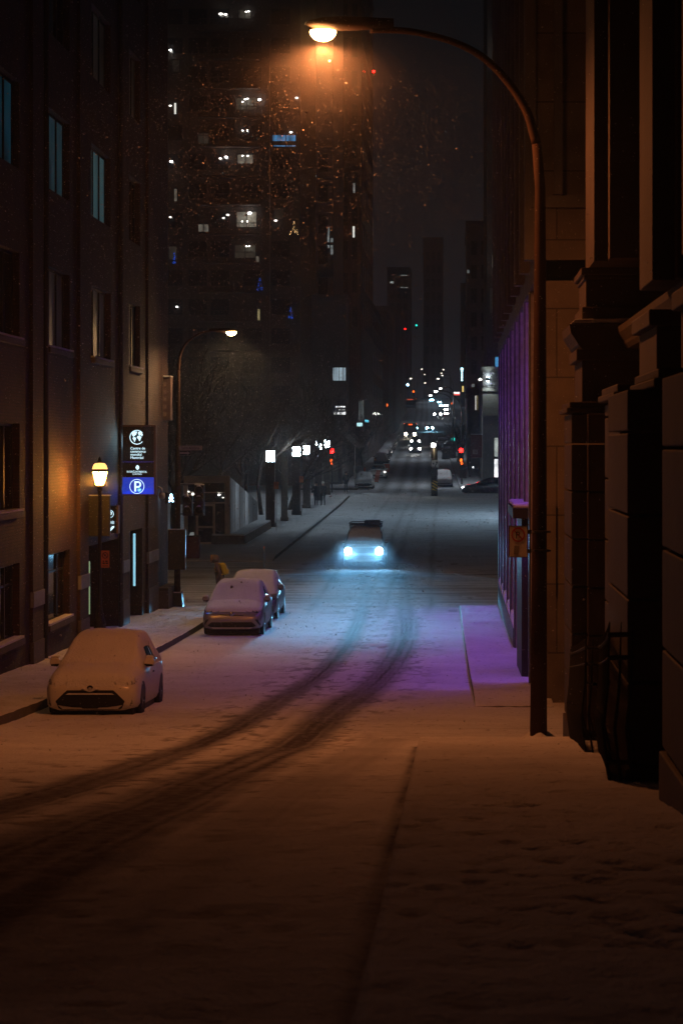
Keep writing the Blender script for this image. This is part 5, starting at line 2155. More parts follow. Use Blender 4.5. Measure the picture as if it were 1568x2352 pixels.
x1, z1 = Q(765, 943)
w = MB()
w.box(-.07, x1 + .06, .0, .22, z1 - .04, .05)
w.build('cabinet', 'sign_frame', t, bevel=.015)
w = MB()
w.box(.0, x1, -.012, -.002, Q(0, 752)[1], .0)
w.build('black_panel', 'sign_black', t)
w = MB()
w.box(.0, x1, -.014, -.002, z1, Q(0, 756)[1])
bp = w.build('blue_panel', 'e_signblue', t)
w = MB()
w.box(.0, x1, -.016, -.013, Q(0, 586)[1], Q(0, 581)[1])
w.build('divider', 'e_signline', t)
w = MB()
c = Q(577, 308)
w.ring(c[0], c[1], 73 * sc, 81 * sc, -.02, -.013, 40, 38, 322)
for poly in ([(522, 262), (535, 248), (552, 242), (566, 246), (575, 243), (580, 250), (570, 262), (574, 272), (563, 280), (556, 290), (546, 292), (543, 300), (550, 306), (540, 304), (528, 290), (520, 276)],
             [(548, 310), (560, 308), (566, 318), (564, 332), (558, 346), (552, 362), (545, 352), (542, 338), (532, 330), (530, 314), (540, 308)],
             [(590, 252), (604, 246), (618, 250), (632, 262), (642, 276), (640, 290), (632, 296), (628, 286), (618, 284), (612, 290), (602, 284), (594, 276), (590, 266)],
             [(584, 294), (600, 290), (614, 296), (624, 304), (632, 300), (620, 320), (616, 336), (608, 352), (600, 346), (596, 328), (582, 318), (576, 308)]):
    w.prism([Q(a, b) for a, b in poly], -.02, -.013)
w.build('globe_logo', 'e_signtext', t)
for s, y in (('Centre de', 445), ('commerce', 480), ('mondial', 514), ('Montréal', 549)):
    q = Q(504, y)
    text('lettering', s, 41 * sc, 'e_signtext', t, (q[0], -.016, q[1]), sx=.97)
w = MB()
w.prism([Q(a, b) for a, b in [(583, 617), (596, 628), (604, 645), (597, 662), (583, 674), (569, 662), (562, 645), (570, 628)]], -.018, -.013)
lf = w.build('leaf_logo', 'e_signtext', t)
text('leaf_letter', 'I', 30 * sc, 'sign_black', t, (Q(578, 656)[0], -.021, Q(578, 656)[1]))
for s, y, z in (('I', 704, 36), ('NTER', 704, 29), ('C', 704, 36), ('ONTINENTAL.', 704, 29)):
    xx = {'I': 464, 'NTER': 472, 'C': 531, 'ONTINENTAL.': 551}[s]
    q = Q(xx, y)
    text('lettering', s, z * sc, 'e_signtext', t, (q[0], -.016, q[1]), sx=.80 if s != 'ONTINENTAL.' else .755)
q = Q(582, 727)
text('lettering', 'MONTREAL', 20 * sc, 'e_signtext', t, (q[0], -.016, q[1]), align='CENTER', sx=1.02)
w = MB()
c = Q(577, 858)
w.ring(c[0], c[1], 76 * sc, 82 * sc, -.021, -.0145, 44)
w.build('parking_ring', 'e_signtext', bp)
w = MB()
a0, a1 = Q(548, 914), Q(569, 800)
w.box(a0[0], a1[0], -.022, -.0145, a0[1], a1[1])
c = Q(588, 836)
w.ring(c[0], c[1], 18 * sc, 37 * sc, -.022, -.0146, 20, -90, 90)
for (za, zb_) in ((800, 818), (854, 873)):
    p, q = Q(565, zb_), Q(588.5, za)
    w.box(p[0], q[0], -.0215, -.0148, p[1], q[1])
w.build('parking_letter', 'e_signtext', bp)
w = MB()
c = Q(605, 897)
w.lathe([(24 * sc, -.027), (24 * sc, -.023)], 22, (c[0], 0, c[1]), 'y')
w.build('check_disc', 'e_signcheck', bp)
w = MB()
w.prism([Q(a, b) for a, b in [(592, 896), (597, 892), (602, 900), (616, 884), (620, 888), (603, 908)]], -.031, -.028)
w.build('check_mark', 'e_signtext', bp)
w = MB()
for z in (-.25, z1 + .3):
    w.box(-.35, -.07, .08, .14, z - .04, z + .04)
w.build('bracket', 'metal_dark', t)
area('sign_glow', (ox + x1 / 2, Ys - .10, oz - .45), (ox + x1 / 2, Ys - 4, oz - 2.4), (.5, .85, 1), 14, .8, .9)
area('sign_glow_low', (ox + x1 / 2, Ys - .10, oz + z1 + .2), (ox + x1 / 2 + .5, Ys - 3, oz - 5), (.02, .12, 1), 12, .8, .4)

# the small entrance sign half hidden by an unlit panel
Yp_ = 60.6
sp = Yp_ / F * .2056
ox2, oz2 = px(196 + 226 * .2056, 940.8 + 1075 * .2056, Yp_)[0], px(0, 940.8 + 1075 * .2056, Yp_)[2]
t = thing('entrance_sign', 'small lit white-on-black parking entrance sign half hidden behind a dark panel', 'sign', (ox2, Yp_, oz2))
Q2 = lambda a, b: ((a - 226) * sp, -(b - 1075) * sp)
w = MB()
w.box(-.02, 126 * sp, 0, .16, Q2(0, 1380)[1], 0)
w.build('cabinet', 'sign_black', t, bevel=.01)
w = MB()
c = Q2(275, 1165)
w.ring(c[0], c[1], 38 * sp, 43 * sp, -.012, -.004, 32)
w.ring(c[0] + 6 * sp, c[1] + 8 * sp, 8 * sp, 19 * sp, -.012, -.004, 20, -90, 90)
p, q = Q2(258, 1192), Q2(269, 1138)
w.box(p[0], q[0], -.012, -.004, p[1], q[1])
w.build('parking_emblem', 'e_signtext', t)
q = Q2(324, 1276)
text('lettering', 'ENTRÉE', 42 * sp, 'e_signtext', t, (q[0], -.008, q[1]), align='RIGHT', sx=.62)
w = MB()
w.prism([Q2(a, b) for a, b in [(322, 1300), (302, 1302), (244, 1362), (252, 1372), (278, 1362), (322, 1316)]], -.012, -.004)
w.build('arrow', 'e_signtext', t)
w = MB()
w.box(126 * sp, 126 * sp + .05, -.05, .2, Q2(0, 1385)[1], .02)
w.build('side_frame', 'sign_frame', t)
Yo = 58.75
a = px(200, 1139, Yo)
b = px(252.5, 1232, Yo)
t = thing('dark_panel_sign', 'unlit dark panel projecting from the wall in front of the small lit entrance sign', 'sign', (a[0], Yo, b[2]))
w = MB()
w.box(0, b[0] - a[0], 0, .12, 0, a[2] - b[2])
w.build('panel', 'black', t, bevel=.012)
w = MB()
w.box(-.05, b[0] - a[0] + .02, -.02, .14, a[2] - b[2], a[2] - b[2] + .03)
w.build('panel_snow', 'snow', t, bevel=.01)

# louvred box high on the corner of the brick building
a, b = px(368, 965, 74.4), px(392, 866, 74.4)
t = thing('louvred_box', 'tall louvred box with snow on top high on the brick building corner', 'wall box', (a[0], 74.4, a[2]))
W_, H_ = b[0] - a[0], b[2] - a[2]
w = MB()
w.box(-.2, W_, .0, .5, 0, H_)
w.build('case', 'sign_frame', t, bevel=.01)
for i in range(5):
    w = MB()
    z = .12 + i * (H_ - .2) / 5
    w.add([(.02, -.05, z), (W_ * .6, -.05, z), (W_ * .6, -.003, z + .16), (.02, -.003, z + .16), (.02, -.05, z + .02), (W_ * .6, -.05, z + .02)], [(0, 1, 2, 3), (4, 5, 2, 3), (0, 1, 5, 4)])
    w.build('louvre', 'sign_frame', t)
w = MB()
w.box(-.2, W_ + .02, -.03, .5, H_, H_ + .05)
w.build('box_snow', 'snow', t, bevel=.015)

# ---- second street lamp, with signals and signs, at the near left corner of the crossing
Y2 = 74.0
k2 = Y2 / F
pts = [(407, 1394), (408, 1200), (409, 1000), (410, 900), (410, 850), (414, 815), (430, 785), (462, 764), (490, 758), (508, 758)]
arc_lamp('street_lamp', 'curved-arm street lamp with warm yellow light at the left corner of the crossing', Y2, [((u - 1040) * k2, (1025 - v) * k2) for u, v in pts], g(Y2),
         [.11, .10, .085, .06, .05, .045, .04, .036, .034, .034], ((531 - 1040) * k2, (1025 - 768) * k2), .7, 'e_sodium2', .18)
roadway(point('street_lamp_light', ((531 - 1040) * k2, Y2, (1025 - 772) * k2 - .12), (1, .55, .24), 1500, .12), .32, 1.6)
bx, bz = (408 - 1040) * k2, g(Y2) + .12
t0 = [o for o in COL.objects if o.name == 'street_lamp.001'][0]
w = MB()
w.prism([(-.22, 0), (.22, 0), (.20, .08), (.17, .46), (.12, .5), (-.12, .5), (-.17, .46), (-.20, .08)], -.2, .2)
o = w.build('base_box', 'metal_dark', t0, bevel=.015)
o.location = (0, 0, .12)
w = MB()
w.box(-.19, .19, -.19, .19, .5, .53)
o = w.build('base_snow', 'snow', t0, bevel=.012)
o.location = (0, 0, .12)

t = thing('control_box', 'large dark back panel mounted low on the left corner lamp pole', 'sign back', (bx, Y2 - .25, (1025 - 1308) * k2))
w = MB()
w.box(-.30, .285, 0, .10, 0, 92 * k2)
w.build('panel', 'metal_dark', t, bevel=.015)
w = MB()
w.box(.285, .30, -.01, .11, .02, 91 * k2)
w.build('edge_trim', 'steel', t)
w = MB()
w.box(-.295, .28, -.005, .1, 92 * k2, 92 * k2 + .025)
w.build('panel_snow', 'snow', t, bevel=.01)

t = thing('street_name_sign', 'small white street name sign reading Saint-Antoine on the left corner pole', 'street sign', ((412 - 1040) * k2, Y2 - .12, (1025 - 1034) * k2))
w = MB()
w.box(0, 53 * k2, 0, .012, 0, 10.5 * k2)
w.build('board', 'white_sign', t)
text('lettering', 'Saint-Antoine', .128, 'sign_black', t, (.39, -.005, .035), align='CENTER', sx=.88, depth=.003)
text('lettering', 'RUE', .035, 'sign_black', t, (.04, -.005, .125), depth=.003)
text('lettering', 'OUEST', .03, 'sign_black', t, (.66, -.005, .125), depth=.003)
t = thing('one_way_sign', 'black one-way sign with white right arrow under the street name sign', 'street sign', ((412.5 - 1040) * k2, Y2 - .12, (1025 - 1046) * k2))
w = MB()
w.box(0, 27.5 * k2, 0, .012, 0, 11 * k2)
w.build('board', 'sign_black', t)
w = MB()
W_, H_ = 27.5 * k2, 11 * k2
w.prism([(.02, .055), (.27, .055), (.27, .02), (.37, H_ / 2), (.27, H_ - .02), (.27, H_ - .055), (.02, H_ - .055)], -.006, -.001)
w.build('arrow', 'white_sign', t)
w = MB()
for (a, b, c, d) in ((0, W_, 0, .008), (0, W_, H_ - .008, H_), (0, .008, .008, H_ - .008), (W_ - .008, W_, .008, H_ - .008)):
    w.box(a, b, -.005, -.001, c, d)
w.build('border', 'white_sign', t)


def signal_head(label, x, y, ztop, n, lit=(), w_=.33, sec=.345, group=None, snow=True, visor=True, lr=.13):
    """vertical head, ztop = top; lit: {section: material}"""
    t = thing('traffic_signal', label, 'traffic signal', (x, y, ztop - n * sec), 0, group)
    w = MB()
    w.box(-w_ / 2, w_ / 2, 0, .2, 0, n * sec)
    w.build('housing', 'black', t, bevel=.015)
    for i in range(n):
        zc_ = n * sec - sec * (i + .5)
        w = MB()
        w.lathe([(lr, -.012), (lr, -.003)], 20, (0, 0, zc_), 'y')
        ln_ = w.build('lens', dict(lit).get(i, 'glass'), t)
        if visor:
            w = MB()
            a = [R(q) for q in range(-10, 191, 20)]
            for p, q in zip(a[:-1], a[1:]):
                w.quad((.14 * math.cos(p), -.004, zc_ + .14 * math.sin(p)), (.14 * math.cos(q), -.004, zc_ + .14 * math.sin(q)), (.14 * math.cos(q), -.24, zc_ + .14 * math.sin(q)), (.14 * math.cos(p), -.24, zc_ + .14 * math.sin(p)))
            w.build('visor', 'black', ln_)
        if snow:
            w = MB()
            w.prism([(-.07, zc_ + .128), (.07, zc_ + .128), (.05, zc_ + .165), (0, zc_ + .185), (-.05, zc_ + .165)], -.23, -.03)
            w.build('visor_snow', 'snow', ln_, bevel=.008)
    if snow:
        w = MB()
        w.prism([(-w_ / 2, n * sec), (w_ / 2, n * sec), (w_ / 2 - .03, n * sec + .03), (-w_ / 2 + .03, n * sec + .04)], .0, .2)
        w.build('top_snow', 'snow', t, bevel=.008)
    return t


xa = (431 - 1040) * k2
signal_head('unlit two-lens traffic signal with snowy visors next to the left corner pole', xa, Y2 - .1, (1025 - 1138) * k2, 2)
xb = (458 - 1040) * k2
signal_head('unlit taller three-lens traffic signal with snowy visors right of the two-lens one', xb, Y2 - .1, (1025 - 1114) * k2, 3)
w = MB()
z_ = (1025 - 1113) * k2
w.tube([(bx, Y2, z_), (xb + .05, Y2, z_)], .022, 8)
w.tube([(bx, Y2, z_ - 1.0), (xb + .05, Y2, z_ - 1.0)], .022, 8)
w.build('signal_bracket', 'metal_dark', t0, world=True)
w = MB()
w.box(bx, xb + .1, Y2 - .02, Y2 + .02, z_ + .022, z_ + .045)
w.build('bracket_snow', 'snow', t0, world=True)
t = thing('pedestrian_signal', 'pedestrian signal with glowing blue-white walking figure left of the corner pole', 'pedestrian signal', ((394 - 1040) * k2, Y2 - .1, (1025 - 1144) * k2))
w = MB()
w.box(-.15, .15, 0, .18, -.17, .17)
w.build('housing', 'black', t, bevel=.012)
w = MB()
w.lathe([(.036, -.02), (.036, -.005)], 14, (.0, 0, .105), 'y')
w.prism([(-.035, .06), (.035, .06), (.075, -.0), (.055, -.015), (.03, .015), (.03, -.03), (.085, -.12), (.055, -.13), (0, -.055), (-.055, -.13), (-.085, -.12), (-.03, -.03), (-.03, .015), (-.055, -.015), (-.075, .0)], -.02, -.005)
w.build('walking_figure', 'e_walk', t)
w = MB()
w.box(-.2, -.15, .02, .16, -.2, .2)
w.box(.15, .26, .05, .10, -.03, .03)
w.build('bracket', 'metal_dark', t)
t = thing('security_camera', 'white bracketed dome camera sticking out beside the tall lit sign', 'security camera', px(372, 1135, 73.0))
w = MB()
w.tube([(-.45, .3, .22), (-.08, .02, .22), (-.02, 0, .18), (0, 0, .05)], .035, 8)
w.build('bracket_arm', 'white_sign', t, smooth=True)
w = MB()
w.lathe([(.05, .08), (.10, .04), (.11, -.06), (.09, -.12), (.02, -.15)], 14, (0, 0, -.02))
w.build('dome', 'white_sign', t, smooth=True)

# ---- glass stair kiosk of the underground entrance
Yk = 115.0
zk = g(Yk) + .12
kx0, kx1 = -14.1, -11.78
zt_ = px(0, 1093, Yk)[2]
t = thing('glass_kiosk', 'glass stair entrance kiosk with framed door and sloping glass side beside the crossing', 'kiosk', ((kx0 + kx1) / 2, Yk, zk))
w = MB()
w.box(kx0 - .1, kx1, Yk - .1, Yk + .1, zt_ - .36, zt_)
w.box(kx1 - .26, kx1 - .002, Yk - .1, Yk + .098, zk + .5, zt_ - .36)
w.box(kx0 - .1, kx0 + .1, Yk - .1, Yk + .098, zk, zt_ - .36)
w.build('portal_frame', 'kiosk_frame', t, world=True, bevel=.01)
yb = Yk + 16
zbk0, zbk1 = px(0, 1206, yb)[2], px(0, 1151, yb)[2]
w = MB()
w.add([(kx1, Yk + .1, zk + .5), (kx1, yb, zbk0), (kx1, yb, zbk1), (kx1, Yk + .1, zt_ - .05)], [(0, 1, 2, 3)])
sgl = w.build('side_glass', 'frosted', t, world=True)
for y_ in (118.5, 124.0):
    point('kiosk_ceiling_light', (-13.3, y_, (zt_ - .6) - (y_ - Yk) * .11), (.8, .9, 1), 32, .15)
for i in range(7):
    w = MB()
    f = i / 6
    y = Yk + .1 + (yb - Yk - .1) * f
    z0 = zk + .5 + (zbk0 - zk - .5) * f
    z1 = zt_ - .05 + (zbk1 - zt_ + .05) * f
    w.box(kx1 - .03, kx1 + .02, y - .04, y + .04, z0, z1)
    w.build('mullion', 'steel', sgl)
w = MB()
w.add([(kx0, Yk, zt_ - .02), (kx1, Yk, zt_ - .02), (kx1, yb, zbk1), (kx0, yb, zbk1)], [(0, 1, 2, 3)])
w.add([(kx0, yb, zbk0 - .6), (kx1, yb, zbk0 - .6), (kx1, yb, zbk1), (kx0, yb, zbk1)], [(0, 1, 2, 3)])
w.add([(kx0, Yk, zk), (kx0, yb, zbk0 - .6), (kx0, yb, zbk1), (kx0, Yk, zt_ - .02)], [(0, 1, 2, 3)])
w.build('roof', 'darkstone', t, world=True)
w = MB()
w.box(kx0 + .1, kx1 - .26, Yk + .03, Yk + .05, zk + .02, zt_ - .36)
fg = w.build('front_glass', 'glass_pane', t, world=True)
dx0, dx1 = px(450, 0, Yk)[0], px(494, 0, Yk)[0]
zd = px(0, 1157, Yk)[2]
w = MB()
w.box(dx0, dx0 + .12, Yk - .04, Yk + .02, zk, zd)
w.box(dx1 - .12, dx1, Yk - .04, Yk + .02, zk, zd)
w.box(dx0 + .12, dx1 - .12, Yk - .04, Yk + .02, zd - .12, zd)
w.box(dx0 + .12, dx1 - .12, Yk - .04, Yk + .02, zk + .88, zk + .98)
w.box(dx0 + .12, dx1 - .12, Yk - .04, Yk + .02, zk, zk + .12)
w.build('door', 'kiosk_frame', t, world=True)
w = MB()
for z in (zt_ - .9, zd + .02):
    w.box(kx0 + .1, kx1 - .27, Yk - .02, Yk + .02, z, z + .05)
w.build('transom', 'kiosk_frame', t, world=True)
w = MB()
a = px(430, 1253, Yk)
for i in range(6):
    f0, f1 = i / 6, (i + 1) / 6
    w.quad((a[0] + .0 + .18 * f0 ** 2, Yk - .03, a[2] + .70 * f0), (a[0] + .36, Yk - .03, a[2] + .70 * f0), (a[0] + .36, Yk - .03, a[2] + .70 * f1), (a[0] + .18 * f1 ** 2, Yk - .03, a[2] + .70 * f1))
w.build('lit_stair_glow', 'r_white_dim', t, world=True)
for (u, v, r, m) in [(443, 1135, .06, 'e_dot_hi'), (503, 1136.5, .06, 'e_dot_hi'), (433, 1129, .05, 'e_dot'), (512, 1143, .045, 'e_dot'), (428, 1180, .04, 'e_dot')]:
    lamp_px(t, u, v, Yk - .03, r, m)
w = MB()
w.box(kx1 - 1.0, kx1 + .82, Yk - .3, yb + .2, g(yb) - .6, zk + .56)
for i in range(0):
    pass
o = MB()
n = 10
x0, x1 = kx1 - .95, kx1 + .82
rings = []
for i in range(n + 1):
    y = Yk - .3 + (yb + .5 - Yk) * i / n
    zz = g(y) + .1
    rings.append([(x0, y, zz - .4), (x1, y, zz - .4), (x1, y, zz + .50), (x0, y, zz + .50)])
loft(o, rings)
pl = o.build('plinth', 'darkstone', t, world=True)
o = MB()
rings = [[(x0 + .03, r[0][1] + .02, r[2][2] + .003), (x1 - .02, r[0][1] + .02, r[2][2] + .003), (x1 - .05, r[0][1] + .02, r[2][2] + .07), (x0 + .03, r[0][1] + .02, r[2][2] + .09)] for r in rings]
loft(o, rings)
o.build('plinth_snow', 'snow', pl, smooth=False)
a = px(427, 1297, 100.0)
t = thing('grit_bin', 'small dark box standing on the snow just left of the glass kiosk', 'bin', (a[0], 104.0, g(104)))
w = MB()
w.box(0, .62, 0, .5, 0, 1.15)
w.build('case', 'red_board', t, bevel=.02)
w = MB()
w.box(-.02, .64, -.02, .52, 1.15, 1.2)
w.build('lid', 'black', t, bevel=.015)
t.location = (px(427, 0, 104)[0], 104, px(0, 1288, 104)[2])

# ---- the row of square pillar lamps
labs = ['nearest square pillar lamp with a bright white cube lantern, beside the kiosk', 'second lit pillar lamp, left of the close pair', 'third lit pillar lamp, next to the walking pair',
        'fourth lit pillar lamp seen through twigs', 'farthest lit pillar lamp beside the red signal']
for (u, v, Y, lab) in [(621, 1047.6, 133, labs[0]), (680.5, 1037, 150, labs[1]), (704, 1033, 161, labs[2]), (732, 1022, 175, labs[3]), (750.5, 1019, 187, labs[4])]:
    x, _, zc_ = px(u, v, Y)
    zb0 = g(Y) + .12
    t = thing('pillar_lamp', lab, 'pillar lamp', (x, Y, zb0), 0, 'square pillar lamps along the far left pavement')
    H_ = zc_ - .34 - zb0
    w = MB()
    w.box(-.31, .31, -.31, .31, 0, .3)
    w.box(-.27, .27, -.27, .27, .3, H_)
    w.build('pillar', 'darkstone', t, bevel=.01)
    w = MB()
    w.box(-.24, .24, -.24, .24, H_ + .02, H_ + .64)
    ln_ = w.build('lantern', 'e_white', t)
    w = MB()
    for a in (-.245, .225):
        for b in (-.245, .225):
            w.box(a, a + .02, b, b + .02, H_, H_ + .66)
    w.box(-.26, .26, -.26, .26, H_ + .645, H_ + .69)
    w.box(-.26, .26, -.26, .26, H_ - .03, H_ + .015)
    w.box(-.004, .004, -.246, -.2405, H_ + .02, H_ + .64)
    w.build('lantern_frame', 'metal_dark', ln_)
Y = 141.0
x = px(653, 0, Y)[0]
t = thing('pillar', 'unlit square stone pillar between the first and second pillar lamps', 'pillar', (x, Y, g(Y) + .12))
w = MB()
w.box(-.2, .2, -.2, .2, .3, 4.1)
w.box(-.24, .24, -.24, .24, 0, .3)
w.build('shaft', 'darkstone', t, bevel=.01)
w = MB()
w.box(-.23, .23, -.23, .23, 4.1, 4.2)
w.build('cap', 'darkstone', t, bevel=.01)
for (u, v, Y, lab) in [(634.5, 1115, 128, 'small orange parking sign on a thin post beside the nearest pillar lamp'), (692, 1101, 148, 'small orange parking sign on a thin post beside the second pillar lamp')]:
    x, _, z = px(u, v, Y)
    t = thing('parking_sign', lab, 'parking sign', (x, Y, g(Y) + .1))
    zz = z - g(Y) - .1
    w = MB()
    w.tube([(0, .03, 0), (0, .03, zz + .25)], .02, 6)
    w.build('post', 'metal_dark', t)
    w = MB()
    w.box(-.14, .14, -.005, .005, zz - .21, zz + .21)
    bo = w.build('board', 'orange_sign', t)
    w = MB()
    w.ring(0, zz + .09, .065, .085, -.012, -.0055, 20)
    w.box(-.02, .0, -.012, -.0055, zz + .04, zz + .14)
    w.build('emblem', 'sign_black', bo)

# ---- far crossing: signals on posts
t = thing('signal_post', 'thin post carrying the red signal at the far left corner', 'signal post', ((762 - 1040) * 193 / F, 193, g(193) + .1))
w = MB()
w.tube([(0, .12, 0), (0, .12, (1025 - 1022) * 193 / F - g(193))], .07, 8)
w.build('post', 'metal_dark', t)
YS = 192.8
x = (761 - 1040) * YS / F
signal_head('three-lens signal showing red at the far left corner beside the pillar lamps', x, YS, (1025 - 1029.5) * YS / F, 3, {0: 'e_red'}, w_=.44, sec=.46, snow=False, visor=False, lr=.21)


def hand(label, u, v, Y, s=.3, count=None):
    x, _, z = px(u, v, Y)
    t = thing('pedestrian_signal', label, 'pedestrian signal', (x, Y, z))
    w = MB()
    w.box(-s * .62, s * .62, 0, .15, -s * .6, s * .6)
    w.build('housing', 'black', t)
    w = MB()
    k_ = s / .3
    w.prism([(-.09 * k_, -.12 * k_), (.07 * k_, -.12 * k_), (.10 * k_, -.02 * k_), (.08 * k_, .10 * k_), (.05 * k_, .14 * k_), (-.06 * k_, .14 * k_), (-.08 * k_, .02 * k_), (-.12 * k_, .0)], -.02, -.003)
    w.build('hand_symbol', 'e_orange', t)
    if count:
        w = MB()
        w.ring(.06 * k_, -.28 * k_, .05 * k_, .10 * k_, -.02, -.003, 12)
        w.build('countdown_digit', 'e_orange', t)
        w = MB()
        w.box(-.12 * k_, .2 * k_, 0, .15, -.42 * k_, -s * .602)
        w.build('countdown_housing', 'black', t)
    return t


hand('orange hand signal with countdown under the red light at the far left corner', 760, 1057.5, 192.6, .32, True)
YR = 215.0
kr = YR / F
xr = (1060 - 1040) * kr
pts = [(1060, 1115), (1060, 1040), (1060, 960), (1060, 945), (1057, 930), (1048, 915), (1034, 903), (1020, 898), (1006, 898)]
arc_lamp('street_lamp', 'largest arched street lamp over the far right signal pole', YR, [((u - 1040) * kr, (1025 - v) * kr) for u, v in pts], g(YR),
         [.10, .09, .08, .07, .06, .055, .05, .05, .045], ((1000.5 - 1040) * kr, (1025 - 900) * kr), .7, 'e_far_dim' if 'e_far_dim' in M else 'e_dot_hi', .2, pole_m='metal_dark')
roadway(point('street_lamp_light', ((1000.5 - 1040) * kr, YR, (1025 - 905) * kr - .2), (.8, .9, 1), 900, .15))
signal_head('three-lens signal glowing bright red on the far right lamp pole', (1058.6 - 1040) * kr, YR - .2, (1025 - 1029) * kr, 3, {0: 'e_red'}, w_=.44, sec=.46, snow=False, visor=False, lr=.21)
hand('orange hand signal with countdown below the red light on the far right pole', 1058.5, 1057, YR - .35, .34, True)
t = thing('sign_back', 'dark square sign back mounted low on the far right signal pole', 'sign back', px(1063, 1084, YR - .4))
w = MB()
w.box(-.34, .34, 0, .12, -.62, .60)
w.build('panel', 'metal_dark', t, bevel=.01)
w = MB()
w.box(-.1, .1, .121, .3, -.5, -.42)
w.box(-.1, .1, .121, .3, .40, .48)
w.build('bracket', 'metal_dark', t)


def small_lens(name, label, cat, u, v, Y, r, m, back='black'):
    x, _, z = px(u, v, Y)
    t = thing(name, label, cat, (x, Y, z))
    w = MB()
    w.box(-r * 1.3, r * 1.3, .02, .3, -r * 4.2, r * 1.3)
    w.build('housing', back, t)
    w = MB()
    w.lathe([(r * .5, -.03), (r, 0), (r, .019)], 14, (0, 0, 0), 'y')
    w.build('lens', m, t)
    return t


small_lens('traffic_signal', 'far signal glowing teal green left of the red one on the right', 'traffic signal', 1040, 1009, 330, .30, 'e_green')
small_lens('traffic_signal', 'far signal glowing orange red above the waiting headlights', 'traffic signal', 1039, 926, 560, .36, 'e_orange')
small_lens('traffic_signal', 'far signal glowing blue right of the arched lamp poles', 'traffic signal', 1076.5, 952, 300, .16, 'e_blue')
small_lens('traffic_signal', 'far signal glowing cyan left of the hilltop lamps', 'traffic signal', 936, 883.6, 640, .34, 'e_walk')
small_lens('traffic_signal', 'tiny far red signal above the dull orange bus display', 'traffic signal', 949.5, 899, 640, .28, 'e_orange')
small_lens('pedestrian_signal', 'far orange hand signal alone over the left row of parked cars', 'pedestrian signal', 887, 930, 400, .26, 'e_orange')
small_lens('warning_light', 'red aircraft warning light high above the masonry tower', 'warning light', 858, 163, 300, .16, 'e_red')
for (u, v, s, lab) in [(892, 738, .26, 'left upper red light hanging in the haze over the street'), (898, 747, .2, 'lower left red light hanging in the haze over the street'),
                       (929, 755, .26, 'red light hanging in the haze right of the other two')]:
    small_lens('warning_light', lab, 'warning light', u, v, 700, s, 'e_orange' if s == .2 else 'e_red')
small_lens('warning_light', 'thin teal light hanging in the haze right of the red lights', 'warning light', 956, 747, 720, .3, 'e_green')

YB = 150.0  # unseen lamp, added to light the road beyond the crossing
arc_lamp('street_lamp', 'added cool white street lamp out of view behind the purple-lit building', YB, [(7.7, g(YB)), (7.7, g(YB) + 5), (7.7, g(YB) + 7.4), (7.6, g(YB) + 8.4), (7.3, g(YB) + 8.9), (7.0, g(YB) + 9.1)], g(YB),
         [.10, .09, .07, .06, .055, .05], (6.5, g(YB) + 8.9), .7, 'e_dot_hi', .2, pole_m='metal_dark')
roadway(point('street_lamp_light', (6.5, YB, g(YB) + 8.5), (.55, .80, 1), 2600, .12), .7, 1.2)
# far street lamps: poles with curved arms, each reaching over the road
far = [(1011, 893, 330, 1041, 'second arched lamp behind the largest one, glowing pale yellow'), (988, 909, 300, 1039, 'low arched lamp with its head left of the other two'),
       (1006, 870, 560, 1040, 'arched lamp with bright head above the yellow one'), (1015.6, 862.6, 640, 1036, 'far lamp in the right chain just above the bright arched one'),
       (1013.5, 857, 700, 1033, 'far lamp in the middle of the right chain of lamps'), (1018, 849, 780, 1034, 'topmost far lamp of the right chain of lamps'),
       (943, 869.6, 600, 915, 'bright far lamp on the left above the cyan signal'), (968, 848, 800, 950, 'topmost far lamp on the left side'),
       (974.6, 860, 820, 958, 'small far lamp just below the topmost left one'), (976, 880, 760, 958, 'small warm far lamp lowest of the left chain')]
for (u, v, Y, up, lab) in far:
    x, _, z = px(u, v, Y)
    xp = (up - 1040) * Y / F
    zb_ = g(Y)
    s = 1 if xp > x else -1
    top = z + .35
    L_ = abs(xp - x)
    pole = [(xp, zb_), (xp, zb_ + (top - zb_) * .5), (xp, top - L_ * .5), (xp - s * L_ * .08, top - L_ * .25), (xp - s * L_ * .3, top - L_ * .07), (xp - s * L_ * .7, top), (x + s * .3, top)]
    big = .24 if Y < 500 else (.34 if v not in (857, 862.6, 860) else .28)
    if Y < 600 or v in (857, 880):
        roadway(point('street_lamp_light', (x, Y, z - .35), (.8, .9, 1), 900, .15))
    arc_lamp('street_lamp', lab, Y, pole, zb_, [.10, .09, .08, .07, .06, .055, .05], (x, z), .9, 'e_far' if Y > 500 else 'e_dot_hi', big, pole_m='metal_dark', n=6)

# ---- median post with sign and hazard board
Y = 183.0
kq = Y / F
x = (997 - 1040) * kq
t = thing('median_post', 'median post with a small lamp on top standing on a snowy island', 'post', (x, Y, g(Y)))
w = MB()
w.tube([(0, .1, 0), (0, .1, (1025 - 1030) * kq - g(Y))], .27, 12)
w.build('post', 'metal_dark', t, smooth=True)
w = MB()
w.lathe([(1.05, -.05), (1.0, .06), (.7, .12), (.2, .16)], 18, (0, .1, 0))
w.build('island_snow', 'snow', t, smooth=True)
zt_ = (1025 - 1023) * kq - g(Y)
w = MB()
w.lathe([(.08, -.18), (.19, -.08), (.2, .12), (.1, .2)], 12, (-.08, .1, zt_))
lm = w.build('lamp', 'e_dot_hi', t, smooth=True)
w = MB()
for a in range(4):
    an = a * math.pi / 2 + .4
    w.tube([(-.08 + .22 * math.cos(an), .1 + .22 * math.sin(an), zt_ - .3), (-.08 + .22 * math.cos(an), .1 + .22 * math.sin(an), zt_ + .26)], .02, 5)
w.lathe([(.24, .24), (.08, .32)], 10, (-.08, .1, zt_))
w.build('cage', 'metal_dark', lm)
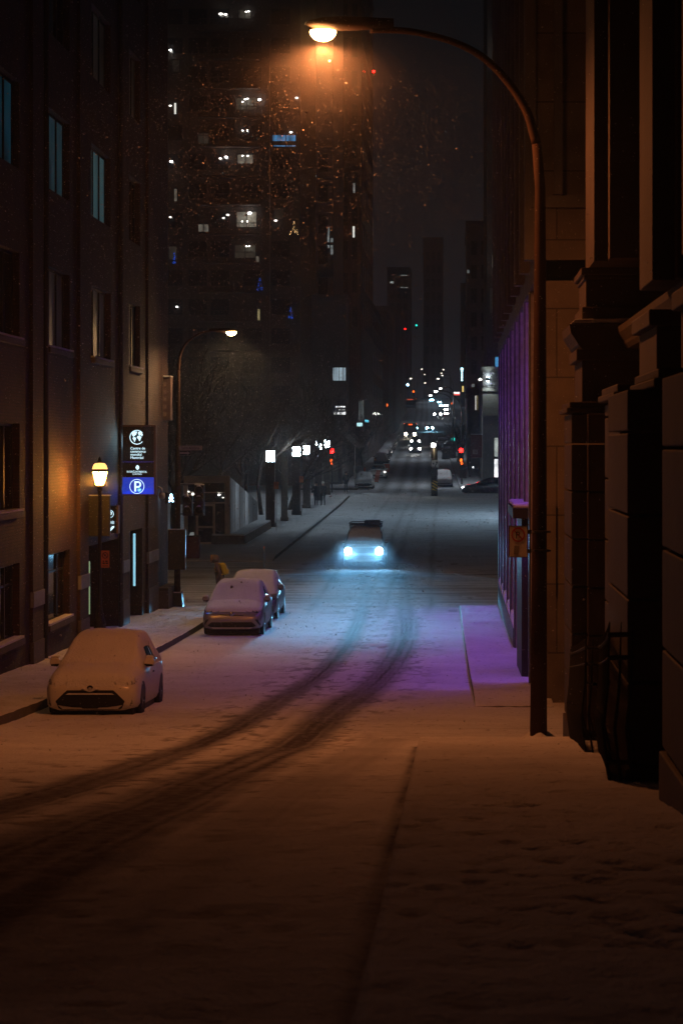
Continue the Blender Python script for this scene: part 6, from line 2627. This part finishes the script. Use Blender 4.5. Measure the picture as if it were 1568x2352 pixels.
point('median_lamp_light', (x - .08, Y - .25, g(Y) + zt_), (1, .75, .4), 30, .1)
w = MB()
w.box(-.29, .29, -.2, .3, (1025 - 1113) * kq - g(Y) + .8, (1025 - 1113) * kq - g(Y) + 1.55)
w.build('control_case', 'metal_dark', t, bevel=.02)
t = thing('turn_sign', 'white square sign with a black turning arrow on the median post', 'street sign', px(998.5, 1066, Y - .2))
w = MB()
w.box(-.28, .28, 0, .012, -.33, .33)
w.build('board', 'white_sign', t, bevel=.01)
w = MB()
w.prism([(-.02, -.28), (.06, -.28), (.07, -.12), (.16, -.02), (.19, .10), (.25, .10), (.15, .27), (.05, .10), (.11, .10), (.09, .02), (0, -.08)], -.006, -.001)
w.prism([(-.22, .12), (-.05, .12), (-.08, .0), (-.135, -.06), (-.19, .0)], -.006, -.001)
w.build('arrow', 'sign_black', t)
t = thing('hazard_board', 'black and yellow diagonally striped hazard board low on the median post', 'hazard marker', px(998, 1115.5, Y - .25))
w = MB()
w.box(-.22, .22, 0, .012, -.46, .46)
w.build('board', 'sign_black', t)
for i in range(4):
    w = MB()
    z = -.46 + i * .26
    p = [(-.22, z + .14), (.22, z - .12), (.22, z + .0), (-.22, z + .26)]
    p = [(a, max(-.46, min(.46, b))) for a, b in p]
    w.prism(p, -.006, -.001)
    w.build('stripe', 'sign_yellow', t)

# ---- orange works barriers on the left
for (u0, u1, v0, v1, Y, lab) in [(857, 870, 1078, 1109, 216, 'orange works fence panel leaning beside the white parked car'), (878, 896.5, 1064, 1086, 236, 'wider orange works barrier behind the leaning fence panel')]:
    a, b = px(u0, v1, Y), px(u1, v0, Y)
    t = thing('works_barrier', lab, 'barrier', (a[0], Y, a[2]))
    W_, H_ = b[0] - a[0], b[2] - a[2]
    w = MB()
    sk = .25 if u0 < 870 else .0
    n = 6
    for i in range(n):
        z0 = .1 + (H_ - .15) * i / n
        w.prism([(sk * z0, z0), (W_ + sk * z0 - .1, z0), (W_ + sk * (z0 + .12) - .1, z0 + (H_ - .15) / n * .8), (sk * (z0 + .12), z0 + (H_ - .15) / n * .8)], 0, .04)
    w.build('panel', 'orange_plastic', t)
    w = MB()
    w.box(0, .05, -.25, .3, 0, .1)
    w.box(W_ - .15, W_ - .1, -.25, .3, 0, .1)
    w.build('feet', 'black', t)
    w = MB()
    w.box(.1 + sk * H_, W_ - .1 + sk * H_, -.02, .06, H_ - .06, H_)
    w.build('top_snow', 'snow', t)
a = px(836, 1094, 212)
t = thing('traffic_cone', 'orange traffic cone top showing behind the white parked car', 'traffic cone', (a[0], 213, g(213)))
w = MB()
w.lathe([(.2, .03), (.19, .06), (.05, .85 + 1.0), (.03, 1.9)], 12)
w.build('cone', 'orange_plastic', t, smooth=True)
w = MB()
w.box(-.24, .24, -.24, .24, 0, .04)
w.build('base', 'black', t)

# ---- lit signs far away
t = thing('vertical_sign', 'tall narrow glowing blue-white vertical sign on the right side of the hill', 'sign', px(1060.5, 860, 400))
w = MB()
w.box(-.36, .36, 0, .3, -1.45, 1.45)
w.build('cabinet', 'metal_dark', t)
w = MB()
w.ring(0, 1.0, .13, .28, -.03, -.003, 16)
for i in range(7):
    z = .55 - i * .27
    w.box(-.17 + .03 * (i % 2), .17 - .02 * (i % 3), -.03, -.003, z - .10, z + .08)
w.build('glowing_letters', emis('sign_far', (.45, .85, 1), 5, False), t)
t = thing('round_shop_sign', 'small white and red glowing sign right of the arched lamps', 'sign', px(1048, 904, 420))
w = MB()
w.box(-.6, .6, 0, .2, -.02, .32)
w.build('white_half', emis('sign_far_white', (1, .9, .85), 2.2, False), t)
w = MB()
w.box(-.6, .6, 0, .2, -.30, -.022)
w.build('red_half', emis('sign_far_red', (1, .1, .08), 1.6, False), t)
t = thing('small_yellow_sign', 'thin yellow glowing sign below the tall vertical sign', 'sign', px(1062.6, 893, 400))
w = MB()
w.box(-.14, .14, 0, .2, -.55, .55)
w.build('face', emis('sign_far_yellow', (1, .7, .2), 1.2, False), t)
w = MB()
w.box(-.18, .18, .05, .25, -.6, .6)
w.build('cabinet', 'metal_dark', t)
t = thing('shop_sign', 'small glowing white box sign over the left awning', 'sign', px(825.5, 975, 240))
w = MB()
w.box(-.3, .3, 0, .2, -.19, .19)
w.build('face', emis('sign_far_cyan', (.55, .95, 1), 1.3, False), t)
w = MB()
w.box(-.32, .32, .02, .22, -.21, .21)
w.build('cabinet', 'metal_dark', t)
t = thing('shop_sign', 'cyan glowing letters TRS above the left row of parked cars', 'sign', px(842, 967, 262))
w = MB()
w.box(-.3, .3, 0, .1, -.22, .22)
w.build('board', 'sign_black', t)
text('glowing_letters', 'TRS', .40, emis('sign_far_letters', (.15, .75, 1), 3, False), t, (0, -.01, -.14), align='CENTER', sx=.75)
t = thing('red_street_sign', 'long dim red glowing sign high in the haze over the hill', 'sign', px(932, 842, 800))
w = MB()
w.box(-.95, .95, 0, .3, -.35, .35)
w.build('face', emis('sign_far_red2', (1, .03, .05), 4, False), t)
w = MB()
w.box(-1.05, 1.05, .05, .4, -.45, .45)
w.build('cabinet', 'metal_dark', t)
a, b = px(1080, 1051, 206), px(1107, 998, 206)
t = thing('projecting_board', 'large dark red projecting board with a white square outline on the right corner shop', 'sign', (a[0], 206, a[2]))
W_, H_ = b[0] - a[0], b[2] - a[2]
w = MB()
w.box(0, W_, 0, .35, 0, H_)
w.build('cabinet', 'red_board', t, bevel=.08)
w = MB()
for (p, q, r_, s) in ((.25, .65, .35, .39), (.25, .65, .70, .74), (.25, .29, .39, .70), (.61, .65, .39, .70)):
    w.box(p, q, -.012, -.002, r_, s)
w.box(.36, .40, -.012, -.002, .44, .66)
w.box(.48, .52, -.012, -.002, .44, .66)
w.build('outline', 'white_sign', t)
w = MB()
w.box(.05, W_, -.0, .3, H_, H_ + .07)
w.build('top_snow', 'snow', t, bevel=.02)
w = MB()
w.box(W_ - .3, W_ - .1, .1, 7.2, H_ - .4, H_ - .25)
w.build('bracket', 'metal_dark', t)
t = thing('post', 'thin pale post standing before the left corner shop', 'post', (px(815, 0, 210)[0], 210, g(210)))
w = MB()
w.tube([(0, 0, 0), (0, 0, 4.0)], .045, 8)
w.build('shaft', 'white_sign', t)
w = MB()
w.lathe([(.07, 4.0), (.05, 4.1), (.01, 4.15)], 8)
w.build('cap', 'white_sign', t)


# ================================================================ TREES
def make_tree(label, loc, seed, H=11.0, spread=1.0, group=None, depth=5):
    rd = random.Random(seed)
    t = thing('bare_tree', label, 'tree', loc, 0, group)
    tr, crn = MB(), MB()

    def grow(p, d, L_, r, lv):
        n = 3 if lv < 3 else 2
        pts, rr = [p], [r]
        q, dd = Vector(p), Vector(d)
        for i in range(n):
            dd = (dd + Vector((rd.gauss(0, .13), rd.gauss(0, .13), .05))).normalized()
            q = q + dd * (L_ / n)
            pts.append(q.copy())
            rr.append(r * (1 - .42 * (i + 1) / n))
        (tr if lv == 0 else crn).tube(pts, rr, 7 if lv == 0 else (5 if lv < 2 else 3), cap=False)
        if lv >= depth:
            return
        k = {0: 5, 1: 4, 2: 4, 3: 4, 4: 3}.get(lv, 3)
        for i in range(k):
            f = rd.uniform(.45, 1.0) if lv else rd.uniform(.6, 1.0)
            j = min(n, max(1, int(round(f * n))))
            b = pts[j - 1].lerp(pts[j], f * n - (j - 1) if 0 <= f * n - (j - 1) <= 1 else 1) if lv else pts[j]
            ax = Vector((rd.gauss(0, 1), rd.gauss(0, 1), rd.gauss(.25, .35))).normalized()
            nd = (dd * rd.uniform(.55, 1.0) + ax * (.75 * spread)).normalized()
            grow(b, nd, L_ * rd.uniform(.55, .80), max(r * rd.uniform(.42, .60), .006), lv + 1)
        if lv < 3:
            grow(pts[-1], (dd + Vector((rd.gauss(0, .2), rd.gauss(0, .2), .2))).normalized(), L_ * .78, r * .58, lv + 1)
    grow(Vector((0, 0, -.1)), Vector((rd.gauss(0, .04), rd.gauss(0, .04), 1)), H * .30, H * .0145, 0)
    tr.build('trunk', 'bark', t, smooth=True)
    crn.build('crown', 'bark', t)
    return t


protos = [make_tree('x', (0, 0, 0), 3 + i, 11.5 + i, 1.0) for i in range(3)]
spots = [(-13.2, 150, 'bare tree behind the first two pillar lamps'), (-16.4, 128, 'bare tree rising right behind the glass kiosk roof'), (-19.0, 122, 'bare tree left of the kiosk behind the street name sign'),
         (-14.6, 140, 'bare tree just right of the sloping kiosk glass'), (-18.6, 146, 'bare tree in the middle of the park behind the kiosk'), (-16.2, 166, 'bare tree behind the second pillar lamp'),
         (-13.4, 176, 'bare tree close behind the walking pair'), (-12.6, 196, 'bare tree at the far left corner near the red signal'), (-21.5, 136, 'bare tree half hidden by the left corner lamp pole'),
         (-17.5, 184, 'bare tree deep in the park before the tower'), (-21.0, 168, 'bare tree deep in the park left of the others'), (-11.9, 158, 'slim bare tree between the third pillar lamp and its neighbour')]
used = [False] * 3
for i, (x, y, lab) in enumerate(spots):
    k = i % 3
    z = g(y) + .1
    if not used[k]:
        t = protos[k]
        t.location = (x, y, z)
        t['label'] = lab
        used[k] = True
    else:
        t = dup(protos[k], (x, y, z), random.uniform(0, 6.28), lab, [random.uniform(.85, 1.15)] * 3)
    t['group'] = 'bare trees of the small park'
tt = make_tree('leafless street tree on the far left pavement', (-10.9, 225, g(225)), 21, 8.5, .8, 'street trees up the far left pavement', 4)
for i, (y, lab) in enumerate([(246, 'second street tree up the far left pavement'), (268, 'third street tree up the far left pavement'), (292, 'fourth street tree up the far left pavement'),
                              (322, 'fifth street tree up the far left pavement'), (356, 'sixth street tree up the far left pavement')]):
    dup(tt, (-10.4 + cx(y), y, g(y)), 1.1 * i, lab)
for i, (y, lab) in enumerate([(250, 'first thin street tree on the far right pavement'), (285, 'second thin street tree on the far right pavement')]):
    dup(tt, (1.6 + cx(y), y, g(y)), 2 + i, lab)
# thin bare twig poking up by the third parked car
t = thing('marker_stake', 'thin marker stake poking up behind the third parked car', 'stake', (px(606, 0, 80)[0], 80.0, g(80)))
w = MB()
w.tube([(0, 0, 0), (.01, 0, 1.9)], .012, 6)
w.build('rod', 'metal_dark', t)
w = MB()
w.lathe([(.02, 1.86), (.02, 1.94), (.004, 1.96)], 6)
w.build('tip', 'orange_plastic', t)


# ================================================================ FALLING SNOW
def flakes(name, P, size, label=None):
    n = len(P)
    base = np.array([[1, 0, -.5], [-.5, .87, -.4], [-.5, -.87, -.45], [.05, .05, .9], [0, .1, -1.0]])
    fc = np.array([[0, 1, 3], [1, 2, 3], [2, 0, 3], [1, 0, 4], [2, 1, 4], [0, 2, 4]])
    s = size * rng.lognormal(0, .40, n)
    st = np.stack([s * rng.uniform(.7, 1.6, n), s * rng.uniform(.7, 1.3, n), s * rng.uniform(.5, 1.0, n)], -1)
    a, b = rng.uniform(0, 6.28, n), rng.normal(0, .7, n)
    V0 = base[None] * st[:, None, :]
    ca, sa, cb, sb_ = np.cos(a), np.sin(a), np.cos(b), np.sin(b)
    x = V0[..., 0] * ca[:, None] - V0[..., 1] * sa[:, None]
    y = V0[..., 0] * sa[:, None] + V0[..., 1] * ca[:, None]
    z = V0[..., 2]
    x2 = x * cb[:, None] - z * sb_[:, None]
    z2 = x * sb_[:, None] + z * cb[:, None]
    V_ = np.stack([x2, y, z2], -1) + P[:, None, :]
    Fc = fc[None] + (np.arange(n) * 5)[:, None, None]
    V_, Fc = V_.reshape(-1, 3), Fc.reshape(-1, 3)
    me = bpy.data.meshes.new(name)
    me.vertices.add(len(V_))
    me.vertices.foreach_set('co', V_.astype(np.float32).ravel())
    me.loops.add(len(Fc) * 3)
    me.loops.foreach_set('vertex_index', Fc.astype(np.int32).ravel())
    me.polygons.add(len(Fc))
    me.polygons.foreach_set('loop_start', np.arange(len(Fc), dtype=np.int32) * 3)
    me.polygons.foreach_set('loop_total', np.full(len(Fc), 3, np.int32))
    me.update(calc_edges=True)
    me.materials.append(M['flake'])
    o = bpy.data.objects.new(name, me)
    COL.objects.link(o)
    tag(o, label, 'snowfall', kind='stuff')
    return o


M['flake'] = mat('snowflake', (.36, .37, .39), .8, var=.05)
# a flurry across the whole street, thicker in the gusts
n1 = 60000
P1 = np.stack([rng.uniform(-9.5, 2.0, n1), rng.uniform(20, 75, n1), rng.uniform(-5, 9.5, n1)], -1)
n2 = 11000
P2 = np.stack([-2.8 + rng.normal(0, 2.0, n2) - .3 * np.abs(rng.normal(0, 1, n2)), 33 + rng.normal(0, 4, n2), 5.9 - np.abs(rng.normal(0, 2.4, n2))], -1)
n3 = 5000
P3 = np.stack([-7.6 + rng.normal(0, 2.2, n3), 74 + rng.normal(0, 5, n3), 3.6 - np.abs(rng.normal(0, 3.0, n3)) + .8], -1)
P = np.concatenate([P1, P2, P3])
P = P[(P[:, 2] > gz(P[:, 1]) + .05)]
flakes('falling_snow', P, .0047, 'snow flurry swirling under the street lamps')
n4 = 9000
P4 = np.stack([-4.0 + rng.normal(0, .95, n4), 97.2 + rng.normal(0, .9, n4), g(97) + np.abs(rng.normal(0, .32, n4)) + .03], -1)
flakes('snow_spray', P4, .0085, 'fine snow spray kicked up around the headlights of the oncoming car')
n5 = 30000
P5 = np.stack([rng.uniform(-15, 3, n5), rng.uniform(76, 230, n5), rng.uniform(-5, 7, n5)], -1)
P5 = P5[(P5[:, 2] > gz(P5[:, 1]) + .05)]
flakes('falling_snow', P5, .012, 'distant snow flurry beyond the crossing')

# ================================================================ AIR, SKY, CAMERA
sm = MB()  # volume added to give the oncoming headlights a halo of glare
sm.lathe([(.3, -1.0), (.8, -.75), (1.0, -.2), (1.0, .3), (.75, .8), (.3, 1.0)], 20)
o = sm.build('glow_mist', [], None)
o.location = (-4.02, 96.7, g(97) + .75)
o.scale = (1.7, 1.2, .9)
mm = bpy.data.materials.new('halo_volume')
mm.use_nodes = True
T = mm.node_tree
T.nodes.remove(T.nodes['Principled BSDF'])
pv = T.nodes.new('ShaderNodeVolumePrincipled')
pv.inputs['Color'].default_value = (.92, .95, 1, 1)
pv.inputs['Anisotropy'].default_value = .2
tc = T.nodes.new('ShaderNodeTexCoord')
ln_ = T.nodes.new('ShaderNodeVectorMath')
ln_.operation = 'LENGTH'
T.links.new(tc.outputs['Object'], ln_.inputs[0])
mr = T.nodes.new('ShaderNodeMapRange')
mr.interpolation_type = 'SMOOTHSTEP'
mr.inputs[1].default_value = 1.0
mr.inputs[2].default_value = .2
mr.inputs[3].default_value = 0
mr.inputs[4].default_value = .24
T.links.new(ln_.outputs['Value'], mr.inputs[0])
T.links.new(mr.outputs[0], pv.inputs['Density'])
T.links.new(pv.outputs[0], T.nodes['Material Output'].inputs['Volume'])
o.data.materials.append(mm)
tag(o, 'mist volume added before the headlights of the oncoming car for their glare', 'glow mist', kind='stuff')
o2 = o.copy()  # more halo volumes, added round the near lamp head and the lantern
o2.data = o.data.copy()
COL.objects.link(o2)
o2.location = (-2.05, 33, 5.75)
o2.scale = (1.5, 1.5, 1.5)
m2_ = mm.copy()
o2.data.materials.clear()
o2.data.materials.append(m2_)
for n_ in m2_.node_tree.nodes:
    if n_.type == 'MAP_RANGE':
        n_.inputs[4].default_value = .02
        n_.inputs[2].default_value = .05
o3 = o2.copy()
COL.objects.link(o3)
o3.location = (-9.0, 55.5, -.85)
o3.scale = (.85, .85, .85)
tag(o3, 'faint mist volume added round the heritage lantern for its halo', 'glow mist', kind='stuff')
tag(o2, 'thin mist volume added round the head of the tall near street lamp for its halo', 'glow mist', kind='stuff')

hz = MB()
hz.box(-460, 460, -45, 1595, -9, 118)
o = hz.build('haze', [], None)
hm = bpy.data.materials.new('snowy_air')
hm.use_nodes = True
T = hm.node_tree
T.nodes.remove(T.nodes['Principled BSDF'])
pv = T.nodes.new('ShaderNodeVolumePrincipled')
pv.inputs['Color'].default_value = (.62, .80, .98, 1)
pv.inputs['Density'].default_value = HAZE
pv.inputs['Anisotropy'].default_value = .6
T.links.new(pv.outputs[0], T.nodes['Material Output'].inputs['Volume'])
o.data.materials.append(hm)
tag(o, 'thin snowy night air over the whole street', 'haze', kind='stuff')

W = bpy.data.worlds.new('World')
S.world = W
W.use_nodes = True
N, L = W.node_tree.nodes, W.node_tree.links
tc = N.new('ShaderNodeTexCoord')
sp_ = N.new('ShaderNodeSeparateXYZ')
L.new(tc.outputs['Generated'], sp_.inputs[0])
cr_ = N.new('ShaderNodeValToRGB')
cr_.color_ramp.elements[0].position = 0.0
cr_.color_ramp.elements[0].color = (.030, .0315, .038, 1)
cr_.color_ramp.elements[1].position = .5
cr_.color_ramp.elements[1].color = (.0070, .0074, .0092, 1)
for p_, q_ in ((.06, .0175), (.125, .0080), (.2, .0046)):
    e = cr_.color_ramp.elements.new(p_)
    e.color = (q_, q_ * 1.05, q_ * 1.22, 1)
L.new(sp_.outputs['Z'], cr_.inputs[0])
mb_ = N.new('ShaderNodeMapRange')      # the glow of the city lies up the hill, ahead of the camera
mb_.inputs[1].default_value = -.5
mb_.inputs[2].default_value = .6
mb_.inputs[3].default_value = .42
mb_.inputs[4].default_value = 1.0
L.new(sp_.outputs['Y'], mb_.inputs[0])
ms_ = N.new('ShaderNodeVectorMath')
ms_.operation = 'SCALE'
L.new(cr_.outputs[0], ms_.inputs[0])
L.new(mb_.outputs[0], ms_.inputs['Scale'])
L.new(ms_.outputs[0], N['Background'].inputs['Color'])
N['Background'].inputs['Strength'].default_value = SKY

cd = bpy.data.cameras.new('camera')
cam = bpy.data.objects.new('camera', cd)
COL.objects.link(cam)
cam.location = (0, 0, 0)
cam.rotation_euler = (R(90), 0, 0)
cd.sensor_fit = 'HORIZONTAL'
cd.sensor_width = 24
cd.lens = F / 1568 * 24
# street axis at u=1040, horizon at v=1025 of the 1568 x 2352 picture; shift is in units of the longer side
cd.shift_x = (784 - 1040) / 1568
cd.shift_y = (1025 - 1176) / 1568
cd.clip_start = .1
cd.clip_end = 4000
cd.dof.use_dof = True
cd.dof.focus_distance = 80
cd.dof.aperture_fstop = 6.5
S.camera = cam

S.view_settings.view_transform = 'Standard'
S.view_settings.look = 'None'
S.view_settings.exposure = 0
S.view_settings.gamma = 1
c = S.cycles
c.use_denoising = True
c.denoising_input_passes = 'RGB_ALBEDO_NORMAL'
c.max_bounces = 5
c.diffuse_bounces = 2
c.glossy_bounces = 3
c.transmission_bounces = 3
c.volume_bounces = 0
c.caustics_reflective = False
c.caustics_refractive = False
c.sample_clamp_indirect = .5
c.sample_clamp_direct = 0
c.use_light_tree = True
c.volume_step_rate = .3
